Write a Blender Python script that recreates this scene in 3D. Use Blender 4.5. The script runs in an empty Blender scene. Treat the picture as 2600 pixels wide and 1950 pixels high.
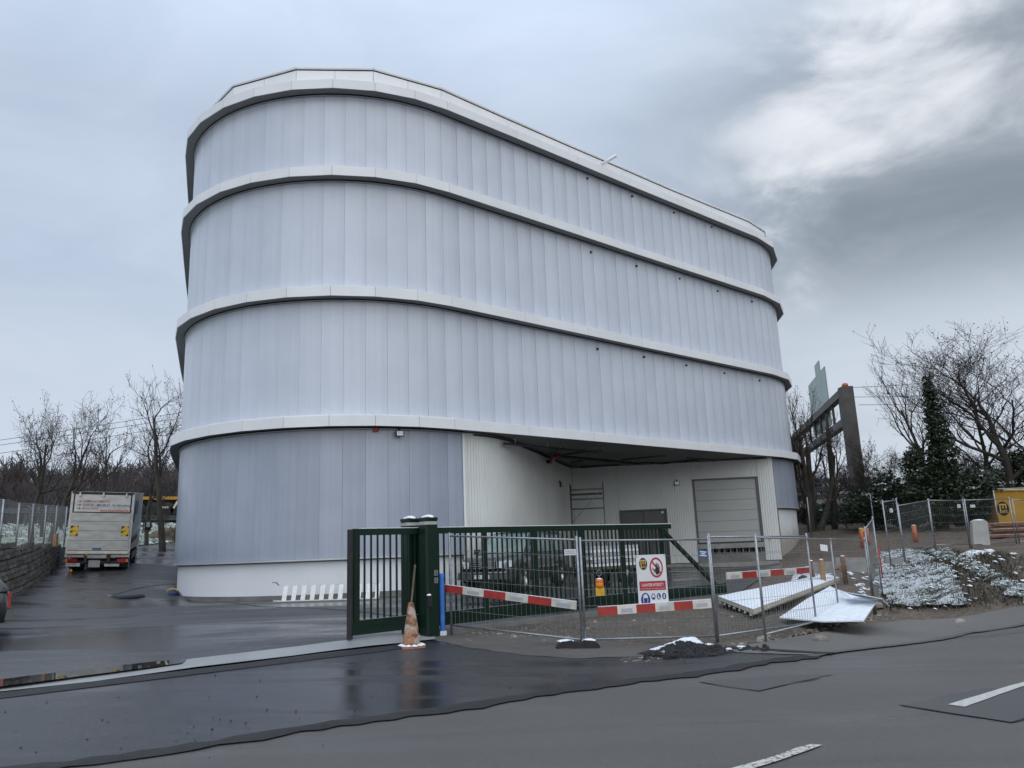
import bpy, bmesh, math, random
import numpy as np
from mathutils import Vector, Matrix

random.seed(7)
RNG = np.random.default_rng(7)
SC = bpy.context.scene
COL = SC.collection
rad = math.radians

# ------------------------------------------------------------------ camera
F_PX, PITCH, ROLL = 1957.5, rad(11.971), rad(-2.221)     # for a 2600 x 1950 frame
cam_d = bpy.data.cameras.new('camera')
cam = bpy.data.objects.new('camera', cam_d)
COL.objects.link(cam)
cam_d.sensor_fit = 'HORIZONTAL'
cam_d.sensor_width = 36.0
cam_d.lens = 36.0 * F_PX / 2600.0
cam_d.clip_start = 0.1
cam_d.clip_end = 3000
cam.matrix_world = Matrix.Rotation(math.pi / 2 + PITCH, 4, 'X') @ Matrix.Rotation(ROLL, 4, 'Z')
SC.camera = cam

# ------------------------------------------------------------------ sky, sun, exposure
SUN_AZ, SUN_EL = rad(158), rad(44)        # azimuth clockwise from +y
W = bpy.data.worlds.new('World')
SC.world = W
W.use_nodes = True
nt = W.node_tree
nt.nodes.clear()


def N(tree, typ, **kw):
    n = tree.nodes.new(typ)
    for k, v in kw.items():
        if k == 'ins':
            for kk, vv in v.items():
                n.inputs[kk].default_value = vv
        else:
            setattr(n, k, v)
    return n


def mathn(tree, op, a, b=None, c=None, clamp=False):
    n = tree.nodes.new('ShaderNodeMath')
    n.operation = op
    n.use_clamp = clamp
    for i, v in enumerate((a, b, c)):
        if v is None:
            continue
        if isinstance(v, (int, float)):
            n.inputs[i].default_value = v
        else:
            tree.links.new(v, n.inputs[i])
    return n.outputs[0]


def mixc(tree, fac, a, b, typ='MIX'):
    n = tree.nodes.new('ShaderNodeMixRGB')
    n.blend_type = typ
    for i, v in enumerate((fac, a, b)):
        if isinstance(v, (int, float)):
            n.inputs[i].default_value = v
        elif isinstance(v, (tuple, list)):
            n.inputs[i].default_value = (*v, 1) if len(v) == 3 else v
        else:
            tree.links.new(v, n.inputs[i])
    return n.outputs[0]


def maprange(tree, v, a, b, c, d, smooth=True):
    n = tree.nodes.new('ShaderNodeMapRange')
    n.interpolation_type = 'SMOOTHSTEP' if smooth else 'LINEAR'
    tree.links.new(v, n.inputs[0])
    for i, x in enumerate((a, b, c, d)):
        n.inputs[i + 1].default_value = x
    return n.outputs[0]


tc = N(nt, 'ShaderNodeTexCoord')
sep = N(nt, 'ShaderNodeSeparateXYZ')
nt.links.new(tc.outputs['Generated'], sep.inputs[0])
X_, Y_, Z_ = sep.outputs
den = mathn(nt, 'ADD', mathn(nt, 'MAXIMUM', Z_, 0.0), 0.22)
px = mathn(nt, 'DIVIDE', X_, den)
py = mathn(nt, 'DIVIDE', Y_, den)
comb = N(nt, 'ShaderNodeCombineXYZ')
nt.links.new(px, comb.inputs[0])
nt.links.new(py, comb.inputs[1])
nA = N(nt, 'ShaderNodeTexNoise', ins={'Scale': 0.95, 'Detail': 7.0, 'Roughness': 0.52, 'Distortion': 0.5})
nB = N(nt, 'ShaderNodeTexNoise', ins={'Scale': 0.42, 'Detail': 3.0, 'Roughness': 0.5, 'Distortion': 0.2})
mpB = N(nt, 'ShaderNodeMapping', ins={'Location': (3.1, 1.7, 0.0)})
nt.links.new(comb.outputs[0], nA.inputs['Vector'])
nt.links.new(comb.outputs[0], mpB.inputs['Vector'])
nt.links.new(mpB.outputs[0], nB.inputs['Vector'])
nC = N(nt, 'ShaderNodeTexNoise', ins={'Scale': 2.6, 'Detail': 7.0, 'Roughness': 0.55, 'Distortion': 0.8})
nt.links.new(comb.outputs[0], nC.inputs['Vector'])
# the heavier cloud bank stands to the right of the building
bank = maprange(nt, mathn(nt, 'ADD', px, mathn(nt, 'MULTIPLY', nB.outputs[0], 0.5)), 0.25, 0.95, 0.0, 1.0)
tex = mathn(nt, 'ADD', mathn(nt, 'MULTIPLY', nA.outputs[0], 0.62), mathn(nt, 'MULTIPLY', nC.outputs[0], 0.38))
light = mixc(nt, maprange(nt, tex, 0.36, 0.64, 0, 1), (4.85, 5.8, 7.25), (6.1, 7.0, 8.4))
dark = mixc(nt, maprange(nt, tex, 0.38, 0.62, 0, 1), (2.6, 3.05, 3.6), (5.2, 5.8, 6.5))
cloud = mixc(nt, bank, light, dark)
# thin place in the bank where it is brightest, and the paler strip above the horizon
dp = N(nt, 'ShaderNodeVectorMath', operation='DOT_PRODUCT')
dp.inputs[1].default_value = Vector((0.468, 0.780, 0.415)).normalized()
nt.links.new(tc.outputs['Generated'], dp.inputs[0])
gap = mathn(nt, 'MULTIPLY', maprange(nt, dp.outputs['Value'], 0.962, 0.994, 0, 1),
            maprange(nt, tex, 0.475, 0.585, 0, 1))
cloud = mixc(nt, gap, cloud, (8.8, 9.1, 9.6))
low = mathn(nt, 'MULTIPLY', maprange(nt, Z_, 0.35, 0.22, 0, 1), maprange(nt, nB.outputs[0], 0.3, 0.7, 0.7, 1.0))
cloud = mixc(nt, mathn(nt, 'MULTIPLY', low, 0.85), cloud, (6.7, 7.4, 8.4))
# an overcast sky is brighter overhead than near the horizon
cie = maprange(nt, Z_, 0.5, 1.0, 1.0, 2.4, smooth=False)
cloud = mixc(nt, 1.0, cloud, mixc(nt, 1.0, (1, 1, 1), cie, 'MULTIPLY'), 'MULTIPLY')
sky = N(nt, 'ShaderNodeTexSky', sky_type='NISHITA', sun_disc=False)
sky.sun_elevation = SUN_EL
sky.sun_rotation = SUN_AZ
mx = mixc(nt, 0.94, sky.outputs[0], cloud)
bg = N(nt, 'ShaderNodeBackground', ins={'Strength': 0.1})
out = N(nt, 'ShaderNodeOutputWorld')
nt.links.new(mx, bg.inputs[0])
nt.links.new(bg.outputs[0], out.inputs[0])

sun_d = bpy.data.lights.new('sun', 'SUN')
sun_d.energy = 1.35
sun_d.angle = rad(100)
sun_d.color = (1.0, 0.97, 0.93)
sun = bpy.data.objects.new('sun', sun_d)
COL.objects.link(sun)
sdir = Vector((math.sin(SUN_AZ) * math.cos(SUN_EL), math.cos(SUN_AZ) * math.cos(SUN_EL), math.sin(SUN_EL)))
sun.rotation_euler = (-sdir).to_track_quat('-Z', 'Y').to_euler()
sun.location = sdir * 60

SC.view_settings.view_transform = 'Standard'
SC.view_settings.look = 'None'
SC.view_settings.gamma = 1
SC.view_settings.exposure = 0.0
SC.view_settings.use_curve_mapping = False

# ------------------------------------------------------------------ mesh helpers
WM = {}
I4 = Matrix.Identity(4)


class MB:
    """collects faces, builds ONE mesh object"""
    def __init__(s):
        s.v, s.f, s.m = [], [], []

    def add(s, vs, fs, mi=0):
        o = len(s.v)
        s.v.extend([tuple(p) for p in vs])
        s.f.extend([tuple(i + o for i in f) for f in fs])
        s.m.extend([mi] * len(fs))
        return s

    def box(s, c, size, M=None, mi=0, taper=1.0):
        hx, hy, hz = size[0] / 2, size[1] / 2, size[2] / 2
        vs = []
        for z, k in ((-hz, 1.0), (hz, taper)):
            for x, y in ((-hx, -hy), (hx, -hy), (hx, hy), (-hx, hy)):
                p = Vector((x * k, y * k, z))
                if M is not None:
                    p = M @ p
                vs.append(p + Vector(c))
        return s.add(vs, [(3, 2, 1, 0), (4, 5, 6, 7), (0, 1, 5, 4), (1, 2, 6, 5), (2, 3, 7, 6), (3, 0, 4, 7)], mi)

    def bar(s, p0, p1, w, h, up=(0, 0, 1), mi=0, ext=0.0):
        """rectangular bar from p0 to p1; w across, h along 'up'"""
        p0, p1 = Vector(p0), Vector(p1)
        d = (p1 - p0).normalized()
        p0 = p0 - d * ext
        p1 = p1 + d * ext
        side = d.cross(Vector(up))
        if side.length < 1e-5:
            side = d.cross(Vector((0, 1, 0)))
        side.normalize()
        u = side.cross(d).normalized()
        vs = []
        for p in (p0, p1):
            for a, b in ((-1, -1), (1, -1), (1, 1), (-1, 1)):
                vs.append(p + side * (a * w / 2) + u * (b * h / 2))
        return s.add(vs, [(0, 1, 2, 3), (7, 6, 5, 4), (1, 0, 4, 5), (2, 1, 5, 6), (3, 2, 6, 7), (0, 3, 7, 4)], mi)

    def tube(s, pts, r, n=6, mi=0, cap=True):
        pts = [Vector(p) for p in pts]
        rs = r if isinstance(r, (list, tuple)) else [r] * len(pts)
        o = len(s.v)
        prev = None
        for i, p in enumerate(pts):
            d = (pts[min(i + 1, len(pts) - 1)] - pts[max(i - 1, 0)])
            d = d.normalized() if d.length > 1e-9 else Vector((0, 0, 1))
            if prev is None:
                a = d.cross(Vector((0, 0, 1)))
                if a.length < 1e-3:
                    a = d.cross(Vector((1, 0, 0)))
            else:
                a = prev - d * prev.dot(d)
            a.normalize()
            prev = a
            b = d.cross(a)
            for k in range(n):
                t = 2 * math.pi * k / n
                s.v.append(tuple(p + (a * math.cos(t) + b * math.sin(t)) * rs[i]))
        for i in range(len(pts) - 1):
            for k in range(n):
                k2 = (k + 1) % n
                s.f.append((o + i * n + k, o + i * n + k2, o + (i + 1) * n + k2, o + (i + 1) * n + k))
                s.m.append(mi)
        if cap:
            s.f.append(tuple(o + k for k in range(n))[::-1])
            s.f.append(tuple(o + (len(pts) - 1) * n + k for k in range(n)))
            s.m.extend([mi, mi])
        return s

    def prism(s, poly, z0, z1, mi=0, M=None):
        n = len(poly)
        f = lambda p: (M @ Vector(p)) if M is not None else Vector(p)
        vs = [f((p[0], p[1], z0)) for p in poly] + [f((p[0], p[1], z1)) for p in poly]
        fs = [tuple(range(n))[::-1], tuple(range(n, 2 * n))]
        fs += [(i, (i + 1) % n, n + (i + 1) % n, n + i) for i in range(n)]
        return s.add(vs, fs, mi)

    def lathe(s, prof, n=16, M=None, mi=0, close=False):
        """prof: (radius, z) pairs about local z"""
        o = len(s.v)
        for r, z in prof:
            for k in range(n):
                t = 2 * math.pi * k / n
                p = Vector((r * math.cos(t), r * math.sin(t), z))
                s.v.append(tuple(M @ p if M is not None else p))
        m = len(prof)
        for i in range(m if close else m - 1):
            j = (i + 1) % m
            for k in range(n):
                k2 = (k + 1) % n
                s.f.append((o + i * n + k, o + i * n + k2, o + j * n + k2, o + j * n + k))
                s.m.append(mi)
        if not close:
            if prof[0][0] > 1e-6:
                s.f.append(tuple(o + k for k in range(n))[::-1]); s.m.append(mi)
            if prof[-1][0] > 1e-6:
                s.f.append(tuple(o + (m - 1) * n + k for k in range(n))); s.m.append(mi)
        return s

    def blob(s, c, size, seed=0, n=8, rings=5, rough=0.25, mi=0):
        """an uneven lump (stone, snow clump) with a flat underside"""
        rr = random.Random(seed)
        o = len(s.v)
        cx, cy, cz = c
        for i in range(rings):
            t = i / (rings - 1)
            ang = t * math.pi / 2
            for k in range(n):
                a = 2 * math.pi * k / n
                q = 1 + rr.uniform(-rough, rough)
                rr_ = math.cos(ang) * q if i < rings - 1 else 0.12
                s.v.append((cx + size[0] * rr_ * math.cos(a), cy + size[1] * rr_ * math.sin(a),
                            cz + size[2] * math.sin(ang) * (1 + rr.uniform(-rough, rough) * 0.5)))
        for i in range(rings - 1):
            for k in range(n):
                k2 = (k + 1) % n
                s.f.append((o + i * n + k, o + i * n + k2, o + (i + 1) * n + k2, o + (i + 1) * n + k)); s.m.append(mi)
        s.f.append(tuple(o + (rings - 1) * n + k for k in range(n))); s.m.append(mi)
        return s

    def mesh(s, name, mats, smooth=False, origin=None):
        me = bpy.data.meshes.new(name)
        vs = s.v
        if origin is not None:
            ox, oy, oz = origin
            vs = [(x - ox, y - oy, z - oz) for x, y, z in vs]
        me.from_pydata(vs, [], s.f)
        if not isinstance(mats, (list, tuple)):
            mats = [mats]
        for m in mats:
            me.materials.append(m)
        if len(mats) > 1:
            me.polygons.foreach_set('material_index', s.m)
        if smooth:
            me.polygons.foreach_set('use_smooth', [True] * len(me.polygons))
        me.update()
        return me

    def base(s):
        a = np.array(s.v)
        lo, hi = a.min(0), a.max(0)
        return ((lo[0] + hi[0]) / 2, (lo[1] + hi[1]) / 2, lo[2])


def place(ob, parent=None, M=I4):
    COL.objects.link(ob)
    if parent is not None:
        ob.parent = parent
        ob.matrix_parent_inverse = WM[parent.name].inverted()
    ob.matrix_basis = M
    WM[ob.name] = M.copy()
    return ob


def tag(o, label=None, cat=None, group=None, kind=None):
    if label: o['label'] = label
    if cat: o['category'] = cat
    if group: o['group'] = group
    if kind: o['kind'] = kind
    return o


def empty(name, loc, label, cat, group=None, rz=0.0):
    e = bpy.data.objects.new(name, None)
    e.empty_display_size = 0.2
    place(e, None, Matrix.Translation(Vector(loc)) @ Matrix.Rotation(rz, 4, 'Z'))
    return tag(e, label, cat, group)


def part(name, mb, mats, parent, smooth=False, M=None, label=None, kind=None):
    """mesh given in world coordinates (or in M's), child of parent"""
    ob = bpy.data.objects.new(name, mb.mesh(name, mats, smooth) if isinstance(mb, MB) else mb)
    place(ob, parent, M if M is not None else I4)
    return tag(ob, label, None, None, kind)


def lpart(name, mb, mats, parent, smooth=False, L=None, label=None, kind=None):
    """mesh given in the parent's own coordinates"""
    M = WM[parent.name] @ (L if L is not None else I4)
    return part(name, mb, mats, parent, smooth, M, label, kind)


def solo(name, mb, mats, label, cat, group=None, smooth=False, kind=None):
    b = mb.base()
    ob = bpy.data.objects.new(name, mb.mesh(name, mats, smooth, origin=b))
    place(ob, None, Matrix.Translation(Vector(b)))
    return tag(ob, label, cat, group, kind)


def dup_tree(root, M, label=None, group=None):
    """copy of a thing with copies of its parts, moved so its root stands at M"""
    A = M @ WM[root.name].inverted()

    def rec(o, p):
        c = o.copy()
        COL.objects.link(c)
        MW = A @ WM[o.name]
        if p is not None:
            c.parent = p
            c.matrix_parent_inverse = WM[p.name].inverted()
        c.matrix_basis = MW
        WM[c.name] = MW
        for ch in o.children:
            rec(ch, c)
        return c
    r = rec(root, None)
    if label: r['label'] = label
    if group: r['group'] = group
    return r


def frame3(o, ex, n):
    """matrix with x along ex, z along n (towards the viewer), y up"""
    ex, n = Vector(ex).normalized(), Vector(n).normalized()
    ey = n.cross(ex).normalized()
    return Matrix(((ex.x, ey.x, n.x, o[0]), (ex.y, ey.y, n.y, o[1]), (ex.z, ey.z, n.z, o[2]), (0, 0, 0, 1)))


_txt = {}


def text_mesh(s, bold=0.0):
    """flat lettering as a mesh, width and height 1 x 1 before scaling"""
    if (s, bold) in _txt:
        return _txt[(s, bold)]
    cu = bpy.data.curves.new('lettering', 'FONT')
    cu.body = s
    cu.size = 1.0
    cu.offset = bold
    cu.resolution_u = 3
    ob = bpy.data.objects.new('lettering_tmp', cu)
    COL.objects.link(ob)
    dg = bpy.context.evaluated_depsgraph_get()
    me = bpy.data.meshes.new_from_object(ob.evaluated_get(dg))
    vs = [tuple(v.co) for v in me.vertices]
    fs = [tuple(p.vertices) for p in me.polygons]
    bpy.data.objects.remove(ob)
    bpy.data.meshes.remove(me)
    bpy.data.curves.remove(cu)
    a = np.array(vs)
    a = (a - a.min(0)) / np.maximum(a.max(0) - a.min(0), 1e-6)
    _txt[(s, bold)] = (a, fs)
    return _txt[(s, bold)]


def letter(mb, s, M, x, y, w, h, z=0.0, mi=0, bold=0.0):
    """print s in the box at x, y (lower left) of size w, h of frame M"""
    a, fs = text_mesh(s, bold)
    vs = [M @ Vector((x + p[0] * w, y + p[1] * h, z)) for p in a]
    mb.add(vs, fs, mi)


for _s in ('CHANTIER INTERDIT !', 'DEMENAGEMENTS', 'GARDE - MEUBLES : Fs 10/m3/mois', 'BROCANTE'):
    text_mesh(_s)


def ellipse(mb, M, cx, cy, rx, ry, z=0.0, n=28, mi=0, rx2=None, ry2=None):
    """flat disc, or ring when rx2, ry2 are given"""
    c = [(cx + rx * math.cos(2 * math.pi * k / n), cy + ry * math.sin(2 * math.pi * k / n)) for k in range(n)]
    if rx2 is None:
        mb.add([M @ Vector((p[0], p[1], z)) for p in c], [tuple(range(n))], mi)
    else:
        d = [(cx + rx2 * math.cos(2 * math.pi * k / n), cy + ry2 * math.sin(2 * math.pi * k / n)) for k in range(n)]
        mb.add([M @ Vector((p[0], p[1], z)) for p in c + d], [(k, (k + 1) % n, n + (k + 1) % n, n + k) for k in range(n)], mi)


def flat(mb, M, pts, z=0.0, mi=0):
    mb.add([M @ Vector((p[0], p[1], z)) for p in pts], [tuple(range(len(pts)))], mi)


# ------------------------------------------------------------------ materials
def pmat(name, c1, c2=None, scale=4.0, rough=0.6, rough2=None, bump=0.0, bscale=40.0, metal=0.0, spec=0.5,
         stretch=(1, 1, 1), coord='Object', detail=5.0, lo=0.35, hi=0.65, coat=0.0, rand=0.0, trans=0.0):
    m = bpy.data.materials.new(name)
    m.use_nodes = True
    t = m.node_tree
    b = t.nodes['Principled BSDF']
    b.inputs['Roughness'].default_value = rough
    b.inputs['Metallic'].default_value = metal
    b.inputs['Specular IOR Level'].default_value = spec
    b.inputs['Coat Weight'].default_value = coat
    b.inputs['Transmission Weight'].default_value = trans
    c2 = c2 or tuple(x * 0.8 for x in c1)
    if coord == 'World':
        g = N(t, 'ShaderNodeNewGeometry')
        src = g.outputs['Position']
    else:
        g = N(t, 'ShaderNodeTexCoord')
        src = g.outputs['Object']
    mp = N(t, 'ShaderNodeMapping', ins={'Scale': stretch})
    t.links.new(src, mp.inputs[0])
    n = N(t, 'ShaderNodeTexNoise', ins={'Scale': scale, 'Detail': detail, 'Roughness': 0.6})
    t.links.new(mp.outputs[0], n.inputs['Vector'])
    fac = maprange(t, n.outputs[0], lo, hi, 0, 1)
    col = mixc(t, fac, c1, c2)
    if rand > 0:
        oi = N(t, 'ShaderNodeObjectInfo')
        v = maprange(t, oi.outputs['Random'], 0, 1, 1 - rand, 1 + rand, smooth=False)
        h = N(t, 'ShaderNodeHueSaturation')
        t.links.new(v, h.inputs['Value'])
        t.links.new(col, h.inputs['Color'])
        col = h.outputs[0]
    t.links.new(col, b.inputs['Base Color'])
    if rough2 is not None:
        t.links.new(maprange(t, n.outputs[0], lo, hi, rough, rough2), b.inputs['Roughness'])
    if bump:
        n2 = N(t, 'ShaderNodeTexNoise', ins={'Scale': bscale, 'Detail': 4.0})
        t.links.new(mp.outputs[0], n2.inputs['Vector'])
        bp = N(t, 'ShaderNodeBump', ins={'Strength': bump, 'Distance': 0.02})
        t.links.new(n2.outputs[0], bp.inputs['Height'])
        t.links.new(bp.outputs[0], b.inputs['Normal'])
    return m


def ground_mat(name, c1, c2, c3=None, s1=0.5, s2=25, rough=(0.5, 0.8), bump=0.5, bscale=60, wet=None, speck=None, spec=0.5,
               bdist=0.02):
    """ground: broad patches (c1/c2), fine grain to c3, optional wet film that is smoother and darker"""
    m = bpy.data.materials.new(name)
    m.use_nodes = True
    t = m.node_tree
    b = t.nodes['Principled BSDF']
    g = N(t, 'ShaderNodeNewGeometry')
    P = g.outputs['Position']
    na = N(t, 'ShaderNodeTexNoise', ins={'Scale': s1, 'Detail': 6.0, 'Roughness': 0.6, 'Distortion': 0.4})
    nb = N(t, 'ShaderNodeTexNoise', ins={'Scale': s2, 'Detail': 5.0, 'Roughness': 0.7})
    for q in (na, nb):
        t.links.new(P, q.inputs['Vector'])
    col = mixc(t, maprange(t, na.outputs[0], 0.35, 0.65, 0, 1), c1, c2)
    col = mixc(t, maprange(t, nb.outputs[0], 0.42, 0.72, 0, 0.8), col, c3 or tuple(x * 1.6 for x in c2))
    rgh = maprange(t, nb.outputs[0], 0.3, 0.7, rough[0], rough[1])
    bstr = None
    if wet is not None:
        lo, hi, r_wet, dark, sc, st = wet[:6]
        mp = N(t, 'ShaderNodeMapping', ins={'Scale': st, 'Rotation': (0, 0, -wet[6] if len(wet) > 6 else 0)})
        t.links.new(P, mp.inputs[0])
        nw = N(t, 'ShaderNodeTexNoise', ins={'Scale': sc, 'Detail': 5.0, 'Roughness': 0.55, 'Distortion': 0.6})
        t.links.new(mp.outputs[0], nw.inputs['Vector'])
        wf = maprange(t, nw.outputs[0], lo, hi, 0, 1)
        col = mixc(t, wf, col, mixc(t, 1.0, col, (dark, dark, dark * 1.04), 'MULTIPLY'))
        mr = t.nodes.new('ShaderNodeMix')
        t.links.new(wf, mr.inputs[0]); t.links.new(rgh, mr.inputs[2]); mr.inputs[3].default_value = r_wet
        rgh = mr.outputs[0]
        bstr = maprange(t, wf, 0.0, 1.0, bump, bump * 0.25, smooth=False)
    if speck is not None:
        sc, th, c = speck
        v = N(t, 'ShaderNodeTexNoise', ins={'Scale': sc, 'Detail': 2.0})
        t.links.new(P, v.inputs['Vector'])
        col = mixc(t, maprange(t, v.outputs[0], th, th + 0.04, 0, 1), col, c)
    t.links.new(col, b.inputs['Base Color'])
    t.links.new(rgh, b.inputs['Roughness'])
    b.inputs['Specular IOR Level'].default_value = spec
    n2 = N(t, 'ShaderNodeTexNoise', ins={'Scale': bscale, 'Detail': 5.0, 'Roughness': 0.65})
    t.links.new(P, n2.inputs['Vector'])
    bp = N(t, 'ShaderNodeBump', ins={'Strength': bump, 'Distance': bdist})
    if bstr is not None:
        t.links.new(bstr, bp.inputs['Strength'])
    t.links.new(n2.outputs[0], bp.inputs['Height'])
    t.links.new(bp.outputs[0], b.inputs['Normal'])
    return m


M_ = {}
M_['soil'] = ground_mat('soil', (0.072, 0.050, 0.035), (0.12, 0.090, 0.066), (0.21, 0.172, 0.132), 0.45, 9, (0.7, 0.95), 0.9, 7, bdist=0.12)
M_['gravel'] = ground_mat('gravel', (0.07, 0.058, 0.045), (0.115, 0.098, 0.078), (0.23, 0.20, 0.165), 0.7, 18, (0.7, 0.95), 1.0, 13, bdist=0.10)
M_['asphalt_yard'] = ground_mat('asphalt_yard', (0.034, 0.034, 0.037), (0.048, 0.048, 0.051), (0.085, 0.085, 0.088), 0.25, 45, (0.40, 0.6), 0.5, 60,
                                wet=(0.36, 0.62, 0.13, 0.72, 0.42, (0.4, 1.3, 1), rad(35)))
M_['asphalt_new'] = ground_mat('asphalt_new', (0.026, 0.027, 0.030), (0.036, 0.037, 0.042), (0.052, 0.053, 0.058), 0.5, 90, (0.26, 0.42), 0.35, 110,
                               wet=(0.40, 0.62, 0.10, 0.8, 0.55, (0.35, 1.5, 1), rad(30)))
M_['asphalt_road'] = ground_mat('asphalt_road', (0.088, 0.084, 0.078), (0.106, 0.102, 0.095), (0.15, 0.144, 0.134), 0.3, 75, (0.42, 0.66), 0.8, 90, bdist=0.03,
                                wet=(0.40, 0.66, 0.25, 0.76, 0.5, (0.12, 1.5, 1), rad(30)), speck=(55, 0.66, (0.19, 0.185, 0.175)))
M_['asphalt_patch'] = ground_mat('asphalt_patch', (0.058, 0.057, 0.058), (0.07, 0.069, 0.07), (0.095, 0.094, 0.093), 0.6, 130, (0.4, 0.55), 0.5, 150)
M_['tar'] = ground_mat('tar', (0.011, 0.011, 0.013), (0.02, 0.02, 0.022), (0.04, 0.04, 0.043), 1.2, 45, (0.45, 0.8), 1.0, 45, bdist=0.05)
M_['pavement'] = ground_mat('pavement', (0.105, 0.098, 0.09), (0.135, 0.128, 0.118), (0.185, 0.176, 0.16), 0.35, 90, (0.55, 0.8), 0.6, 110)
M_['dusty'] = ground_mat('dusty_asphalt', (0.06, 0.055, 0.05), (0.095, 0.087, 0.078), (0.16, 0.145, 0.125), 0.9, 50, (0.55, 0.85), 0.8, 70)
M_['concrete_wet'] = ground_mat('concrete_wet', (0.24, 0.25, 0.25), (0.30, 0.31, 0.31), (0.34, 0.35, 0.35), 0.8, 60, (0.28, 0.5), 0.2, 90)
M_['slope'] = ground_mat('slope', (0.045, 0.038, 0.026), (0.07, 0.066, 0.04), (0.10, 0.105, 0.06), 0.35, 6, (0.8, 1.0), 1.0, 6, bdist=0.15)
M_['turf'] = None
M_['field'] = ground_mat('field_snow', (0.16, 0.21, 0.13), (0.24, 0.28, 0.22), (0.62, 0.66, 0.66), 0.5, 5, (0.7, 0.9), 0.7, 8, bdist=0.08)
M_['hill'] = ground_mat('hill', (0.05, 0.042, 0.038), (0.065, 0.058, 0.052), (0.09, 0.08, 0.075), 0.05, 1.5, (0.9, 1.0), 0.6, 2)
M_['highway'] = ground_mat('highway', (0.07, 0.07, 0.07), (0.09, 0.09, 0.09), None, 0.3, 50)
M_['water'] = pmat('water', (0.02, 0.021, 0.022), (0.03, 0.03, 0.03), 2, 0.015, spec=1.0)
M_['snow'] = pmat('snow', (0.80, 0.83, 0.87), (0.68, 0.72, 0.78), 9, 0.6, bump=0.5, bscale=30)
M_['snow_wet'] = pmat('snow_wet', (0.72, 0.76, 0.78), (0.42, 0.45, 0.44), 6, 0.6, bump=0.5, bscale=30)
M_['white_metal'] = pmat('white_metal', (0.80, 0.81, 0.82), (0.75, 0.76, 0.775), 0.7, 0.38, spec=0.5, rand=0.02)
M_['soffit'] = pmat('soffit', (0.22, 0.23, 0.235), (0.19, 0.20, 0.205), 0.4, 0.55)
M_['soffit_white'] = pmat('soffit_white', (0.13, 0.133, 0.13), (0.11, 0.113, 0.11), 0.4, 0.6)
M_['joint'] = pmat('joint', (0.16, 0.175, 0.20), (0.13, 0.145, 0.17), 1, 0.7)
M_['trim'] = pmat('trim', (0.55, 0.57, 0.58), (0.48, 0.5, 0.52), 1, 0.4, metal=0.3)
M_['clad'] = pmat('cladding', (0.68, 0.70, 0.675), (0.63, 0.65, 0.63), 0.6, 0.42, rand=0.02)
M_['door_grey'] = pmat('door_grey', (0.39, 0.40, 0.385), (0.37, 0.38, 0.37), 0.5, 0.5, rand=0.012)
M_['steel_door'] = pmat('steel_door', (0.085, 0.083, 0.08), (0.075, 0.075, 0.075), 0.6, 0.45)
M_['concrete'] = pmat('concrete', (0.25, 0.245, 0.23), (0.33, 0.325, 0.31), 2.5, 0.8, bump=0.3, bscale=30)
M_['concrete_dark'] = pmat('concrete_dark', (0.14, 0.138, 0.13), (0.20, 0.195, 0.185), 2.0, 0.8, bump=0.3, bscale=30)
M_['black'] = pmat('black', (0.012, 0.012, 0.013), (0.018, 0.018, 0.02), 3, 0.5)
M_['black_matt'] = pmat('black_matt', (0.01, 0.01, 0.011), (0.014, 0.014, 0.015), 3, 0.9)
M_['rubber'] = pmat('rubber', (0.016, 0.016, 0.017), (0.024, 0.024, 0.025), 9, 0.75, bump=0.2, bscale=60)
M_['red_pipe'] = pmat('red_pipe', (0.42, 0.03, 0.02), (0.34, 0.025, 0.018), 3, 0.4)
M_['gate_green'] = pmat('gate_green', (0.003, 0.019, 0.010), (0.0025, 0.016, 0.008), 3, 0.4, coat=0.0, spec=0.35, rand=0.06)
M_['galv'] = pmat('galvanised', (0.33, 0.35, 0.37), (0.25, 0.265, 0.28), 14, 0.4, metal=0.75, rand=0.08)
M_['wire'] = pmat('wire', (0.24, 0.25, 0.255), (0.19, 0.2, 0.2), 10, 0.5, metal=0.5)
M_['alu'] = pmat('aluminium', (0.72, 0.72, 0.70), (0.62, 0.62, 0.6), 9, 0.38, metal=0.25)
M_['steel'] = pmat('steel', (0.42, 0.43, 0.44), (0.34, 0.35, 0.36), 6, 0.35, metal=0.8)
M_['sign_white'] = pmat('sign_white', (0.70, 0.72, 0.73), (0.64, 0.66, 0.67), 2, 0.4)
M_['sign_red'] = pmat('sign_red', (0.44, 0.02, 0.03), (0.40, 0.018, 0.025), 3, 0.4)
M_['sign_blue'] = pmat('sign_blue', (0.012, 0.022, 0.20), (0.012, 0.02, 0.17), 3, 0.4)
M_['sign_black'] = pmat('sign_black', (0.012, 0.010, 0.009), (0.016, 0.014, 0.012), 3, 0.45)
M_['sign_gold'] = pmat('sign_gold', (0.62, 0.40, 0.12), (0.56, 0.36, 0.10), 3, 0.45)
M_['board_red'] = pmat('board_red', (0.40, 0.035, 0.025), (0.30, 0.028, 0.022), 7, 0.45, rand=0.05)
M_['board_white'] = pmat('board_white', (0.66, 0.63, 0.55), (0.52, 0.49, 0.42), 5, 0.5, rand=0.05)
M_['reflector'] = pmat('reflector', (0.42, 0.45, 0.5), (0.36, 0.39, 0.44), 60, 0.3)
M_['amber'] = pmat('amber', (0.75, 0.22, 0.01), (0.62, 0.16, 0.01), 6, 0.25, coat=0.4)
M_['yellow_case'] = pmat('yellow_case', (0.68, 0.42, 0.02), (0.6, 0.36, 0.02), 6, 0.5)
M_['blue_foam'] = pmat('blue_foam', (0.045, 0.19, 0.60), (0.04, 0.16, 0.52), 5, 0.7)
M_['wood'] = pmat('wood', (0.36, 0.22, 0.12), (0.25, 0.145, 0.075), 5, 0.75, stretch=(1, 1, 6), bump=0.2, bscale=30, rand=0.12)
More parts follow.
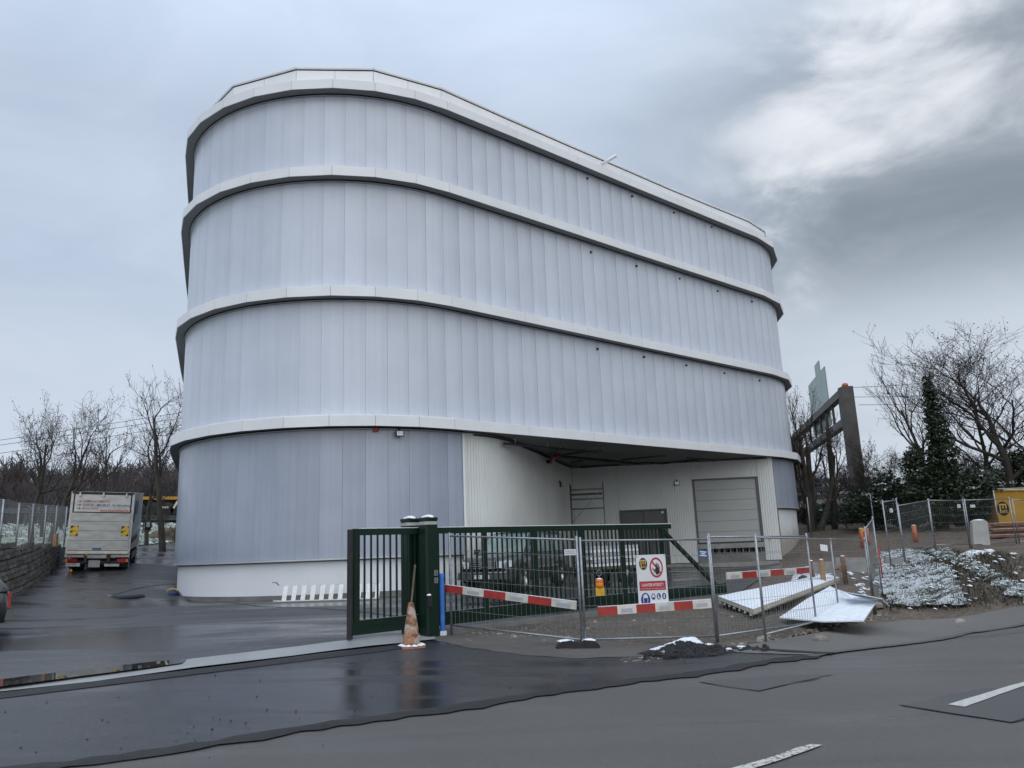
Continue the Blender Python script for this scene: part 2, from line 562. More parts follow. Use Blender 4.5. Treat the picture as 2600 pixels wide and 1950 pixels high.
M_['wood_red'] = pmat('wood_red', (0.21, 0.095, 0.055), (0.15, 0.065, 0.035), 5, 0.75, stretch=(1, 6, 1), rand=0.12)
M_['wood_grey'] = pmat('wood_grey', (0.13, 0.105, 0.08), (0.085, 0.068, 0.052), 6, 0.8, rand=0.12)
M_['orange_pipe'] = pmat('orange_pipe', (0.50, 0.13, 0.04), (0.42, 0.10, 0.035), 6, 0.5)
M_['glass_dark'] = pmat('glass_dark', (0.018, 0.024, 0.026), (0.026, 0.032, 0.034), 2, 0.06, spec=0.7)
M_['glass_pale'] = pmat('glass_pale', (0.24, 0.30, 0.29), (0.13, 0.18, 0.18), 1.5, 0.06, spec=0.7)
M_['car_black'] = pmat('car_black', (0.06, 0.064, 0.066), (0.075, 0.079, 0.081), 2, 0.22, coat=0.6)
M_['car_grey'] = pmat('car_grey', (0.022, 0.025, 0.03), (0.03, 0.033, 0.038), 2, 0.25, coat=0.6, metal=0.3)
M_['chrome'] = pmat('chrome', (0.78, 0.79, 0.8), (0.7, 0.7, 0.72), 8, 0.14, metal=1.0)
M_['lens'] = pmat('lens', (0.72, 0.76, 0.78), (0.5, 0.54, 0.56), 18, 0.08, coat=0.6)
M_['lens_red'] = pmat('lens_red', (0.36, 0.015, 0.012), (0.26, 0.01, 0.01), 12, 0.15, coat=0.5)
M_['lens_amber'] = pmat('lens_amber', (0.7, 0.24, 0.02), (0.6, 0.2, 0.02), 12, 0.2, coat=0.5)
M_['plate'] = pmat('plate', (0.66, 0.67, 0.66), (0.58, 0.59, 0.58), 8, 0.4)
M_['ink'] = pmat('ink', (0.03, 0.03, 0.035), (0.04, 0.04, 0.045), 8, 0.6)
M_['ink_red'] = pmat('ink_red', (0.42, 0.09, 0.07), (0.36, 0.08, 0.06), 8, 0.6)
M_['ink_blue'] = pmat('ink_blue', (0.05, 0.11, 0.26), (0.04, 0.09, 0.22), 8, 0.6)
M_['truck_white'] = pmat('truck_white', (0.58, 0.575, 0.54), (0.47, 0.46, 0.43), 1.6, 0.45, stretch=(1, 1, 2.5))
M_['truck_lift'] = pmat('truck_lift', (0.50, 0.495, 0.465), (0.38, 0.375, 0.35), 1.8, 0.45, stretch=(1, 1, 3), rand=0.03)
M_['truck_side'] = pmat('truck_side', (0.40, 0.42, 0.46), (0.33, 0.35, 0.39), 1.2, 0.35)
M_['chev_yellow'] = pmat('chev_yellow', (0.66, 0.45, 0.03), (0.56, 0.36, 0.02), 8, 0.45)
M_['site_yellow'] = pmat('site_yellow', (0.50, 0.28, 0.035), (0.42, 0.23, 0.03), 1.6, 0.5)
M_['trailer_yellow'] = pmat('trailer_yellow', (0.55, 0.28, 0.03), (0.45, 0.22, 0.02), 2, 0.5)
M_['bark'] = pmat('bark', (0.030, 0.025, 0.020), (0.055, 0.047, 0.037), 6, 0.9, stretch=(1, 1, 0.3), bump=0.6, bscale=14)
M_['twig'] = pmat('twig', (0.022, 0.018, 0.016), (0.034, 0.028, 0.024), 4, 0.9)
M_['wood_far'] = pmat('wood_far', (0.075, 0.064, 0.064), (0.11, 0.095, 0.095), 0.3, 1.0)
M_['dead_leaf'] = pmat('dead_leaf', (0.06, 0.034, 0.024), (0.04, 0.024, 0.02), 5, 0.8)
M_['ivy'] = pmat('ivy', (0.013, 0.026, 0.010), (0.028, 0.045, 0.018), 2.2, 0.55)
M_['shrub'] = pmat('shrub', (0.014, 0.024, 0.010), (0.032, 0.048, 0.020), 1.6, 0.6)
M_['grass'] = pmat('grass', (0.055, 0.085, 0.028), (0.095, 0.12, 0.045), 2.5, 0.7)
M_['stone'] = pmat('stone', (0.105, 0.097, 0.088), (0.155, 0.145, 0.13), 5, 0.85, bump=0.6, bscale=22, rand=0.35)
M_['stone_pale'] = pmat('stone_pale', (0.30, 0.27, 0.225), (0.20, 0.18, 0.15), 4, 0.85, bump=0.4, bscale=20, rand=0.3)
M_['rail'] = pmat('rail', (0.10, 0.11, 0.12), (0.07, 0.078, 0.085), 3, 0.5, metal=0.5)
M_['gantry'] = pmat('gantry', (0.105, 0.095, 0.085), (0.07, 0.066, 0.062), 1.2, 0.6, metal=0.3)
M_['sign_green'] = pmat('sign_green', (0.20, 0.30, 0.27), (0.16, 0.25, 0.225), 0.8, 0.35)
M_['green_mesh'] = pmat('green_mesh', (0.02, 0.05, 0.045), (0.016, 0.04, 0.036), 4, 0.6)
M_['foil'] = pmat('foil', (0.62, 0.64, 0.67), (0.38, 0.4, 0.44), 5, 0.35, metal=0.35)
M_['plastic_grey'] = pmat('plastic_grey', (0.42, 0.41, 0.38), (0.36, 0.35, 0.33), 3, 0.6)
M_['brick'] = pmat('brick', (0.16, 0.075, 0.05), (0.22, 0.11, 0.075), 5, 0.85, rand=0.15)


def turf_mat():
    """rough winter turf: earth and moss with thin snow lying in streaks across the slope"""
    m = ground_mat('snowy_turf', (0.050, 0.040, 0.026), (0.055, 0.065, 0.028), (0.09, 0.10, 0.05), 0.8, 12, (0.7, 0.95), 1.0, 14, bdist=0.12)
    t = m.node_tree
    b = t.nodes['Principled BSDF']
    old = b.inputs['Base Color'].links[0].from_socket
    g = N(t, 'ShaderNodeNewGeometry')
    mp = N(t, 'ShaderNodeMapping', ins={'Rotation': (0, 0, 0.7), 'Scale': (1.0, 2.4, 1.0)})
    t.links.new(g.outputs['Position'], mp.inputs[0])
    a = N(t, 'ShaderNodeTexNoise', ins={'Scale': 1.1, 'Detail': 3.0})
    c = N(t, 'ShaderNodeTexNoise', ins={'Scale': 9.0, 'Detail': 6.0, 'Roughness': 0.7, 'Distortion': 0.6})
    for q in (a, c):
        t.links.new(mp.outputs[0], q.inputs['Vector'])
    f = mathn(t, 'ADD', mathn(t, 'MULTIPLY', a.outputs[0], 0.55), mathn(t, 'MULTIPLY', c.outputs[0], 0.6))
    t.links.new(mixc(t, maprange(t, f, 0.515, 0.59, 0, 0.92), old, (0.66, 0.70, 0.73)), b.inputs['Base Color'])
    return m


M_['turf'] = turf_mat()
# ------------------------------------------------------------------ the lie of the land
K = 2600.0 / 2212.0
_c, _s = math.cos(PITCH), math.sin(PITCH)
_cr, _sr = math.cos(-ROLL), math.sin(-ROLL)


def ray(x, y):
    """direction seen at a point of the photograph (2600 px wide), used to survey the site from the camera's place"""
    a, b = x - 1300.0, y - 975.0
    a, b = a * _cr - b * _sr, a * _sr + b * _cr
    r, u = a / F_PX, -b / F_PX
    return Vector((r, _c - u * _s, _s + u * _c))


def at_z(x, y, z):
    d = ray(x, y)
    return d * (z / d.z)


def at_d(x, y, d):
    v = ray(x, y)
    return v * (d / v.y)


def on_line(x, y, o, d):
    """where the sight line meets the upright plane through o along d (2-D)"""
    r = ray(x, y)
    det = r.x * -d[1] + d[0] * r.y
    t = (o[0] * -d[1] + d[0] * o[1]) / det
    s = (r.x * o[1] - r.y * o[0]) / det
    return r * t, s


_ctl = []


def ctl(x, y, z):
    _ctl.append((x, y, z))


def cz(px, py, z):
    p = at_z(px * K, py * K, z)
    ctl(p.x, p.y, z)


def cd(px, py, d):
    p = at_d(px * K, py * K, d)
    ctl(p.x, p.y, p.z)


for q in ((300, 1650, -1.75), (1106, 1650, -1.75), (2200, 1650, -1.78), (1120, 1510, -1.75), (1600, 1443, -1.78), (1820, 1415, -1.8),
          (2212, 1340, -1.86), (2212, 1480, -1.8), (30, 1640, -1.70), (0, 1508, -1.63), (430, 1452, -1.62), (870, 1398, -1.6),
          (0, 1475, -1.575), (400, 1430, -1.57), (870, 1374, -1.555),
          (1265, 1400, -1.74), (1550, 1392, -1.80), (1766, 1359, -1.86), (1889, 1324, -1.86), (2080, 1332, -1.88),
          (1000, 1385, -1.66), (935, 1362, -1.58), (1250, 1335, -1.62), (1570, 1299, -1.66), (1400, 1350, -1.68),
          (300, 1400, -1.5), (650, 1360, -1.48), (20, 1345, -1.37), (150, 1330, -1.37), (588, 1299, -1.33), (500, 1301, -1.33),
          (420, 1294, -1.30), (760, 1296, -1.36), (1000, 1285, -1.38), (1113, 1278, -1.35), (1245, 1262, -1.33), (1700, 1340, -1.74),
          (1620, 1318, -1.72), (1800, 1290, -1.58), (1800, 1240, -1.32), (1690, 1242, -1.25), (1900, 1190, -0.74), (1950, 1230, -1.2),
          (2000, 1292, -1.62), (2000, 1192, -0.72), (2080, 1210, -0.86), (2150, 1300, -1.6), (2200, 1215, -0.85), (2200, 1270, -1.35),
          (1900, 1260, -1.45), (1900, 1300, -1.70)):
    cz(*q)
for q in ((378, 1283, 27.3), (175, 1240, 31.5), (272, 1229, 33.0), (375, 1195, 41.0), (340, 1171, 49.0), (38, 1281, 26.0), (145, 1206, 37.0),
          (1738, 1160, 42.5), (1900, 1143, 41.0), (2030, 1147, 37.0), (2110, 1190, 28.0), (2190, 1150, 36.0), (1850, 1165, 38.0)):
    cd(*q)
ctl(7.7, 39.0, -1.25); ctl(12.6, 38.4, -1.27); ctl(3.2, 39.8, -1.2); ctl(0.5, 30, -1.33); ctl(6, 31, -1.4)
# beyond what is seen close up
for q in ((-18, 2, -1.72), (-40, -12, -1.7), (0, -18, -1.8), (40, -18, -1.9), (30, 8, -1.95), (55, 25, -1.6), (-38, 14, -1.1), (-45, 30, 0.4),
          (-12, 45, 0.5), (0, 50, 1.0), (12, 50, 1.0), (33, 46, 0.4), (50, 46, 0.3), (-30, 44, 1.2), (-24, 48, 1.5), (30, 32, -0.3), (45, 30, -0.5)):
    ctl(*q)
# the motorway bank that runs across behind everything
for x in (-60, -45, -30, -15, 0, 15, 30, 45, 60):
    for y, z in ((56, 2.9), (72, 3.0)):
        ctl(x, y, z)
_cp = np.array(_ctl)


def _tps_fit(P, lam=0.02):
    n = len(P)
    d2 = ((P[:, None, :2] - P[None, :, :2]) ** 2).sum(-1)
    Kk = np.where(d2 > 0, d2 * np.log(np.maximum(d2, 1e-12)) * 0.5, 0) + lam * np.eye(n) * 10
    A = np.zeros((n + 3, n + 3))
    A[:n, :n] = Kk
    A[:n, n] = 1
    A[:n, n + 1:] = P[:, :2]
    A[n:, :n] = A[:n, n:].T
    b = np.concatenate([P[:, 2], np.zeros(3)])
    return np.linalg.solve(A, b)


_w = _tps_fit(_cp)


def T_arr(x, y):
    x = np.asarray(x, float)
    y = np.asarray(y, float)
    xc, yc = np.clip(x, -60, 60), np.clip(y, -18, 72)
    sh = xc.shape
    xf, yf = xc.ravel(), yc.ravel()
    res = np.empty(len(xf))
    for i in range(0, len(xf), 20000):
        xx, yy = xf[i:i + 20000], yf[i:i + 20000]
        d2 = (xx[:, None] - _cp[None, :, 0]) ** 2 + (yy[:, None] - _cp[None, :, 1]) ** 2
        U = np.where(d2 > 0, d2 * np.log(np.maximum(d2, 1e-12)) * 0.5, 0)
        res[i:i + 20000] = U @ _w[:len(_cp)] + _w[-3] + _w[-2] * xx + _w[-1] * yy
    return res.reshape(sh)


def T(x, y):
    return float(T_arr(np.array([x]), np.array([y]))[0])


def at(px_, py_, lo=4.0, hi=90.0):
    """the point of the ground seen at a point of the photograph (display 2212 px)"""
    d = ray(px_ * K, py_ * K)
    t = np.linspace(lo, hi, 900)
    z = T_arr(d.x * t, d.y * t)
    g = d.z * t - z
    idx = np.nonzero(g < 0)[0]
    if len(idx) == 0:
        tt = hi
    else:
        i = max(idx[0], 1)
        a, b = t[i - 1], t[i]
        tt = a + (b - a) * g[i - 1] / (g[i - 1] - g[i] + 1e-12)
    return Vector((d.x * tt, d.y * tt, T(d.x * tt, d.y * tt)))


def add_ground(name, xs, ys, mat, dz=0.0, disp=None):
    X, Y = np.meshgrid(xs, ys)
    Zz = T_arr(X, Y) + dz
    if disp is not None:
        Zz = Zz + disp(X, Y)
    n, m = len(ys), len(xs)
    v = np.stack([X, Y, Zz], -1).reshape(-1, 3)
    i = np.arange(n - 1)[:, None] * m + np.arange(m - 1)[None, :]
    f = np.stack([i, i + 1, i + 1 + m, i + m], -1).reshape(-1, 4)
    me = bpy.data.meshes.new(name)
    me.from_pydata(v.tolist(), [], f.tolist())
    me.materials.append(mat)
    me.polygons.foreach_set('use_smooth', [True] * len(me.polygons))
    ob = bpy.data.objects.new(name, me)
    place(ob)
    return tag(ob, kind='structure')


def vnoise(X, Y, seed, scale):
    """smooth value noise for relief"""
    r = np.random.default_rng(seed)
    tab = r.random((64, 64))
    x, y = X / scale, Y / scale
    xi, yi = np.floor(x).astype(int), np.floor(y).astype(int)
    fx, fy = x - xi, y - yi
    fx, fy = fx * fx * (3 - 2 * fx), fy * fy * (3 - 2 * fy)
    g = lambda a, b: tab[a % 64, b % 64]
    return (g(xi, yi) * (1 - fx) * (1 - fy) + g(xi + 1, yi) * fx * (1 - fy) + g(xi, yi + 1) * (1 - fx) * fy + g(xi + 1, yi + 1) * fx * fy) - 0.5


def inpoly(X, Y, poly):
    ins = np.zeros(X.shape, bool)
    n = len(poly)
    for i in range(n):
        x1, y1 = poly[i][:2]
        x2, y2 = poly[(i + 1) % n][:2]
        c = ((y1 > Y) != (y2 > Y)) & (X < (x2 - x1) * (Y - y1) / ((y2 - y1) + 1e-12) + x1)
        ins ^= c
    return ins


def edge_dist(X, Y, poly):
    d = np.full(X.shape, 1e9)
    n = len(poly)
    for i in range(n):
        ax, ay = poly[i][:2]
        bx, by = poly[(i + 1) % n][:2]
        L2 = (bx - ax) ** 2 + (by - ay) ** 2 + 1e-12
        t = np.clip(((X - ax) * (bx - ax) + (Y - ay) * (by - ay)) / L2, 0, 1)
        d = np.minimum(d, np.hypot(X - ax - t * (bx - ax), Y - ay - t * (by - ay)))
    return d


def sheet(name, poly, mat, dz, res=0.5, rag=0.0, seed=1, relief=0.0, kind='structure', step=None):
    """a surface laid on the ground inside an outline given in metres"""
    pts = []
    rr = random.Random(seed)
    n = len(poly)
    for i in range(n):
        a, b = Vector(poly[i][:2]), Vector(poly[(i + 1) % n][:2])
        L = (b - a).length
        k = max(1, int(L / (step or (0.18 if rag else res))))
        nn = Vector((-(b - a).y, (b - a).x)) / max(L, 1e-6)
        for j in range(k):
            p = a.lerp(b, j / k)
            if rag and 0 < j:
                p = p + nn * rr.uniform(-rag, rag)
            pts.append(p)
    bm = bmesh.new()
    vs = [bm.verts.new((p.x, p.y, 0)) for p in pts]
    bm.faces.new(vs)
    bmesh.ops.triangulate(bm, faces=bm.faces[:])
    xs = [p.x for p in pts]
    ys = [p.y for p in pts]
    for axis, lo, hi in ((0, min(xs), max(xs)), (1, min(ys), max(ys))):
        g = math.floor(lo / res) * res
        while g < hi:
            co = (g, 0, 0) if axis == 0 else (0, g, 0)
            no = (1, 0, 0) if axis == 0 else (0, 1, 0)
            bmesh.ops.bisect_plane(bm, geom=bm.verts[:] + bm.edges[:] + bm.faces[:], plane_co=co, plane_no=no, dist=1e-5)
            g += res
    bm.normal_update()
    me = bpy.data.meshes.new(name)
    bm.to_mesh(me)
    bm.free()
    co = np.empty(len(me.vertices) * 3)
    me.vertices.foreach_get('co', co)
    co = co.reshape(-1, 3)
    z = T_arr(co[:, 0], co[:, 1]) + dz
    if relief:
        e = np.minimum(edge_dist(co[:, 0], co[:, 1], [(p.x, p.y) for p in pts]) / 0.15, 1)
        z += e * relief * (0.35 + vnoise(co[:, 0], co[:, 1], seed, 0.22) + 0.8 * vnoise(co[:, 0], co[:, 1], seed + 5, 0.09))
    co[:, 2] = z
    me.vertices.foreach_set('co', co.ravel())
    if len(me.polygons) and me.polygons[0].normal.z < 0:
        me.flip_normals()
    me.materials.append(mat)
    me.polygons.foreach_set('use_smooth', [True] * len(me.polygons))
    me.update()
    ob = bpy.data.objects.new(name, me)
    place(ob)
    return tag(ob, kind=kind)


def G(*pts):
    """outline on the ground from points of the photograph (display px)"""
    return [at(*p).xy for p in pts]


def ribbon(name, pts, w, mat, dz, rag=0.03, seed=3, relief=0.0, taper=False, kind='structure'):
    """a strip along a line on the ground"""
    P = [Vector(p[:2]) for p in pts]
    L, R = [], []
    for i, p in enumerate(P):
        d = (P[min(i + 1, len(P) - 1)] - P[max(i - 1, 0)]).normalized()
        nn = Vector((-d.y, d.x))
        ww = w * (1 - (i / (len(P) - 1)) * 0.7) if taper else w
        L.append(p + nn * ww / 2)
        R.append(p - nn * ww / 2)
    return sheet(name, L + R[::-1], mat, dz, 0.3, rag, seed, relief, kind)


# ------------------------------------------------------------------ ground
def soil_relief(X, Y):
    r = 0.10 * vnoise(X, Y, 3, 0.7) + 0.05 * vnoise(X, Y, 4, 0.28)
    soil = inpoly(X, Y, SOIL)
    r = np.where(soil, r, 0.0)
    return r * np.clip(edge_dist(X, Y, SOIL) / 0.8, 0, 1)


SOIL = [(-1.2, 14.6), (5.9, 21.9), (9.5, 30), (12.6, 37.5), (16.5, 44.5), (22, 55), (60, 50), (50, 30), (13, 17.3), (6.9, 13.4), (3.2, 12.6), (0.4, 12.6)]
GX = np.unique(np.concatenate([np.linspace(-420, -40, 14), np.arange(-40, -26, 1.0), np.arange(-26, -4, 0.5), np.arange(-4, 30, 0.25), np.arange(30, 46, 1.0), np.linspace(46, 420, 14)]))
GY = np.unique(np.concatenate([np.linspace(-420, -18, 8), np.arange(-18, 5, 1.0), np.arange(5, 12, 0.5), np.arange(12, 46, 0.25), np.arange(46, 76, 0.75), np.linspace(76, 520, 14)]))
add_ground('ground', GX, GY, M_['soil'], -0.035, soil_relief)

edge_a, edge_b = Vector((-0.07, 9.67)), Vector((0.862, 0.507)).normalized()
RD = lambda s: edge_a + edge_b * s
K1, K2, K3 = [at(*q).xy for q in ((2094, 1368), (2212, 1350), (2330, 1333))]
K4 = K3 + (K3 - K2).normalized() * 20
road_edge = [RD(-45), RD(-20), RD(-4), RD(0), RD(5.4), K1, K2, K3, K4]
road_far = [p + Vector((9.5, -14.5)) for p in road_edge]
road = sheet('road', road_edge + road_far[::-1], M_['asphalt_road'], 0.0, 1.0)

yard = G((0, 1486), (430, 1432), (868, 1380), (945, 1362)) + [Vector((5.75, 22.2)), Vector((8.6, 27.5)), Vector((10.7, 33.0)), Vector((12.75, 38.3)),
     Vector((12.6, 39.6)), Vector((2.9, 41.0)), Vector((-1.7, 27.5)), Vector((-6, 27.5)), Vector((-11.2, 29)), Vector((-15.0, 37)), Vector((-15.5, 49.5)), Vector((-21.0, 50.0)), Vector((-21.6, 40)),
     Vector((-19.9, 34)), Vector((-17.0, 27.5)), Vector((-15.6, 24.0)), Vector((-15.2, 21.0)), Vector((-18, 18.0)), Vector((-26, 16)), Vector((-26, 4))]
sheet('yard', yard, M_['asphalt_yard'], 0.004, 0.5)
apron = [RD(-45), RD(-20), RD(-4), RD(0), RD(5.25)] + G((1700, 1402), (1560, 1409), (1400, 1418), (1260, 1424), (1150, 1418), (1000, 1398), (940, 1384), (868, 1394), (430, 1446), (0, 1500)) + [Vector((-26, 2.5))]
sheet('driveway', apron, M_['asphalt_new'], 0.008, 0.5)
sheet('dusty_path', G((948, 1364), (1100, 1372), (1260, 1382), (1400, 1392), (1500, 1398), (1560, 1409), (1400, 1418), (1260, 1424), (1150, 1418), (1000, 1398), (940, 1384)), M_['dusty'], 0.012, 0.4, 0.05, 8)
pave_far = G((1500, 1407), (1600, 1396), (1700, 1380), (1780, 1366), (1860, 1348), (1960, 1340), (2080, 1336))
sheet('pavement', [RD(5.35), K1 - Vector((0, 0.03)), K2 - Vector((0, 0.03)), K3, K4] + G((2420, 1312), (2330, 1316), (2212, 1324), (2150, 1332)) + pave_far[::-1], M_['pavement'], 0.016, 0.4, 0.04, 5)
ribbon('kerb_joint', [RD(5.1), RD(5.4).lerp(K1, 0.3), RD(5.4).lerp(K1, 0.6), K1, K2, K3], 0.16, M_['asphalt_patch'], 0.022, 0.015, 4)
gv = G((948, 1364), (1250, 1337), (1572, 1299)) + [Vector((6.5, 22.6)), Vector((8.0, 22.0)), Vector((8.2, 19.0))] + G((1790, 1352), (1700, 1378), (1600, 1394), (1500, 1405), (1400, 1392), (1260, 1382), (1100, 1372))
sheet('gravel', gv, M_['gravel'], 0.006, 0.12, 0.06, 6, relief=0.06)
# concrete threshold with standing water in front of it
thr_top = G((-40, 1473), (200, 1452), (420, 1424), (640, 1398), (868, 1372), (940, 1362))
thr_bot = G((940, 1382), (868, 1390), (640, 1417), (420, 1443), (200, 1474), (-40, 1500))
sheet('threshold', thr_top + thr_bot, M_['concrete_wet'], 0.014, 0.5)
pud = G((-60, 1478), (60, 1462), (200, 1446), (330, 1430), (405, 1426), (392, 1437), (300, 1451), (180, 1467), (60, 1484), (-60, 1500))
pz = sum(T(p.x, p.y) for p in pud) / len(pud)
mbp = MB()
mbp.add([(p.x, p.y, pz + 0.03) for p in pud], [tuple(range(len(pud)))])
me = mbp.mesh('puddle', M_['water'])
if me.polygons[0].normal.z < 0:
    me.flip_normals()
tag(place(bpy.data.objects.new('puddle', me)), kind='structure')
# tarred edges where the new surface meets the old
ribbon('tar_edge', [RD(s) + Vector((0, 0.02 + 0.05 * math.sin(s * 1.7))) for s in np.arange(-14, 5.6, 0.4)], 0.30, M_['tar'], 0.016, 0.09, 11, relief=0.045)
ribbon('tar_edge', [at(x, 1505 - (x * 107 / 870)).xy for x in range(-60, 935, 40)], 0.42, M_['tar'], 0.016, 0.07, 12, relief=0.035)
ribbon('tar_edge', G((1500, 1404), (1560, 1400), (1640, 1404), (1720, 1410), (1800, 1414)), 0.26, M_['tar'], 0.024, 0.05, 13, relief=0.03)
for i, (a, b) in enumerate((((240, 1288), (378, 1262)), ((345, 1298), (560, 1311)), ((560, 1311), (880, 1335)))):
    ribbon('asphalt_seam', [at(a[0] + (b[0] - a[0]) * t, a[1] + (b[1] - a[1]) * t - 6 * math.sin(t * 3.1)).xy for t in np.linspace(0, 1, 9)], 0.09, M_['tar'], 0.009, 0.02, 20 + i)
# older patches and cracks in the road
sheet('road_patch', G((1512, 1474), (1640, 1494), (1730, 1472), (1800, 1458), (1640, 1462)), M_['asphalt_patch'], 0.006, 0.4, 0.015, 31)
sheet('road_patch', G((1945, 1525), (2185, 1562), (2300, 1520), (2300, 1480), (2120, 1488)), M_['asphalt_patch'], 0.006, 0.4, 0.015, 32)
ribbon('road_crack', G((1510, 1474), (1570, 1485), (1640, 1494), (1690, 1482), (1770, 1467)), 0.02, M_['tar'], 0.01, 0.008, 33)
ribbon('road_crack', G((1942, 1524), (2060, 1543), (2185, 1562), (2230, 1550)), 0.02, M_['tar'], 0.01, 0.008, 34)


def worn_paint():
    m = bpy.data.materials.new('road_paint')
    m.use_nodes = True
    t = m.node_tree
    b = t.nodes['Principled BSDF']
    g = N(t, 'ShaderNodeNewGeometry')
    n1 = N(t, 'ShaderNodeTexNoise', ins={'Scale': 26.0, 'Detail': 6.0, 'Roughness': 0.75})
    t.links.new(g.outputs['Position'], n1.inputs['Vector'])
    col = mixc(t, maprange(t, n1.outputs[0], 0.5, 0.56, 0, 1), (0.50, 0.49, 0.46), (0.085, 0.084, 0.085))
    t.links.new(col, b.inputs['Base Color'])
    b.inputs['Roughness'].default_value = 0.6
    return m


PAINT = worn_paint()
PAINT2 = pmat('road_paint_fresh', (0.52, 0.51, 0.48), (0.40, 0.395, 0.37), 18, 0.55, coord='World')
sheet('road_marking', G((1560, 1668), (1690, 1630), (1752, 1610), (1776, 1612), (1716, 1634), (1600, 1672)), PAINT, 0.012, 0.3, 0.02, 41)
sheet('road_marking', G((2048, 1524), (2080, 1514), (2215, 1474), (2230, 1478), (2085, 1529)), PAINT2, 0.012, 0.3, 0.006, 42)
ribbon('spray_mark', G((790, 1365 - 3), (818, 1361 - 3)), 0.05, M_['sign_red'], 0.01, 0.02, 51)
# planted bank and field of thin snow beyond the retaining wall, the carriageway and the hill behind it
FX, FY = np.arange(-60, -19.0, 0.75), np.arange(24, 58, 0.75)
fld = [Vector((-16.0, 24.0)), Vector((-17.5, 28.0)), Vector((-19.9, 33.5)), Vector((-21.9, 40)), Vector((-21.8, 50.5)), Vector((-12, 50.5)), Vector((-8, 51.0)), Vector((-10, 56.0)), Vector((-60, 56.5)), Vector((-60, 20)), Vector((-30, 19)), Vector((-16.6, 20.0))]
sheet('field', fld, M_['field'], 0.02, 0.75, relief=0.12, step=0.75)
# ------------------------------------------------------------------ the white storage building
def facade_mat(name, c1, c2, rand):
    m = bpy.data.materials.new(name)
    m.use_nodes = True
    t = m.node_tree
    b = t.nodes['Principled BSDF']
    g = N(t, 'ShaderNodeTexCoord')
    oi = N(t, 'ShaderNodeObjectInfo')
    mp = N(t, 'ShaderNodeMapping', ins={'Scale': (9.0, 9.0, 0.12)})
    off = N(t, 'ShaderNodeVectorMath', operation='SCALE')
    off.inputs[0].default_value = (17.0, 5.0, 31.0)
    t.links.new(oi.outputs['Random'], off.inputs['Scale'])
    ad = N(t, 'ShaderNodeVectorMath', operation='ADD')
    t.links.new(g.outputs['Object'], ad.inputs[0])
    t.links.new(off.outputs[0], ad.inputs[1])
    t.links.new(ad.outputs[0], mp.inputs[0])
    n = N(t, 'ShaderNodeTexNoise', ins={'Scale': 1.0, 'Detail': 3.0})
    t.links.new(mp.outputs[0], n.inputs['Vector'])
    n3 = N(t, 'ShaderNodeTexNoise', ins={'Scale': 0.8, 'Detail': 3.0})
    t.links.new(ad.outputs[0], n3.inputs['Vector'])
    fac = mathn(t, 'ADD', mathn(t, 'MULTIPLY', n.outputs[0], 0.45), mathn(t, 'MULTIPLY', n3.outputs[0], 0.55))
    col = mixc(t, maprange(t, fac, 0.36, 0.64, 0, 1), c1, c2)
    h = N(t, 'ShaderNodeHueSaturation')
    t.links.new(maprange(t, oi.outputs['Random'], 0, 1, 1 - rand, 1 + rand, smooth=False), h.inputs['Value'])
    t.links.new(col, h.inputs['Color'])
    # shading across each sheet is painted in, darker towards the right edge
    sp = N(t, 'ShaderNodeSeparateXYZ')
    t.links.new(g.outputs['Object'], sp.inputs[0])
    edge_shade = maprange(t, sp.outputs[0], 0.40, 0.72, 0.0, 0.10)
    t.links.new(mixc(t, edge_shade, h.outputs[0], (0.20, 0.23, 0.29)), b.inputs['Base Color'])
    b.inputs['Roughness'].default_value = 0.27
    b.inputs['Specular IOR Level'].default_value = 0.75
    wv = mathn(t, 'SINE', mathn(t, 'MULTIPLY', sp.outputs[0], 2 * math.pi / 0.024))
    bp = N(t, 'ShaderNodeBump', ins={'Strength': 0.12, 'Distance': 0.004})
    t.links.new(wv, bp.inputs['Height'])
    t.links.new(bp.outputs[0], b.inputs['Normal'])
    return m


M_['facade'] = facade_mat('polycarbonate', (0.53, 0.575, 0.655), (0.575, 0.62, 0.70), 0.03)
M_['facade_low'] = facade_mat('polycarbonate_low', (0.32, 0.36, 0.44), (0.36, 0.40, 0.48), 0.06)  # darker copy of the panel material, used on the ground storey


def render_mat():
    """white render with earth splashed up from the unfinished ground beside it"""
    m = pmat('render_white', (0.76, 0.785, 0.81), (0.71, 0.74, 0.765), 0.8, 0.7, bump=0.1, bscale=60)
    t = m.node_tree
    b = t.nodes['Principled BSDF']
    old = b.inputs['Base Color'].links[0].from_socket
    g = N(t, 'ShaderNodeNewGeometry')
    sp = N(t, 'ShaderNodeSeparateXYZ')
    t.links.new(g.outputs['Position'], sp.inputs[0])
    n = N(t, 'ShaderNodeTexNoise', ins={'Scale': 1.6, 'Detail': 5.0})
    t.links.new(g.outputs['Position'], n.inputs['Vector'])
    z = mathn(t, 'ADD', sp.outputs[2], mathn(t, 'MULTIPLY', n.outputs[0], -0.7))
    f = mathn(t, 'MULTIPLY', maprange(t, z, 0.35, -0.75, 0, 0.75), maprange(t, sp.outputs[0], 8, 12, 0, 1))
    t.links.new(mixc(t, f, old, (0.30, 0.235, 0.15)), b.inputs['Base Color'])
    return m


M_['render'] = render_mat()

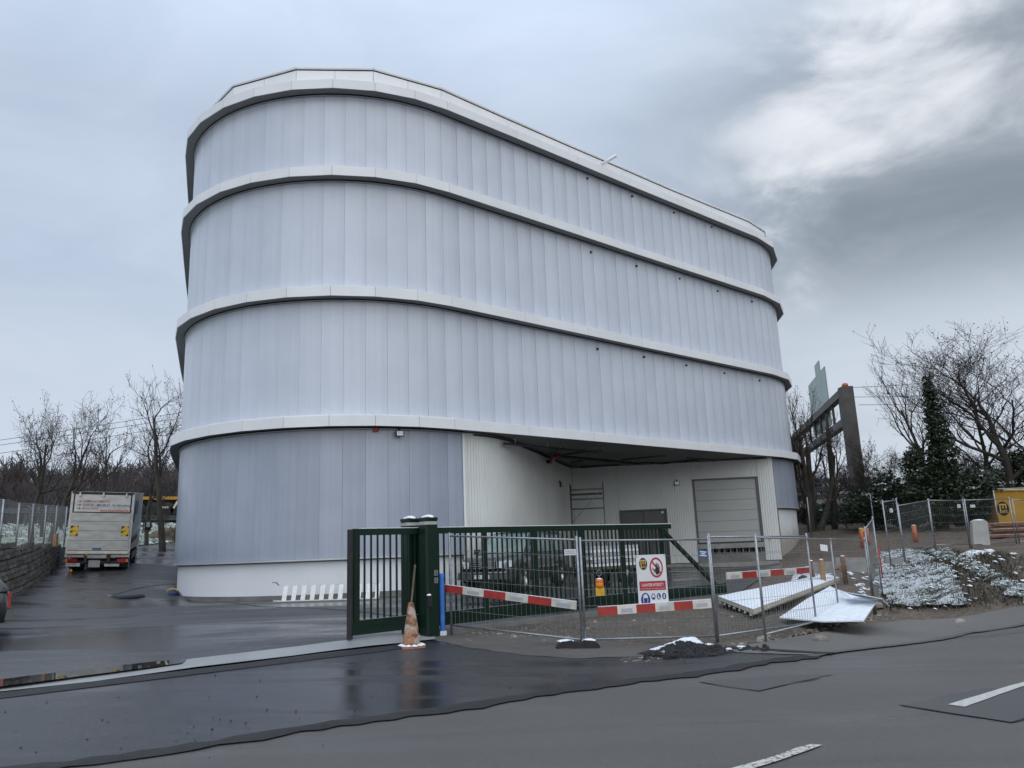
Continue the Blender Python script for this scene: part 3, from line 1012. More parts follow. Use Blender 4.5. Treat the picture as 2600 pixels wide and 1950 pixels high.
V = [(-12.86, 28.509), (-12.2, 27.149), (-11.27, 26.075), (-10.062, 25.155), (-8.756, 24.548), (-7.328, 24.221), (-5.866, 24.203), (-4.438, 24.487), (-3.094, 25.072), (-1.996, 25.857),
     (0.587, 28.096), (3.17, 30.36), (5.773, 32.645), (8.377, 34.888), (11.004, 37.151), (13.658, 39.452), (15.042, 41.065), (15.943, 43.12),
     (16.2, 45.3), (15.2, 47.2), (13.0, 48.2), (4.4, 46.0), (-4.2, 43.8), (-12.8, 41.6), (-15.0, 40.6), (-16.2, 38.8), (-16.1, 36.9), (-15.0, 34.0), (-13.95, 31.3)]
NV = len(V)
ZB = [4.0, 4.0 + 4.355, 12.675, 15.98]
BH = 0.345
C1, R1 = Vector((-6.517, 31.102)), 6.47
A0, A1 = rad(-158.9), rad(-49.0)
S0, S1 = A0 * R1, A1 * R1
FD = Vector((0.755, 0.6557)).normalized()
P1 = C1 + R1 * Vector((math.cos(A1), math.sin(A1)))
LST = 20.71
S2 = S1 + LST
P2 = P1 + FD * LST
R2 = 7.0
C2 = P2 + Vector((-FD.y, FD.x)) * R2


def wall(s):
    """point of the facade line and its direction at run s (metres)"""
    if s < S0:
        p = C1 + R1 * Vector((math.cos(A0), math.sin(A0)))
        d = Vector((-math.sin(A0), math.cos(A0)))
        return p + d * (s - S0), d
    if s <= S1:
        a = s / R1
        return C1 + R1 * Vector((math.cos(a), math.sin(a))), Vector((-math.sin(a), math.cos(a)))
    if s <= S2:
        return P1 + FD * (s - S1), FD.copy()
    a = A1 + (s - S2) / R2
    return C2 + R2 * Vector((math.cos(a), math.sin(a))), Vector((-math.sin(a), math.cos(a)))


def strip(mb, s0, s1, off, z0, z1, th=0.05, step=0.4, mi=0):
    """upright skin following the facade line, off = metres outwards"""
    n = max(1, int((s1 - s0) / step))
    o = len(mb.v)
    for i in range(n + 1):
        s = s0 + (s1 - s0) * i / n
        p, d = wall(s)
        nn = Vector((d.y, -d.x))
        a = p + nn * off
        b = p + nn * (off - th)
        for q, z in ((a, z0), (a, z1), (b, z1), (b, z0)):
            mb.v.append((q.x, q.y, z))
    for i in range(n):
        for k in range(4):
            k2 = (k + 1) % 4
            mb.f.append((o + i * 4 + k, o + (i + 1) * 4 + k, o + (i + 1) * 4 + k2, o + i * 4 + k2)); mb.m.append(mi)
    mb.f.append((o, o + 1, o + 2, o + 3)); mb.m.append(mi)
    e = o + n * 4
    mb.f.append((e + 3, e + 2, e + 1, e)); mb.m.append(mi)
    return mb


bld = empty('storage_building', (0, 34, -1.3), 'white four storey storage building with rounded ends and ribbed translucent cladding', 'building')

# facade panels, one by one
PW = 0.7222
RECESS_S0 = S1 + 0.62
pm = {}


def panel_mesh(h, w, mat):
    k = (round(h, 3), round(w, 3), mat.name)
    if k in pm:
        return pm[k]
    mb = MB()
    n = 6
    for i in range(n + 1):
        t = i / n
        x = t * w
        y = -0.016 * (1 - (2 * t - 1) ** 2) - 0.008 * (1 - t)
        for yy, z in ((y, 0), (y, h), (0.035, h), (0.035, 0)):
            mb.v.append((x, yy, z))
    for i in range(n):
        for kk in range(4):
            k2 = (kk + 1) % 4
            mb.f.append((i * 4 + kk, (i + 1) * 4 + kk, (i + 1) * 4 + k2, i * 4 + k2)); mb.m.append(0)
    mb.f.append((0, 1, 2, 3)); mb.m.append(0)
    mb.f.append((n * 4 + 3, n * 4 + 2, n * 4 + 1, n * 4)); mb.m.append(0)
    me = mb.mesh('facade_panel', mat)
    pm[k] = me
    return me


def facade_panel(s, w, z0, z1, mat):
    a, _ = wall(s + 0.0025)
    b, _ = wall(s + w - 0.0025)
    d = (b - a)
    L = d.length
    d.normalize()
    yaw = random.uniform(-0.004, 0.004)
    d = Vector((d.x * math.cos(yaw) - d.y * math.sin(yaw), d.x * math.sin(yaw) + d.y * math.cos(yaw)))
    tilt = random.uniform(-0.0015, 0.0015)
    nn = Vector((d.y, -d.x))
    M = Matrix(((d.x, -nn.x, tilt * nn.x, a.x), (d.y, -nn.y, tilt * nn.y, a.y), (0, 0, 1, z0), (0, 0, 0, 1)))
    part('facade_panel', panel_mesh(z1 - z0, L, mat), None, bld, M=M)


s_start = -14.231 - 8 * PW
runs = [(1, ZB[0] + BH, ZB[1]), (2, ZB[1] + BH, ZB[2]), (3, ZB[2] + BH, ZB[3])]
for k, z0, z1 in runs:
    s = s_start
    while s < S2 + 7.6:
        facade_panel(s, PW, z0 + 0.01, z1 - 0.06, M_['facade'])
        s += PW
s = s_start
while s < RECESS_S0 - 0.02:
    w = min(PW, RECESS_S0 - s)
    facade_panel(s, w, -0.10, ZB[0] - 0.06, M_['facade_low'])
    s += PW
s = S1 + 20.42
while s < S2 + 6.0:
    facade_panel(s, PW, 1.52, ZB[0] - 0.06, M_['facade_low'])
    s += PW
# what stands behind the cladding
core = MB()
for k, z0, z1 in runs:
    strip(core, S0 - 9.5, S2 + 9.0, -0.05, z0 - 0.2, z1 + 0.1, 0.04, 0.5)
strip(core, S0 - 9.5, RECESS_S0 - 0.01, -0.05, -0.2, 4.0, 0.04, 0.5)
strip(core, S1 + 20.45, S2 + 9.0, -0.05, 1.4, 4.0, 0.04, 0.5)
part('inner_wall', core, M_['joint'], bld)
back = MB()
wp0, _ = wall(S2 + 9.0)
wpL, _ = wall(S0 - 9.5)
bpts = [wp0] + [Vector(v) * 0.985 + Vector((-0.1, 0.45)) for v in V[19:26]] + [wpL]
for a, b in zip(bpts, bpts[1:]):
    d = (b - a).normalized()
    back.bar((a.x, a.y, 7.4), (b.x, b.y, 7.4), 0.1, 17.6)
part('back_wall', back, M_['white_metal'], bld)

# floor slabs and the white bands in front of them
for lv, zb in enumerate(ZB):
    mb = MB()
    inner = []
    for i, p in enumerate(V):
        a, b, c = Vector(V[i - 1]), Vector(p), Vector(V[(i + 1) % NV])
        n1 = Vector((-(b - a).y, (b - a).x)).normalized()
        n2 = Vector((-(c - b).y, (c - b).x)).normalized()
        q = b + (n1 + n2).normalized() * 0.03
        inner.append((q.x, q.y))
    mb.prism(inner, zb + 0.015, zb + BH - 0.015)
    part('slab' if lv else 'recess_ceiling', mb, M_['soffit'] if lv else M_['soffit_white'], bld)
    for i in range(NV):
        a, b = Vector(V[i]), Vector(V[(i + 1) % NV])
        d = (b - a).normalized()
        nn = Vector((d.y, -d.x))
        a2, b2 = a + d * 0.006 - nn * 0.012, b - d * 0.006 - nn * 0.012
        mb = MB()
        mb.bar((a2.x, a2.y, zb + BH / 2), (b2.x, b2.y, zb + BH / 2), 0.024, BH)
        a3, b3 = a + d * 0.006 - nn * 0.28, b - d * 0.006 - nn * 0.28
        mb.bar((a3.x, a3.y, zb + BH + 0.008), (b3.x, b3.y, zb + BH + 0.008), 0.52, 0.012)
        part('band_panel', mb, M_['white_metal'], bld)
    # rail and shadow gap where the cladding tucks under the band
    for r0, r1 in (((S0 - 8, S2 + 8),) if lv else ((S0 - 8, RECESS_S0), (S1 + 20.42, S2 + 8))):
        part('top_rail', strip(MB(), r0, r1, 0.055, zb - 0.052, zb - 0.02, 0.04), M_['trim'], bld)
        part('shadow_gap', strip(MB(), r0, r1, 0.075, zb - 0.018, zb + 0.012, 0.06), M_['black_matt'], bld)
sn = MB()
for i in range(0, 9):
    a, b = Vector(V[i]), Vector(V[i + 1])
    d = (b - a).normalized()
    nn = Vector((d.y, -d.x))
    a3, b3 = a - nn * 0.12, b - nn * 0.12
    sn.bar((a3.x, a3.y, ZB[0] + BH + 0.028), (b3.x, b3.y, ZB[0] + BH + 0.028), 0.17, 0.03)
part('snow', sn, M_['snow'], bld)

# parapet above the top band
PZ0, PZ1 = ZB[3] + BH, 17.2
PV = [(-14.2, 33.4), (-13.4, 31.2), (-12.1, 28.0), (-9.93, 25.75), (-7.35, 24.86), (-4.61, 25.09), (-2.28, 26.44), (0.24, 28.71), (2.89, 31.06), (5.54, 33.36), (8.21, 35.71), (10.85, 37.93), (13.48, 40.14), (14.84, 41.71), (15.45, 43.4), (15.5, 45.2), (14.4, 46.9)]
for i in range(len(PV) - 1):
    a, b = Vector(PV[i]), Vector(PV[i + 1])
    d = (b - a).normalized()
    nn = Vector((d.y, -d.x))
    k = 2 if i in (2, 3, 4, 5) else 1
    for j in range(k):
        p, q = a.lerp(b, j / k) + d * 0.006, a.lerp(b, (j + 1) / k) - d * 0.006
        mb = MB()
        mb.bar((p.x, p.y, (PZ0 + PZ1) / 2), (q.x, q.y, (PZ0 + PZ1) / 2), 0.03, PZ1 - PZ0)
        part('parapet_panel', mb, M_['white_metal'], bld)
    mb = MB()
    p, q = a - nn * 0.12, b - nn * 0.12
    mb.bar((p.x, p.y, PZ1 + 0.055), (q.x, q.y, PZ1 + 0.055), 0.36, 0.05)
    mb.bar((p.x + nn.x * 0.155, p.y + nn.y * 0.155, PZ1 + 0.045), (q.x + nn.x * 0.155, q.y + nn.y * 0.155, PZ1 + 0.045), 0.02, 0.10)
    part('coping', mb, M_['white_metal'], bld)
mb = MB()
for i in range(len(PV) - 1):
    a, b = Vector(PV[i]), Vector(PV[i + 1])
    d = (b - a).normalized()
    nn = Vector((d.y, -d.x))
    p, q = a + nn * 0.012, b + nn * 0.012
    mb.bar((p.x, p.y, PZ1 - 0.03), (q.x, q.y, PZ1 - 0.03), 0.02, 0.035)
part('shadow_gap', mb, M_['black_matt'], bld)
mb = MB()
mb.prism([(p[0], p[1]) for p in PV] + [(13.0, 47.2), (-12.6, 40.8), (-14.6, 37.4)], PZ1 - 0.25, PZ1 - 0.05)
part('roof', mb, M_['soffit'], bld)
mb = MB()
p0 = at_z(1527, 418, PZ1 - 0.35)
p1 = p0 + Vector((0.95, -0.35, 0.42)) * 0.7
mb.tube([p0, p1], 0.075, 10)
part('overflow_pipe', mb, M_['white_metal'], bld, smooth=True)

# rendered plinth on a bare foundation
PLB = lambda s: -1.185
mb = strip(MB(), S0 - 9, RECESS_S0 - 0.02, -0.12, -1.19, -0.16, 0.2, 0.25)
part('plinth', mb, M_['render'], bld)
mb = strip(MB(), S0 - 9, RECESS_S0 - 0.02, -0.105, -1.9, -1.19, 0.2, 0.25)
part('foundation', mb, M_['concrete_dark'], bld)
mb = strip(MB(), S0 - 9, RECESS_S0 - 0.02, 0.055, -0.165, -0.105, 0.3, 0.25)
part('base_trim', mb, M_['trim'], bld)
mb = strip(MB(), S1 + 20.42, S2 + 8, -0.12, -1.7, 1.46, 0.2, 0.25)
part('plinth', mb, M_['render'], bld)
mb = strip(MB(), S1 + 20.36, S2 + 8, 0.055, 1.455, 1.515, 0.3, 0.25)
part('base_trim', mb, M_['trim'], bld)

# ---- recess with its curved and its straight wall
RC = [Vector(p) for p in ((-1.84, 26.60), (-1.40, 26.95), (-1.02, 27.36), (-0.54, 28.15), (0.0, 29.65), (0.31, 30.78), (0.72, 32.3), (1.2, 33.95), (1.82, 36.3), (2.4, 38.55), (2.96, 40.38))]


def resample(P, step):
    # Catmull-Rom then even spacing
    Q = []
    for i in range(len(P) - 1):
        p0, p1, p2, p3 = P[max(i - 1, 0)], P[i], P[i + 1], P[min(i + 2, len(P) - 1)]
        for j in range(12):
            t = j / 12
            Q.append(0.5 * ((2 * p1) + (p2 - p0) * t + (2 * p0 - 5 * p1 + 4 * p2 - p3) * t * t + (3 * p1 - p0 - 3 * p2 + p3) * t ** 3))
    Q.append(P[-1])
    out, acc = [Q[0]], 0.0
    for a, b in zip(Q, Q[1:]):
        L = (b - a).length
        while acc + L >= step:
            a = a + (b - a).normalized() * (step - acc)
            out.append(a.copy())
            L = (b - a).length
            acc = 0.0
        acc += L
    return out


def ribbed(mb, pts, z0, z1, outn=1.0, gap=0.03, depth=0.03):
    """sheet of upright ribs through evenly spaced points"""
    for a, b in zip(pts, pts[1:]):
        d = (b - a)
        L = d.length
        d = d / L
        nn = Vector((d.y, -d.x)) * outn
        g = gap / 2
        prof = [a, a + d * g - nn * depth * 0, b - d * g, b]
        A, B, Cc, D = a - nn * depth, a + d * g, b - d * g, b - nn * depth
        vs = []
        for q in (A, B, Cc, D):
            vs += [(q.x, q.y, z0), (q.x, q.y, z1)]
        mb.add(vs, [(0, 2, 3, 1), (2, 4, 5, 3), (4, 6, 7, 5)])


rw = resample(RC, 0.125)
# one cladding sheet a metre wide after the other
for i in range(0, len(rw) - 1, 8):
    seg = rw[i:i + 9]
    if len(seg) > 1:
        mb = MB()
        ribbed(mb, seg, -1.05, 3.99, 1.0)
        part('cladding_sheet', mb, M_['clad'], bld)
mb = MB()
for a, b in zip(rw, rw[1:]):
    mb.bar((a.x - 0.06, a.y + 0.02, -1.2), (b.x - 0.06, b.y + 0.02, -1.2), 0.14, 0.34)
part('foundation', mb, M_['concrete_dark'], bld)
BA, BB = Vector((2.96, 40.38)), Vector((13.08, 39.23))
bd = (BB - BA).normalized()
bl = (BB - BA).length
bn = Vector((bd.y, -bd.x))
BX = lambda s: BA + bd * s
# openings along the back wall: (run from, run to, bottom, top)
run = lambda x: (x - BA.x) / bd.x
OP_D = (run(9.0), run(12.26), -1.12, 3.03)
OP_S = (run(5.26), run(7.63), -1.12, 1.65)
bx = np.arange(0, bl + 0.01, 0.118)
for i in range(0, len(bx) - 1, 9):
    seg = bx[i:i + 10]
    cuts = sorted({float(seg[0]), float(seg[-1])} | {c for c in (OP_D[0], OP_D[1], OP_S[0], OP_S[1]) if seg[0] < c < seg[-1]})
    mb = MB()
    for c0, c1 in zip(cuts, cuts[1:]):
        m_ = (c0 + c1) / 2
        z0 = -1.08
        for op in (OP_D, OP_S):
            if op[0] - 1e-6 <= m_ <= op[1] + 1e-6:
                z0 = op[3]
        ss = [c0] + [float(x) for x in seg if c0 + 0.02 < x < c1 - 0.02] + [c1]
        ribbed(mb, [BX(x) for x in ss], z0, 3.99)
    part('cladding_sheet', mb, M_['clad'], bld)
mb = MB()
for s0_, s1_, z0, z1 in ((0, OP_S[0], -1.4, 3.99), (OP_S[0], OP_S[1], 1.7, 3.99), (OP_S[1], OP_D[0], -1.4, 3.99), (OP_D[0], OP_D[1], 3.1, 3.99), (OP_D[1], bl, -1.4, 3.99)):
    a, b = BX(s0_) - bn * 0.16, BX(s1_) - bn * 0.16
    mb.bar((a.x, a.y, (z0 + z1) / 2), (b.x, b.y, (z0 + z1) / 2), 0.2, z1 - z0)
part('inner_wall', mb, M_['concrete_dark'], bld)


def on_back(s, z, out=0.0):
    p = BX(s) + bn * out
    return Vector((p.x, p.y, z))


# sectional door over the loading dock
dr = MB()
for a, b in (((OP_D[0], 3.03), (OP_D[1], 3.03)), ((OP_D[0] + 0.03, 3.0), (OP_D[0] + 0.03, -0.2)), ((OP_D[1] - 0.03, 3.0), (OP_D[1] - 0.03, -0.2))):
    dr.bar(on_back(a[0], a[1], -0.06), on_back(b[0], b[1], -0.06), 0.18, 0.06, up=bn.to_3d() if a[1] != b[1] else (0, 0, 1))
dframe = part('overhead_door', dr, M_['steel_door'], bld)
zs = np.linspace(-0.13, 3.0, 7)
for z0, z1 in zip(zs, zs[1:]):
    mb = MB()
    mb.bar(on_back(OP_D[0] + 0.07, (z0 + z1) / 2, -0.11), on_back(OP_D[1] - 0.06, (z0 + z1) / 2, -0.11), 0.05, z1 - z0 - 0.012)
    part('door_section', mb, M_['door_grey'], dframe)
mb = MB()
mb.bar(on_back(OP_D[0] + 0.05, -0.165, -0.08), on_back(OP_D[1] - 0.05, -0.165, -0.08), 0.1, 0.07)
part('door_seal', mb, M_['rubber'], dframe)
mb = MB()
mb.bar(on_back(OP_D[0] + 0.02, -0.32, -0.02), on_back(OP_D[1] - 0.02, -0.32, -0.02), 0.14, 0.24)
part('dock_sill', mb, M_['concrete'], bld)
mb = MB()
mb.bar(on_back(OP_D[0] + 0.02, -0.6, -0.7), on_back(OP_D[1] - 0.02, -0.6, -0.7), 0.08, 0.5)
part('dock_pit', mb, M_['black_matt'], bld)
for i in range(11):
    s_ = OP_D[0] + 0.15 + i * (OP_D[1] - OP_D[0] - 0.3) / 10
    part('dock_buffer', MB().bar(on_back(s_, -0.44, -0.1), on_back(s_, -0.68, -0.1), 0.05, 0.05), M_['concrete_dark'], bld)
mb = MB()
mb.bar(on_back(OP_D[0] + 0.02, -0.94, -0.03), on_back(OP_D[1] - 0.02, -0.94, -0.03), 0.14, 0.5)
part('dock_foot', mb, M_['concrete_dark'], bld)
mb = MB()
mb.bar(on_back(0.3, -1.24, 0.28), on_back(bl - 0.3, -1.24, 0.28), 0.7, 0.22)
part('loading_ledge', mb, M_['concrete'], bld)
# grey double steel door
mb = MB()
for a, b, w_, h_ in (((OP_S[0], 1.62), (OP_S[1], 1.62), 0.16, 0.07), ((OP_S[0] + 0.035, 1.6), (OP_S[0] + 0.035, -1.1), 0.16, 0.07), ((OP_S[1] - 0.035, 1.6), (OP_S[1] - 0.035, -1.1), 0.16, 0.07)):
    mb.bar(on_back(a[0], a[1], -0.04), on_back(b[0], b[1], -0.04), w_, h_, up=(0, 0, 1) if a[1] == b[1] else bd.to_3d())
sd = part('steel_door', mb, M_['steel_door'], bld)
mid = (OP_S[0] + OP_S[1]) / 2
for a, b in ((OP_S[0] + 0.08, mid - 0.01), (mid + 0.01, OP_S[1] - 0.08)):
    mb = MB()
    mb.bar(on_back(a, 0.24, -0.09), on_back(b, 0.24, -0.09), 0.06, 2.68)
    part('door_leaf', mb, M_['steel_door'], sd)
mb = MB()
mb.box(on_back(OP_S[1] - 0.22, 1.47, -0.04), (0.12, 0.04, 0.1))
part('door_label', mb, M_['sign_white'], sd)
# corner trims
mb = MB()
p, d = wall(RECESS_S0 + 0.03)
nn = Vector((d.y, -d.x))
mb.bar((p.x + nn.x * 0.03, p.y + nn.y * 0.03, -0.05), (p.x + nn.x * 0.03, p.y + nn.y * 0.03, 3.96), 0.07, 0.09)
p, d = wall(S1 + 20.39)
mb.bar((p.x + nn.x * 0.02, p.y + nn.y * 0.02, 1.5), (p.x + nn.x * 0.02, p.y + nn.y * 0.02, 3.96), 0.07, 0.08)
part('corner_trim', mb, M_['white_metal'], bld)
mb = MB()
p = wall(S1 + 20.36)[0]
mb.bar((p.x, p.y + 0.02, -0.1), (p.x, p.y + 0.02, 1.45), 0.16, 0.16)
part('downpipe', mb, M_['car_grey'], bld)


def flood(o, n, label=None):
    M = frame3(o, Vector((-n[1], n[0], 0)) * -1, n)
    mb = MB()
    mb.box((0, -0.02, 0.14), (0.26, 0.2, 0.06), None)
    mb.box((0, -0.16, 0.06), (0.05, 0.1, 0.12), None)
    f = part('flood_lamp', mb, M_['black'], bld, M=M)
    mb = MB()
    mb.box((0, -0.02, 0.173), (0.21, 0.15, 0.006))
    part('lamp_glass', mb, M_['lens'], f, M=M)


flood(on_back(run(8.24), 2.88, 0.0), (bn.x, bn.y, 0))
q = on_line(1415, 1227, (0.9, 32.9), (0.26, 0.966))[0]
flood(Vector((2.05, 37.4, 2.85)), (0.93, -0.36, 0))
p, d = wall(S1 - 1.85)
nn = Vector((d.y, -d.x))
flood(Vector((p.x, p.y, 3.78)) + nn.to_3d() * 0.06, (nn.x, nn.y, 0))
mb = MB()
p, d = wall(S1 - 2.6)
nn = Vector((d.y, -d.x))
mb.box((p.x + nn.x * 0.1, p.y + nn.y * 0.1, 3.93), (0.17, 0.12, 0.12))
part('alarm_sounder', mb, M_['red_pipe'], bld)
mb = MB()
q = on_back(run(12.53), -0.05, 0.03)
mb.box(q, (0.1, 0.05, 0.09))
part('switch_box', mb, M_['plastic_grey'], bld)
mb = MB()
q = Vector((-0.62, 28.06, 2.45))
mb.box(q, (0.03, 0.03, 0.3))
part('paint_mark', mb, M_['chev_yellow'], bld)

# small round fixings under the bands
for pts, z in ((((1490, 453.5), (1604, 499), (1709.5, 540.5), (1805, 577)), 15.55), (((1499, 641), (1615, 676), (1724, 708), (1820.5, 739.5), (1908, 766)), 12.25),
               (((1515.5, 886.5), (1634, 907), (1741, 928), (1837.5, 948), (1927, 966.5)), 7.95)):
    for x, y in pts:
        q, s_ = on_line(x, y, P1, FD)
        mb = MB()
        M = frame3((q.x, q.y, q.z), FD.to_3d(), (FD.y, -FD.x, 0))
        mb.lathe([(0.0, 0.09), (0.035, 0.085), (0.04, 0.04), (0.055, 0.035), (0.06, -0.02)], 10)
        part('wall_vent', mb, M_['black'], bld, M=M)

# pipes hung from the ceiling of the recess
ZP = 3.74


def ptsz(*pp, z=ZP):
    return [at_z(x, y, z) for x, y in pp]


def pipe(pts, r, mat='black', nm='ceiling_pipe'):
    mb = MB()
    mb.tube(pts, r, 8)
    return part(nm, mb, M_[mat], bld, smooth=True)


zz = lambda x, y, s=0.22604, ox=1150, oy=1050: (ox + x * s, oy + y * s)
zy = lambda x, y: (1330 + x * 0.29385, 1080 + y * 0.29385)
pipe(ptsz(zz(570, 337), zz(1615, 437)), 0.045)
pipe(ptsz(zz(1180, 470), zz(1460, 432), zz(1685, 412)), 0.04)
pipe(ptsz(zz(1320, 550), zz(1480, 525)), 0.04)
pipe(ptsz(zz(1430, 607), zz(1860, 575)), 0.04)
pipe(ptsz(zz(1150, 472), zz(1290, 492), zz(1750, 535), zz(2040, 565)), 0.085)
pipe(ptsz(zz(1000, 540), zz(1100, 540)), 0.08)
pipe(ptsz(zy(840, 298), zy(1225, 262)), 0.04)
pipe(ptsz(zy(940, 330), zy(1085, 322), zy(1190, 332), zy(1480, 298), zy(1560, 290)), 0.04)
pipe(ptsz(zy(1415, 280), zy(1648, 308)), 0.045)
pipe(ptsz(zz(1095, 545), zz(1130, 515), zz(1140, 485), zz(1190, 470)), 0.085, 'red_pipe', 'red_pipe')
for q in ((700, 335), (1210, 400), (1610, 430), (1065, 375)):
    a = at_z(*zz(*q), ZP)
    pipe([a, a + Vector((0, 0, 0.28))], 0.015, 'steel', 'pipe_hanger')
pipe([Vector((p.x + 0.05, p.y - 0.03, 3.93 - 0.0)) for p in rw[4::6]] , 0.03, 'black', 'cable_conduit')
pipe([on_back(x, 3.95, 0.05) for x in (0.1, 4, 8, 9.9)], 0.02, 'black', 'cable_conduit')
# ------------------------------------------------------------------ sliding gate
GO, GD = Vector((-3.07, 14.5)), Vector((0.755, 0.656)).normalized()
GN = Vector((GD.y, -GD.x))          # towards the street
gx = lambda s, z, o=0.0: Vector((GO.x + GD.x * s + GN.x * o, GO.y + GD.y * s + GN.y * o, z))
GT, GB = 0.45, -1.44
gate = empty('sliding_gate', gx(4.5, -1.5), 'long dark green sliding gate of upright bars with a slanting brace at its tail', 'gate')
mb = MB().bar(gx(0.02, GT - 0.06), gx(9.38, GT - 0.06), 0.07, 0.12)
part('top_rail', mb, M_['gate_green'], gate)
mb = MB().bar(gx(0.17, GT + 0.006), gx(9.39, GT + 0.006), 0.06, 0.016)
part('snow', mb, M_['snow'], gate)
mb = MB()
mb.bar(gx(0.0, GB + 0.1), gx(11.58, GB + 0.1), 0.11, 0.2)
mb.bar(gx(0.0, GB + 0.225), gx(11.56, GB + 0.225), 0.075, 0.05)
mb.bar(gx(0.1, GB + 0.135, 0.056), gx(11.5, GB + 0.135, 0.056), 0.012, 0.02)
part('bottom_beam', mb, M_['gate_green'], gate)
mb = MB().bar(gx(0.17, GB + 0.254), gx(9.0, GB + 0.254), 0.05, 0.008)
part('snow', mb, M_['galv'], gate)
mb = MB().tube([gx(-0.03, GB - 0.05), gx(-0.03, GT - 0.01)], 0.055, 10)
part('rubber_edge', mb, M_['rubber'], gate)
mb = MB().bar(gx(-0.03, GB - 0.07), gx(-0.03, GB - 0.02), 0.09, 0.09, up=(1, 0, 0))
part('guide_roller', mb, M_['black'], gate)
for s in (0.095, 1.5, 3.12, 4.56, 6.0, 7.42, 9.02):
    mb = MB().bar(gx(s, GB + 0.25), gx(s, GT - 0.12), 0.115 if s < 0.2 else 0.10, 0.075, up=GN.to_3d())
    part('stile', mb, M_['gate_green'], gate)
bar_me = MB().bar((0, 0, GB + 0.25), (0, 0, GT - 0.12), 0.026, 0.035, up=GN.to_3d()).mesh('bar', M_['gate_green'])
s = 0.27
while s < 8.95:
    if all(abs(s - q) > 0.085 for q in (1.5, 3.12, 4.56, 6.0, 7.42)):
        part('bar', bar_me, None, gate, M=Matrix.Translation(gx(s, 0)))
    s += 0.1393
mb = MB().bar(gx(9.05, GT - 0.16), gx(11.2, GB + 0.2), 0.07, 0.10)
part('brace', mb, M_['gate_green'], gate)
mb = MB().bar(gx(11.585, GB - 0.0), gx(11.585, GB + 0.26), 0.012, 0.13, up=GD.to_3d())
part('end_plate', mb, M_['gate_green'], gate)
# foundation the gate runs on
mb = MB().bar(gx(1.9, GB - 0.32), gx(11.7, GB - 0.32), 0.34, 0.5)
solo('gate_foundation', mb, M_['concrete_dark'], 'grey concrete strip footing under the tail of the green gate', 'footing')


def gate_post(o, s, w, label, keys):
    z0, z1 = T(gx(s, 0, o).x, gx(s, 0, o).y) - 0.2, 0.60
    g = empty('gate_post', gx(s, z0, o), label, 'post', 'guide posts of the sliding gate')
    M = frame3(gx(s, 0, o), GD.to_3d(), GN.to_3d())
    mb = MB()
    ch = 0.035
    h = w / 2
    poly = [(-h + ch, -h), (h - ch, -h), (h, -h + ch), (h, h - ch), (h - ch, h), (-h + ch, h), (-h, h - ch), (-h, -h + ch)]
    R_ = Matrix(((GD.x, GN.x, 0, gx(s, 0, o).x), (GD.y, GN.y, 0, gx(s, 0, o).y), (0, 0, 1, 0), (0, 0, 0, 1)))
    mb.prism(poly, z0, z1, M=R_)
    part('column', mb, M_['gate_green'], g)
    q = [(x * 1.015, y * 1.015) for x, y in poly]
    part('grey_band', MB().prism(q, z1 - 0.10, z1 - 0.04, M=R_), M_['plastic_grey'], g)
    mb = MB()
    mb.prism([(x * 1.06, y * 1.06) for x, y in poly], z1, z1 + 0.035, M=R_)
    vs = [R_ @ Vector((x * 1.06, y * 1.06, z1 + 0.03)) for x, y in poly] + [R_ @ Vector((0, 0, z1 + 0.09))]
    mb.add(vs, [(i, (i + 1) % 8, 8) for i in range(8)])
    part('cap', mb, M_['gate_green'], g)
    c = gx(s, z1 + 0.05, o)
    part('snow', MB().blob(c - Vector((0, 0, 0.01)), (w * 0.44, w * 0.42, 0.055), 3, 12, 5, 0.2), M_['snow'], g, smooth=True)
    if keys:
        for z in (-0.42, -0.56):
            mb = MB().box((0.055, z, h + 0.012), (0.085, 0.105, 0.024))
            k = part('key_switch', mb, M_['steel'], g, M=M)
            mb = MB()
            ellipse(mb, M, 0.055, z - 0.015, 0.014, 0.02, h + 0.026, 10)
            flat(mb, M, ((0.04, z + 0.025), (0.07, z + 0.025), (0.07, z + 0.035), (0.04, z + 0.035)), h + 0.026)
            part('lock_print', mb, M_['ink'], k)
        mb = MB().box((-0.12, -0.93, h + 0.03), (0.09, 0.2, 0.07))
        part('sensor_box', mb, M_['black'], g, M=M)
        part('snow', MB().blob(M @ Vector((-0.12, -0.83, h + 0.03)), (0.045, 0.04, 0.03), 5), M_['snow'], g, smooth=True)
    return g


gate_post(0.20, 1.57, 0.29, 'green gate post with two key switches and a snow cap, nearer the street', True)
gate_post(-0.22, 1.42, 0.29, 'green gate post with a snow cap standing behind the sliding gate', False)

# ------------------------------------------------------------------ site fence panels
RAIL = 0.021


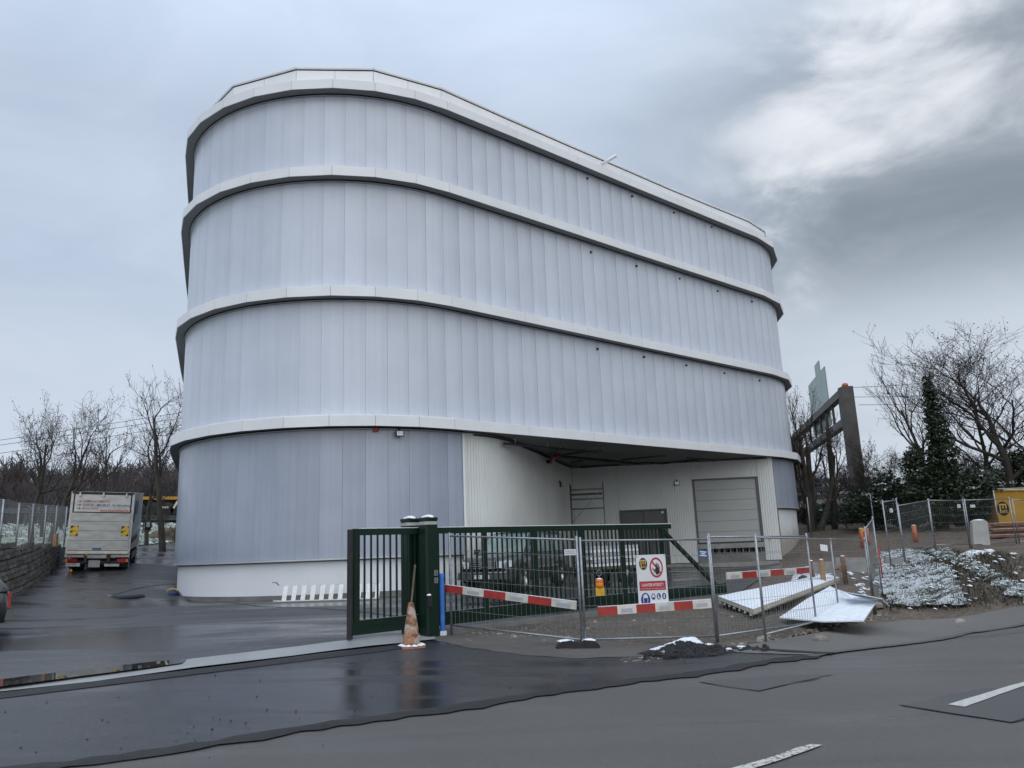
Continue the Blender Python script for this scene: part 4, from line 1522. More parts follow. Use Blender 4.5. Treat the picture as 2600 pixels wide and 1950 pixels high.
def fence_panel(a, b, h, label, group='mobile site fence panels', mid=None, lift=0.14, za=None, zb=None, topdrop=0.0, mat='galv', lean=0.0, wires=True, base_z=None):
    """tubular frame with a welded wire infill between ground points a and b"""
    a, b = Vector(a[:2]), Vector(b[:2])
    z0 = T(a.x, a.y) if za is None else za
    z1 = T(b.x, b.y) if zb is None else zb
    d = (b - a)
    L = d.length
    d /= L
    nn = Vector((-d.y, d.x))
    P = lambda t, k: Vector((a.x + d.x * L * t + nn.x * lean * k, a.y + d.y * L * t + nn.y * lean * k, (z0 * (1 - t) + z1 * t) + k * h - topdrop * k * t))
    g = empty('site_fence', P(0.5, 0), label, 'fence panel', group)
    for t in (0.0, 1.0):
        part('upright', MB().tube([P(t, -0.02), P(t, 1.0 + 0.02)], 0.023, 8), M_[mat], g, smooth=True)
    if mid:
        for t in mid:
            part('upright', MB().tube([P(t, 0.02), P(t, 1.0)], 0.02, 8), M_[mat], g, smooth=True)
    kb = lift / h
    part('top_rail', MB().tube([P(0, 0.985), P(1, 0.985)], RAIL * 0.8, 8), M_[mat], g, smooth=True)
    part('bottom_rail', MB().tube([P(0, kb), P(1, kb)], RAIL * 0.8, 8), M_[mat], g, smooth=True)
    if wires:
        mb = MB()
        n = int(L / 0.10)
        for i in range(1, n):
            mb.tube([P(i / n, kb), P(i / n, 0.985)], 0.0022, 3, cap=False)
        for k in np.linspace(kb, 0.985, 7)[1:-1]:
            mb.tube([P(0, k), P(1, k)], 0.0035, 3, cap=False)
        part('wire_mesh', mb, M_['wire'], g, kind='stuff')
    return g, P, d, L


A_ = at(1262, 1400).xy
B_ = at(1549, 1392).xy
C_ = at(1765, 1359).xy
D_ = at(1888, 1324).xy
L0 = gx(1.98, 0, 0.34).xy
H1 = 1.86
f1, F1, d1, l1 = fence_panel(L0, A_ - Vector((0.03, 0)), H1, 'grey site fence panel nearest the gate post, with a red and white board across it', za=-1.56, zb=-1.74, topdrop=-0.0)
f2, F2, d2, l2 = fence_panel(A_ + Vector((0.03, 0)), B_, H1 - 0.02, 'grey site fence panel carrying the site warning sign and yellow lamp', za=-1.74, zb=-1.80)
f3, F3, d3, l3 = fence_panel(B_ + Vector((0.03, 0.02)), C_, H1 + 0.02, 'grey site fence panel right of the warning sign, with a distant looking barrier board')
P2_ = at(1655, 1388).xy
P4_ = at(1802, 1347).xy
f4, F4, d4, l4 = fence_panel(P2_, D_, H1, 'grey site fence panel in front of the snowy sheets, overlapping its neighbour', mid=(0.62,), topdrop=0.12)
E_ = at_d(2283, 1440, 21.5).xy
f5, F5, d5, l5 = fence_panel(D_ + Vector((0.05, 0.02)), Vector((9.5, 21.0)), 2.0, 'grey site fence panel turning back uphill beside the grassy mound', zb=T(9.5, 21.0), za=-1.86)
Q1 = at_d(2205, 1410, 22.5).xy
Q2 = at_d(2296, 1424, 23.5).xy
Q3 = at_d(2374, 1392, 26.5).xy
Q4 = at_d(2466, 1392, 28.0).xy
Q5 = at_d(2591, 1380, 29.5).xy


def back_panel(x0, t0, b0, x1, t1, b1, d0, d1_, label, brace=False):
    """panel given by the tops and feet of its uprights (photograph px) and their distances"""
    a, c = at_d(x0[1], b0, d0), at_d(x1[1], b1, d1_)
    ta, tb = at_d(x0[0], t0, d0), at_d(x1[0], t1, d1_)
    h = ((ta.z - a.z) + (tb.z - c.z)) / 2
    return fence_panel(a.xy, c.xy, h, label, za=a.z, zb=c.z)


back_panel((2190, 2262), 1270, 1432, (2266, 2297), 1272, 1424, 23.5, 24.0, 'site fence panel at the crest of the mound with a small white notice')
back_panel((2270, 2299), 1279, 1424, (2354, 2374), 1272, 1393, 24.2, 27.5, 'site fence panel above the mound with greenish posts, behind a timber frame')
back_panel((2356, 2376), 1274, 1394, (2443, 2463), 1264, 1391, 27.6, 28.5, 'site fence panel left of the grey plastic barrier, with a white notice at its top')
back_panel((2456, 2468), 1266, 1393, (2566, 2582), 1266, 1385, 28.6, 29.5, 'site fence panel right of the grey plastic barrier, in front of the yellow hut')
back_panel((2584, 2590), 1272, 1386, (2640, 2645), 1262, 1380, 29.6, 30.5, 'site fence panel at the right edge of the picture')


def notice(x, y, d, w, h, n=(0.1, -1, 0), label='small white paper notice', lines=2, mat='sign_white'):
    o = at_d(x, y, d)
    M = frame3(o, Vector((-n[1], n[0], 0)), n)
    mb = MB().box((0, 0, 0), (w, h, 0.008), M.to_3x3().to_4x4(), 0)
    mb = MB()
    mb.add([M @ Vector(p) for p in ((-w / 2, -h / 2, 0), (w / 2, -h / 2, 0), (w / 2, h / 2, 0), (-w / 2, h / 2, 0), (-w / 2, -h / 2, -0.006), (w / 2, -h / 2, -0.006), (w / 2, h / 2, -0.006), (-w / 2, h / 2, -0.006))],
           [(0, 1, 2, 3), (7, 6, 5, 4), (0, 4, 5, 1), (1, 5, 6, 2), (2, 6, 7, 3), (3, 7, 4, 0)])
    g = solo('notice', mb, M_[mat], label, 'notice')
    mb = MB()
    for i in range(lines):
        yy = h * (0.18 - 0.32 * i / max(lines - 1, 1))
        flat(mb, M, ((-w * 0.38, yy - h * 0.04), (w * 0.38, yy - h * 0.04), (w * 0.38, yy + h * 0.04), (-w * 0.38, yy + h * 0.04)), 0.003)
    part('print', mb, M_['stone_pale'] if mat == 'sign_white' else M_['sign_white'], g)
    return g


q, _ = on_line(1448, 1402, F1(0, 0).xy, d1)
notice(1448, 1402, q.y - 0.02, 0.245, 0.105, (d1.y, -d1.x, 0), 'small white notice tied to the wire beside the foot of two fence panels')
notice(2263, 1296, 23.8, 0.09, 0.12, (0, -1, 0), 'small white notice on the fence panel at the mound crest')
notice(2435, 1285, 28.3, 0.12, 0.12, (0.1, -1, 0), 'small white notice near the top of the fence left of the plastic barrier')
notice(2470, 1285, 28.4, 0.17, 0.10, (0, -1, 0), 'wider white notice on the fence above the grey plastic barrier')

# weighted foot under the corner of the fence
ft = empty('fence_foot', (A_.x - 0.1, A_.y, T(A_.x, A_.y)), 'black rubber fence foot with snow on its top', 'foot')
zf = T(A_.x, A_.y)
fd = Vector((1, 0.04, 0))
mb = MB()
prof = [(-0.38, 0.0), (0.38, 0.0), (0.36, 0.06), (0.26, 0.13), (0.10, 0.145), (0.07, 0.115), (-0.07, 0.115), (-0.10, 0.145), (-0.28, 0.135), (-0.37, 0.06)]
fo = Vector((A_.x - 0.11, A_.y - 0.02, zf))
Mx = Matrix(((1, 0, 0, fo.x), (0.04, 0, 1, fo.y), (0, 1, 0, fo.z), (0, 0, 0, 1)))
mb.prism(prof, -0.12, 0.12, M=Mx)
part('block', mb, M_['rubber'], ft)
for i, (x, w_) in enumerate(((-0.21, 0.15), (0.19, 0.12))):
    part('snow', MB().blob(fo + Vector((x, 0.0, 0.125)), (w_, 0.1, 0.035), 4 + i, 12, 5, 0.2), M_['snow'], ft, smooth=True)

# barrier boards hung on the fence


def barrier(P, d, L, x0, y0, x1, y1, h, first_red, label, out=0.05):
    o = P(0, 0).xy
    a, sa = on_line(x0, y0, o, d)
    b, sb = on_line(x1, y1, o, d)
    nn = Vector((d.y, -d.x)) if (d.y * -1) < 0 or True else None
    nn = Vector((d.y, -d.x)).to_3d()
    if nn.y > 0:
        nn = -nn
    a, b = a + nn * out, b + nn * out
    ex = (b - a)
    L_ = ex.length
    ex.normalize()
    up = nn.cross(ex)
    if up.z < 0:
        up = -up
    g = empty('barrier_board', (a + b) / 2 - Vector((0, 0, h / 2)), label, 'barrier', 'red and white barrier boards hung on the fence')
    for i in range(6):
        p, q = a + ex * (L_ * i / 6), a + ex * (L_ * (i + 1) / 6)
        red = (i % 2 == 0) == first_red
        part('red_field' if red else 'white_field', MB().bar(p, q, 0.028, h, up=up), M_['board_red' if red else 'board_white'], g)
        if not red:
            c = (p + q) / 2 + nn * 0.017 - up * 0.01
            part('reflector', MB().bar(c - ex * L_ * 0.048, c + ex * L_ * 0.048, 0.006, h * 0.42, up=up), M_['reflector'], g)
    part('snow', MB().bar(a + up * (h / 2 + 0.004), b + up * (h / 2 + 0.004), 0.026, 0.01, up=up), M_['snow'], g)
    return g


barrier(F1, d1, l1, 1129, 1492.5, 1467, 1537, 0.135, True, 'red and white barrier board sloping down to the right, nearest the gate post')
barrier(F2, d2, l2, 1517, 1552, 1803, 1532, 0.145, True, 'red and white barrier board under the white site sign')
barrier(F3, d3, l3, 1839, 1463, 2047, 1448, 0.115, False, 'red and white barrier board right of the sign, by the snowy sheets')

# ------------------------------------------------------------------ site sign
nn2 = Vector((d2.y, -d2.x, 0))
if nn2.y > 0:
    nn2 = -nn2
a, _ = on_line(1621, 1532, F2(0, 0).xy, d2)
b, _ = on_line(1697, 1532, F2(0, 0).xy, d2)
tp, _ = on_line(1621, 1409.5, F2(0, 0).xy, d2)
SW = (b - a).length
SH = tp.z - a.z + 0.10
o = a + nn2 * 0.03 - Vector((0, 0, 0.10))
exs = Vector((d2.x, d2.y, 0))
M = frame3(o, exs, nn2)
sg = empty('site_sign', o + exs * SW / 2, 'white site sign with a red prohibition ring, hand and red banner', 'sign')
mb = MB().box((SW / 2, SH / 2, -0.004), (SW, SH, 0.008))
part('plate', mb, M_['sign_white'], sg, M=M)
U, Vv = SW / 100.0, (SH - 0.10) / 165.0
yb = 0.10
px_ = lambda x: x * U
py_ = lambda y: yb + (165 - y) * Vv
# round emblem with an m over smaller letters
mb = MB()
ellipse(mb, M, px_(23.5), py_(31), 13.5 * U, 21 * Vv, 0.002)
lg = part('emblem', mb, M_['sign_black'], sg)
mb = MB()


def rect(mb, x0, y0, x1, y1, z):
    flat(mb, M, ((px_(x0), py_(y1)), (px_(x1), py_(y1)), (px_(x1), py_(y0)), (px_(x0), py_(y0))), z)


for r in ((14.5, 17, 32.5, 21), (14.5, 21, 18, 45), (21.8, 21, 25, 33), (29, 21, 32.5, 33), (18, 42, 20, 45)):
    rect(mb, *r, 0.004)
part('lettering', mb, M_['sign_gold'], lg)
mb = MB()
letter(mb, 'arti', M, px_(20.5), py_(45), 12 * U, 9 * Vv, 0.004, bold=0.015)
part('lettering', mb, M_['sign_gold'], lg)
# prohibition ring with a raised hand
mb = MB()
ellipse(mb, M, px_(66.5), py_(45), 22.5 * U, 35 * Vv, 0.002, 40, rx2=18 * U, ry2=28 * Vv)
flat(mb, M, ((px_(52), py_(27)), (px_(55), py_(22)), (px_(82), py_(63)), (px_(79), py_(68))), 0.003)
ring = part('prohibition_ring', mb, M_['sign_red'], sg)
mb = MB()
for pts in (((61, 52), (65, 46), (73, 48), (77, 58), (74, 68), (68, 70), (63, 66)),
            ((66, 48), (64.5, 32), (67, 31.5), (69, 47)), ((69, 47), (68.5, 28), (71, 28), (71.7, 47)), ((72, 48), (73.5, 32), (75.8, 33), (74.6, 50)),
            ((74.5, 51), (77, 41), (79, 42.5), (77, 55)), ((61, 54), (56, 49), (54.5, 51), (61, 61))):
    flat(mb, M, [(px_(x), py_(y)) for x, y in pts][::-1], 0.005)
part('hand_symbol', mb, M_['sign_black'], sg)
mb = MB()
for r in ((53.5, 46, 54.4, 52), (54, 58, 54.8, 63)):
    rect(mb, *r, 0.0045)
ellipse(mb, M, px_(54.5), py_(56), 5.2 * U, 11 * Vv, 0.0043, 16, rx2=4.6 * U, ry2=10.2 * Vv)
part('figure_outline', mb, M_['ink'], sg)
mb = MB()
rect(mb, 6, 91, 94, 122.5, 0.002)
bn_ = part('banner', mb, M_['sign_red'], sg)
mb = MB()
letter(mb, 'CHANTIER INTERDIT !', M, px_(13), py_(109), 74 * U, 10.5 * Vv, 0.004, bold=0.012)
letter(mb, "L'entreprise décline toute responsabilité en cas d'accident", M, px_(9), py_(118.5), 82 * U, 4.2 * Vv, 0.004)
part('lettering', mb, M_['sign_white'], bn_)
# blue duty symbols
for cx, cy, rx, ry, shapes in ((23.5, 155, 15.5, 25, (((15, 148), (16.5, 140), (20, 135.5), (24, 134.5), (28, 136), (31, 141), (31.5, 148)), ((15, 149), (17, 149), (18, 165), (19, 174), (16, 160)), ((30, 149), (31.7, 149), (31, 160), (28, 172), (29.5, 160)))),
                               (50, 144, 6.8, 11, (((46, 143), (46.5, 138), (50, 136), (53.5, 138), (54, 143), (53, 150), (51.5, 146), (48.5, 146), (47, 150)),)),
                               (68, 144, 6.8, 11, (((65, 137), (68, 138), (68.5, 146), (72, 150), (71, 152), (65, 151)),)), (86, 144, 6.8, 11, (((84.5, 138), (88, 137), (88, 151), (84, 151), (83.5, 145)),))):
    mb = MB()
    ellipse(mb, M, px_(cx), py_(cy), rx * U, ry * Vv, 0.002, 32)
    dd_ = part('duty_disc', mb, M_['sign_blue'], sg)
    mb = MB()
    for pl in shapes:
        flat(mb, M, [(px_(x), py_(y)) for x, y in pl][::-1], 0.004)
    part('duty_symbol', mb, M_['sign_white'], dd_)
part('screw', MB().box((SW * 0.02 + 0.01, SH - 0.02, 0.004), (0.014, 0.014, 0.006)).box((SW - 0.02, SH - 0.02, 0.004), (0.014, 0.014, 0.006)), M_['brick'], sg, M=M)

# flashing lamp hung on the wire
q, _ = on_line(1522, 1510, F2(0, 0).xy, d2)
q = q + nn2 * 0.06
lp = empty('warning_lamp', q, 'yellow battery lamp with an amber lens hung on the fence by a wire ring', 'lamp')
mb = MB()
mb.box(q + Vector((0, 0, 0.055)), (0.15, 0.085, 0.135), None)
mb.box(q + Vector((0.03, -0.045, 0.07)), (0.05, 0.01, 0.07), None)
part('battery_case', mb, M_['yellow_case'], lp)
mb = MB().lathe([(0.065, 0.125), (0.072, 0.14), (0.07, 0.2), (0.066, 0.205), (0.07, 0.215), (0.068, 0.26), (0.06, 0.272), (0.0, 0.275)], 14, Matrix.Translation(q))
part('lens', mb, M_['amber'], lp, smooth=True)
part('snow', MB().blob(q + Vector((0, 0, 0.27)), (0.05, 0.05, 0.015), 3), M_['snow'], lp, smooth=True)
mb = MB()
c = q + Vector((0, 0, 0.37))
mb.tube([c + exs * 0.045 * math.cos(t) + Vector((0, 0, 0.05 * math.sin(t))) for t in np.linspace(0, 2 * math.pi, 14)], 0.005, 5)
mb.tube([q + Vector((0, 0, 0.27)), c - Vector((0, 0, 0.05))], 0.006, 5)
part('hanging_ring', mb, M_['galv'], lp, smooth=True)

# old cone, stake and foam sleeve by the gate post
cp = at(889, 1399)
cn = empty('traffic_cone', cp, 'faded dirty traffic cone with torn bands, snow round its foot, beside the gate post', 'cone')
Mc = Matrix.Translation(cp)
mb = MB()
mb.box(cp + Vector((0, 0, 0.02)), (0.40, 0.40, 0.04), Matrix.Rotation(0.35, 4, 'Z'))
part('foot_plate', mb, pmat('cone_foot', (0.38, 0.17, 0.12), (0.26, 0.13, 0.095), 6, 0.7), cn)


def cone_mat():
    m = pmat('cone_old', (0.34, 0.17, 0.09), (0.14, 0.055, 0.04), 5, 0.7, bump=0.3, bscale=30, stretch=(1, 1, 1.8), detail=8, lo=0.42, hi=0.58)
    t = m.node_tree
    b = t.nodes['Principled BSDF']
    old = b.inputs['Base Color'].links[0].from_socket
    g = N(t, 'ShaderNodeTexCoord')
    n = N(t, 'ShaderNodeTexNoise', ins={'Scale': 7.0, 'Detail': 6.0})
    t.links.new(g.outputs['Object'], n.inputs['Vector'])
    t.links.new(mixc(t, maprange(t, n.outputs[0], 0.52, 0.6, 0, 0.8), old, (0.40, 0.35, 0.31)), b.inputs['Base Color'])
    return m


part('body', MB().lathe([(0.155, 0.035), (0.15, 0.06), (0.14, 0.19), (0.137, 0.195), (0.05, 0.73), (0.035, 0.75), (0.0, 0.75)], 20, Mc), cone_mat(), cn, smooth=True)
mb = MB()
for i in range(11):
    t = i * 2 * math.pi / 11
    if i in (3, 4):
        continue
    mb.blob(cp + Vector((0.175 * math.cos(t), 0.175 * math.sin(t), 0.035)), (0.06, 0.05, 0.03), i, 7, 4, 0.3)
part('snow', mb, M_['snow'], cn, smooth=True, kind='stuff')
mb = MB().bar(cp + Vector((0.0, 0.02, 0.70)), cp + Vector((0.06, 0.14, 1.38)), 0.03, 0.02)
solo('wooden_stake', mb, M_['wood_grey'], 'thin brown wooden lath stuck in the top of the dirty cone', 'stake')
q = gx(1.80, 0, 0.30)
z0 = T(q.x, q.y)
mb = MB()
mb.lathe([(0.036, 0.03), (0.048, 0.04), (0.05, 0.38), (0.043, 0.42), (0.05, 0.46), (0.05, 1.0), (0.046, 1.05), (0.05, 1.09), (0.048, 1.17), (0.034, 1.175)], 14, Matrix.Translation((q.x, q.y, z0)))
solo('foam_sleeve', mb, M_['blue_foam'], 'bright blue foam tube standing against the green gate post', 'tube', smooth=True)
mb = MB()
mb.bar((q.x + 0.02, q.y - 0.02, z0 + 0.1), (q.x + 0.02, q.y - 0.02, z0 + 0.02), 0.12, 0.1)
solo('white_block', mb, M_['sign_white'], 'small white block under the blue foam tube', 'block')

# aluminium steps lying on their side at the plinth
la, _s0 = Vector((0, 0, 0)), 0
p0 = at(604, 1302.5)
p1 = at(818, 1296)
ld = empty('step_ladder', (p0 + p1) / 2, 'aluminium step ladder lying on its side against the white plinth', 'ladder')
exl = (p1 - p0).normalized()
Ll = (p1 - p0).length
bk = Vector((-exl.y, exl.x, 0))
if bk.y < 0:
    bk = -bk
lowr = lambda t: p0 + exl * (Ll * t) + Vector((0, 0, 0.05))
upr = lambda t: p0 + exl * (Ll * t) + bk * 0.16 + Vector((0, 0, 0.48))
for f, nm in ((lowr, 'side_rail'), (upr, 'side_rail')):
    part(nm, MB().bar(f(-0.03), f(1.0), 0.03, 0.07, up=bk), M_['alu'], ld)
for i in range(11):
    t = 0.02 + i * 0.094
    a, b = lowr(t), upr(t)
    tw = exl * 0.135 - bk * 0.02
    rise = exl * 0.03
    mb = MB()
    for j in range(3):
        u0, u1 = j / 3.0, (j + 0.92) / 3.0
        vs = [a + tw * u0 - bk * 0.03, a + tw * u1 - bk * 0.03, b + rise + tw * u1 - bk * 0.03, b + rise + tw * u0 - bk * 0.03]
        mb.add(vs + [v + bk * 0.02 for v in vs], [(0, 1, 2, 3), (7, 6, 5, 4), (0, 4, 5, 1), (1, 5, 6, 2), (2, 6, 7, 3), (3, 7, 4, 0)])
    part('tread', mb, M_['alu'], ld)
part('rear_leg', MB().bar(lowr(0.0), lowr(0.0) - exl * 0.22 + bk * 0.15, 0.03, 0.05), M_['alu'], ld)
part('hook', MB().bar(upr(-0.02), upr(-0.05) + Vector((0, 0, 0.1)), 0.03, 0.04).bar(upr(-0.05) + Vector((0, 0, 0.1)), upr(-0.09) + Vector((0, 0, 0.11)), 0.03, 0.03), M_['galv'], ld)

# strap left on the kerb of the plinth, manhole
q = at(375, 1284)
mb = MB().blob(q, (0.2, 0.16, 0.14), 5, 9, 5, 0.3)
sb = solo('ratchet_strap', mb, pmat('strap_blue', (0.02, 0.05, 0.16), (0.015, 0.03, 0.1), 6, 0.7), 'small blue bundle with a yellow strap at the foot of the plinth', 'bundle', smooth=True)
mb = MB().tube([q + Vector((0.2 * math.cos(t), -0.1, 0.1 + 0.09 * math.sin(t))) for t in np.linspace(0.2, 3, 8)], 0.02, 5)
part('strap', mb, M_['chev_yellow'], sb)
q = at(272, 1287)
mh = empty('manhole', q, 'raised round manhole in the wet ramp, its black rim half sealed', 'manhole')
nrm = Matrix.Translation(q + Vector((0, 0, 0.0)))
part('frame', MB().lathe([(0.62, -0.05), (0.48, 0.02), (0.4, 0.03), (0.4, 0.015)], 26, nrm), M_['tar'], mh, smooth=True)
part('cover', MB().lathe([(0.4, 0.0), (0.4, 0.022), (0.0, 0.025)], 26, nrm), M_['asphalt_yard'], mh)
mb = MB().bar(q + Vector((-0.66, -0.12, 0.02)), q + Vector((-0.36, -0.22, 0.035)), 0.06, 0.02)
solo('rag', mb, M_['snow_wet'], 'pale scrap lying by the manhole rim', 'scrap')

M_['scaffold'] = pmat('scaffold_tube', (0.16, 0.165, 0.17), (0.11, 0.115, 0.12), 6, 0.5, metal=0.5)
# ------------------------------------------------------------------ tower scaffold in the corner of the recess
sc0 = Vector((2.55, 36.7))
sca = empty('scaffold_tower', (sc0.x, sc0.y, T(sc0.x, sc0.y)), 'narrow tubular scaffold tower on wheels in the dark corner of the recess', 'scaffold')
ez0, ez1 = T(sc0.x, sc0.y) + 0.18, 2.85
sex, sey = Vector((0.99, -0.11)), Vector((0.11, 0.99))
WX, WY = 1.55, 0.75
cor = [sc0 + sex * (i * WX) + sey * (j * WY) for i, j in ((0, 0), (1, 0), (1, 1), (0, 1))]
for c in cor:
    part('standard', MB().tube([(c.x, c.y, ez0), (c.x, c.y, ez1)], 0.027, 7), M_['scaffold'], sca, smooth=True)
    part('wheel', MB().lathe([(0.1, -0.03), (0.1, 0.03)], 12, frame3((c.x, c.y, T(c.x, c.y) + 0.1), (0, 1, 0), (1, 0, 0))), M_['rubber'], sca)
for k, z in enumerate(np.arange(ez0 + 0.1, ez1 + 0.01, 0.45)):
    for i in (0, 1, 2, 3):
        a, b = cor[i], cor[(i + 1) % 4]
        if i in (1, 3) or k % 2 == 0 or z > 1.2:
            part('rung', MB().tube([(a.x, a.y, z + (0.0 if i % 2 else 0.06)), (b.x, b.y, z + (0.0 if i % 2 else 0.06))], 0.018, 6), M_['scaffold'], sca, smooth=True)
for z0_, z1_ in ((ez0 + 0.3, 1.0), (1.0, 2.6)):
    a, b = cor[0], cor[1]
    part('diagonal_brace', MB().tube([(a.x, a.y, z0_), (b.x, b.y, z1_)], 0.018, 6), M_['steel'], sca, smooth=True)
c = (cor[0] + cor[2]) / 2
part('platform', MB().box((c.x, c.y, 2.35), (WX - 0.1, WY - 0.1, 0.06), Matrix.Rotation(-0.11, 4, 'Z')), M_['wood_grey'], sca)

# ------------------------------------------------------------------ low trailer with pale boards behind the car
t0 = Vector((3.1, 27.4))
tz = T(t0.x, t0.y)
trl = empty('flat_trailer', (t0.x, t0.y, tz), 'low flat trailer standing behind the dark off-road car', 'trailer')
R_ = Matrix.Translation((t0.x, t0.y, tz)) @ Matrix.Rotation(rad(25), 4, 'Z')
lpT = lambda nm, mb, m: part(nm, mb, M_[m], trl, M=R_)
lpT('deck', MB().box((0, 0, 0.55), (2.6, 1.5, 0.08)), 'wood_grey')
lpT('chassis', MB().box((0, 0, 0.44), (2.7, 0.9, 0.12)), 'black')
lpT('drawbar', MB().bar((-1.2, 0, 0.44), (-2.3, 0, 0.44), 0.07, 0.07), 'black')
for y in (-0.72, 0.72):
    wM = R_ @ frame3((0.2, y, 0.3), (1, 0, 0), (0, -1, 0))
    w_ = part('wheel', MB().lathe([(0.12, -0.09), (0.28, -0.09), (0.31, -0.05), (0.31, 0.05), (0.28, 0.09), (0.12, 0.09)], 18, wM), M_['rubber'], trl, smooth=True)
    part('rim', MB().lathe([(0.0, 0.06), (0.13, 0.05), (0.17, 0.092)], 14, wM), M_['steel'], w_, smooth=True)
for i in range(6):
    mb = MB()
    Mi = R_ @ Matrix.Translation((random.uniform(-0.05, 0.05), random.uniform(-0.03, 0.03), 0.655 + i * 0.115)) @ Matrix.Rotation(random.uniform(-0.04, 0.04), 4, 'Z')
    vs = MB().box((0, 0, 0), (1.9, 1.1, 0.1))
    mb.add([Mi @ Vector(v) for v in vs.v], vs.f)
    solo('insulation_board', mb, M_['foil'] if i % 2 else M_['render'], ('lowest', 'second lowest', 'third lowest', 'third highest', 'second highest', 'topmost')[i] + ' pale board of the stack on the low trailer', 'board', 'pale boards stacked on the trailer')

# ------------------------------------------------------------------ sheets, timber and pipes on the earth
def slab_thing(name, corners, th, mat, label, cat, group=None, sub=0, snow=True):
    top = [Vector(c) for c in corners]
    mb = MB()
    n = len(top)
    low = [c - Vector((0, 0, th)) for c in top]
    mb.add(top + low, [tuple(range(n)), tuple(range(n, 2 * n))[::-1]] + [(i, n + i, n + (i + 1) % n, (i + 1) % n) for i in range(n)])
    return solo(name, mb, mat, label, cat, group)


e1 = [at_z(1822, 1514, -1.42), at_z(1912.6, 1548, -1.48), at_z(2131, 1466, -1.30), at_z(2098.7, 1458, -1.24)]
s1 = slab_thing('sandwich_panel', e1, 0.09, M_['board_white'], 'long pale cladding panel covered in snow, propped on blocks behind the fence', 'panel', 'snowy panels on the earth')
mid_a, mid_b = e1[0].lerp(e1[1], 0.5), e1[3].lerp(e1[2], 0.5)
sn_ = MB()
n_ = 14
rows = []
for i in range(n_ + 1):
    t = i / n_
    A, B = e1[0].lerp(e1[3], t), e1[1].lerp(e1[2], t)
    row = []
    for j in range(7):
        u = j / 6
        p = A.lerp(B, u)
        edge = min(u, 1 - u, t, 1 - t)
        row.append(p + Vector((0, 0, 0.006 + 0.05 * min(1, edge * 9) + random.uniform(-0.004, 0.004))))
    rows.append(row)
vs = [p for r in rows for p in r]
sn_.add(vs, [(i * 7 + j, i * 7 + j + 1, (i + 1) * 7 + j + 1, (i + 1) * 7 + j) for i in range(n_) for j in range(6)])
snow_m = sn_.mesh('snow', M_['snow'], True)
part('snow', snow_m, None, s1)
# ribbed underside along the near edge
for k in range(7):
    t = (k + 0.5) / 7
    p = e1[0].lerp(e1[1], t) - Vector((0, 0, 0.125))
    q = e1[3].lerp(e1[2], t) - Vector((0, 0, 0.125))
    part('rib', MB().bar(p, p.lerp(q, 0.98), 0.05, 0.05), M_['board_white'], s1)
e2 = [at_z(1979, 1567, -1.62), at_z(2088, 1577, -1.66), at_z(2255, 1538, -1.36), at_z(2218, 1517, -1.28), at_z(2108, 1488, -1.20)]
# second sheet: a thin one, bent and torn
low_m = e2[1].lerp(e2[2], 0.62) + Vector((0, 0, -0.16))
S2 = MB()
pts2 = [e2[0], e2[1], low_m, at_z(2225, 1527, -1.40), at_z(2196, 1515, -1.34), at_z(2126, 1498, -1.30), e2[4], e2[0].lerp(e2[4], 0.5) + Vector((0, 0, 0.03))]
ctr = Vector((0, 0, 0))
for p in pts2:
    ctr += p / len(pts2)
n_ = len(pts2)
S2.add(pts2 + [ctr + Vector((0, 0, 0.0))] + [p - Vector((0, 0, 0.025)) for p in pts2], [(i, (i + 1) % n_, n_) for i in range(n_)] + [(i, n_ + 1 + i, n_ + 1 + (i + 1) % n_, (i + 1) % n_) for i in range(n_)] + [tuple(n_ + 1 + i for i in range(n_))[::-1]])
solo('metal_sheet', S2, M_['snow'], 'bent white sheet covered in snow, lying nearest the kerb by the fence', 'sheet', 'snowy panels on the earth')
S3 = [at_z(2131, 1500, -1.22), at_z(2160, 1517, -1.3), at_z(2200, 1523, -1.36), at_z(2236, 1523, -1.38), at_z(2259, 1538, -1.45), at_z(2240, 1519, -1.33), at_z(2208, 1513, -1.25)]
slab_thing('metal_sheet', S3, 0.02, M_['snow'], 'narrow torn strip of white sheet lying on the bent snowy sheet', 'sheet', 'snowy panels on the earth')
for i, (x, y) in enumerate(((1968, 1536), (1993, 1524), (2086, 1493), (2106, 1490))):
    p = at_z(x, y, -1.58)
    g = empty('hollow_block', (p.x, p.y, T(p.x, p.y)), ('left hollow brick', 'second hollow brick', 'third hollow brick', 'right hollow brick')[i] + ' of the row propping up the long snowy panel', 'block', 'hollow bricks under the long panel')
    zt = T(p.x, p.y)
    hh = max(0.14, -1.53 - zt)
    mb = MB()
    for dx in (-0.12, 0.0, 0.12):
        mb.box((p.x + dx, p.y + 0.1, zt + hh / 2), (0.035, 0.22, hh))
    mb.box((p.x, p.y + 0.1, zt + 0.02), (0.27, 0.22, 0.04)).box((p.x, p.y + 0.1, zt + hh - 0.02), (0.27, 0.22, 0.04))
    part('body', mb, M_['brick'], g)


def post(x, ytop, ybot, d, r, mat, label, square=False, snowcap=True, cat='stake', name='wooden_stake', group=None):
    a, b = at_d(x, ybot, d), at_d(x, ytop, d)
    a.z = min(a.z, T(a.x, a.y))
    mb = MB()
    if square:
        mb.bar(a, Vector((a.x, a.y, b.z)), r * 2, r * 2, up=(0, 1, 0))
    else:
        mb.tube([a, Vector((a.x, a.y, b.z))], r, 12)
    g = solo(name, mb, M_[mat], label, cat, group, smooth=not square)
    if snowcap:
        part('snow', MB().blob((a.x, a.y, b.z), (r * 0.95, r * 0.95, 0.025), 3), M_['snow'], g, smooth=True)
    return g


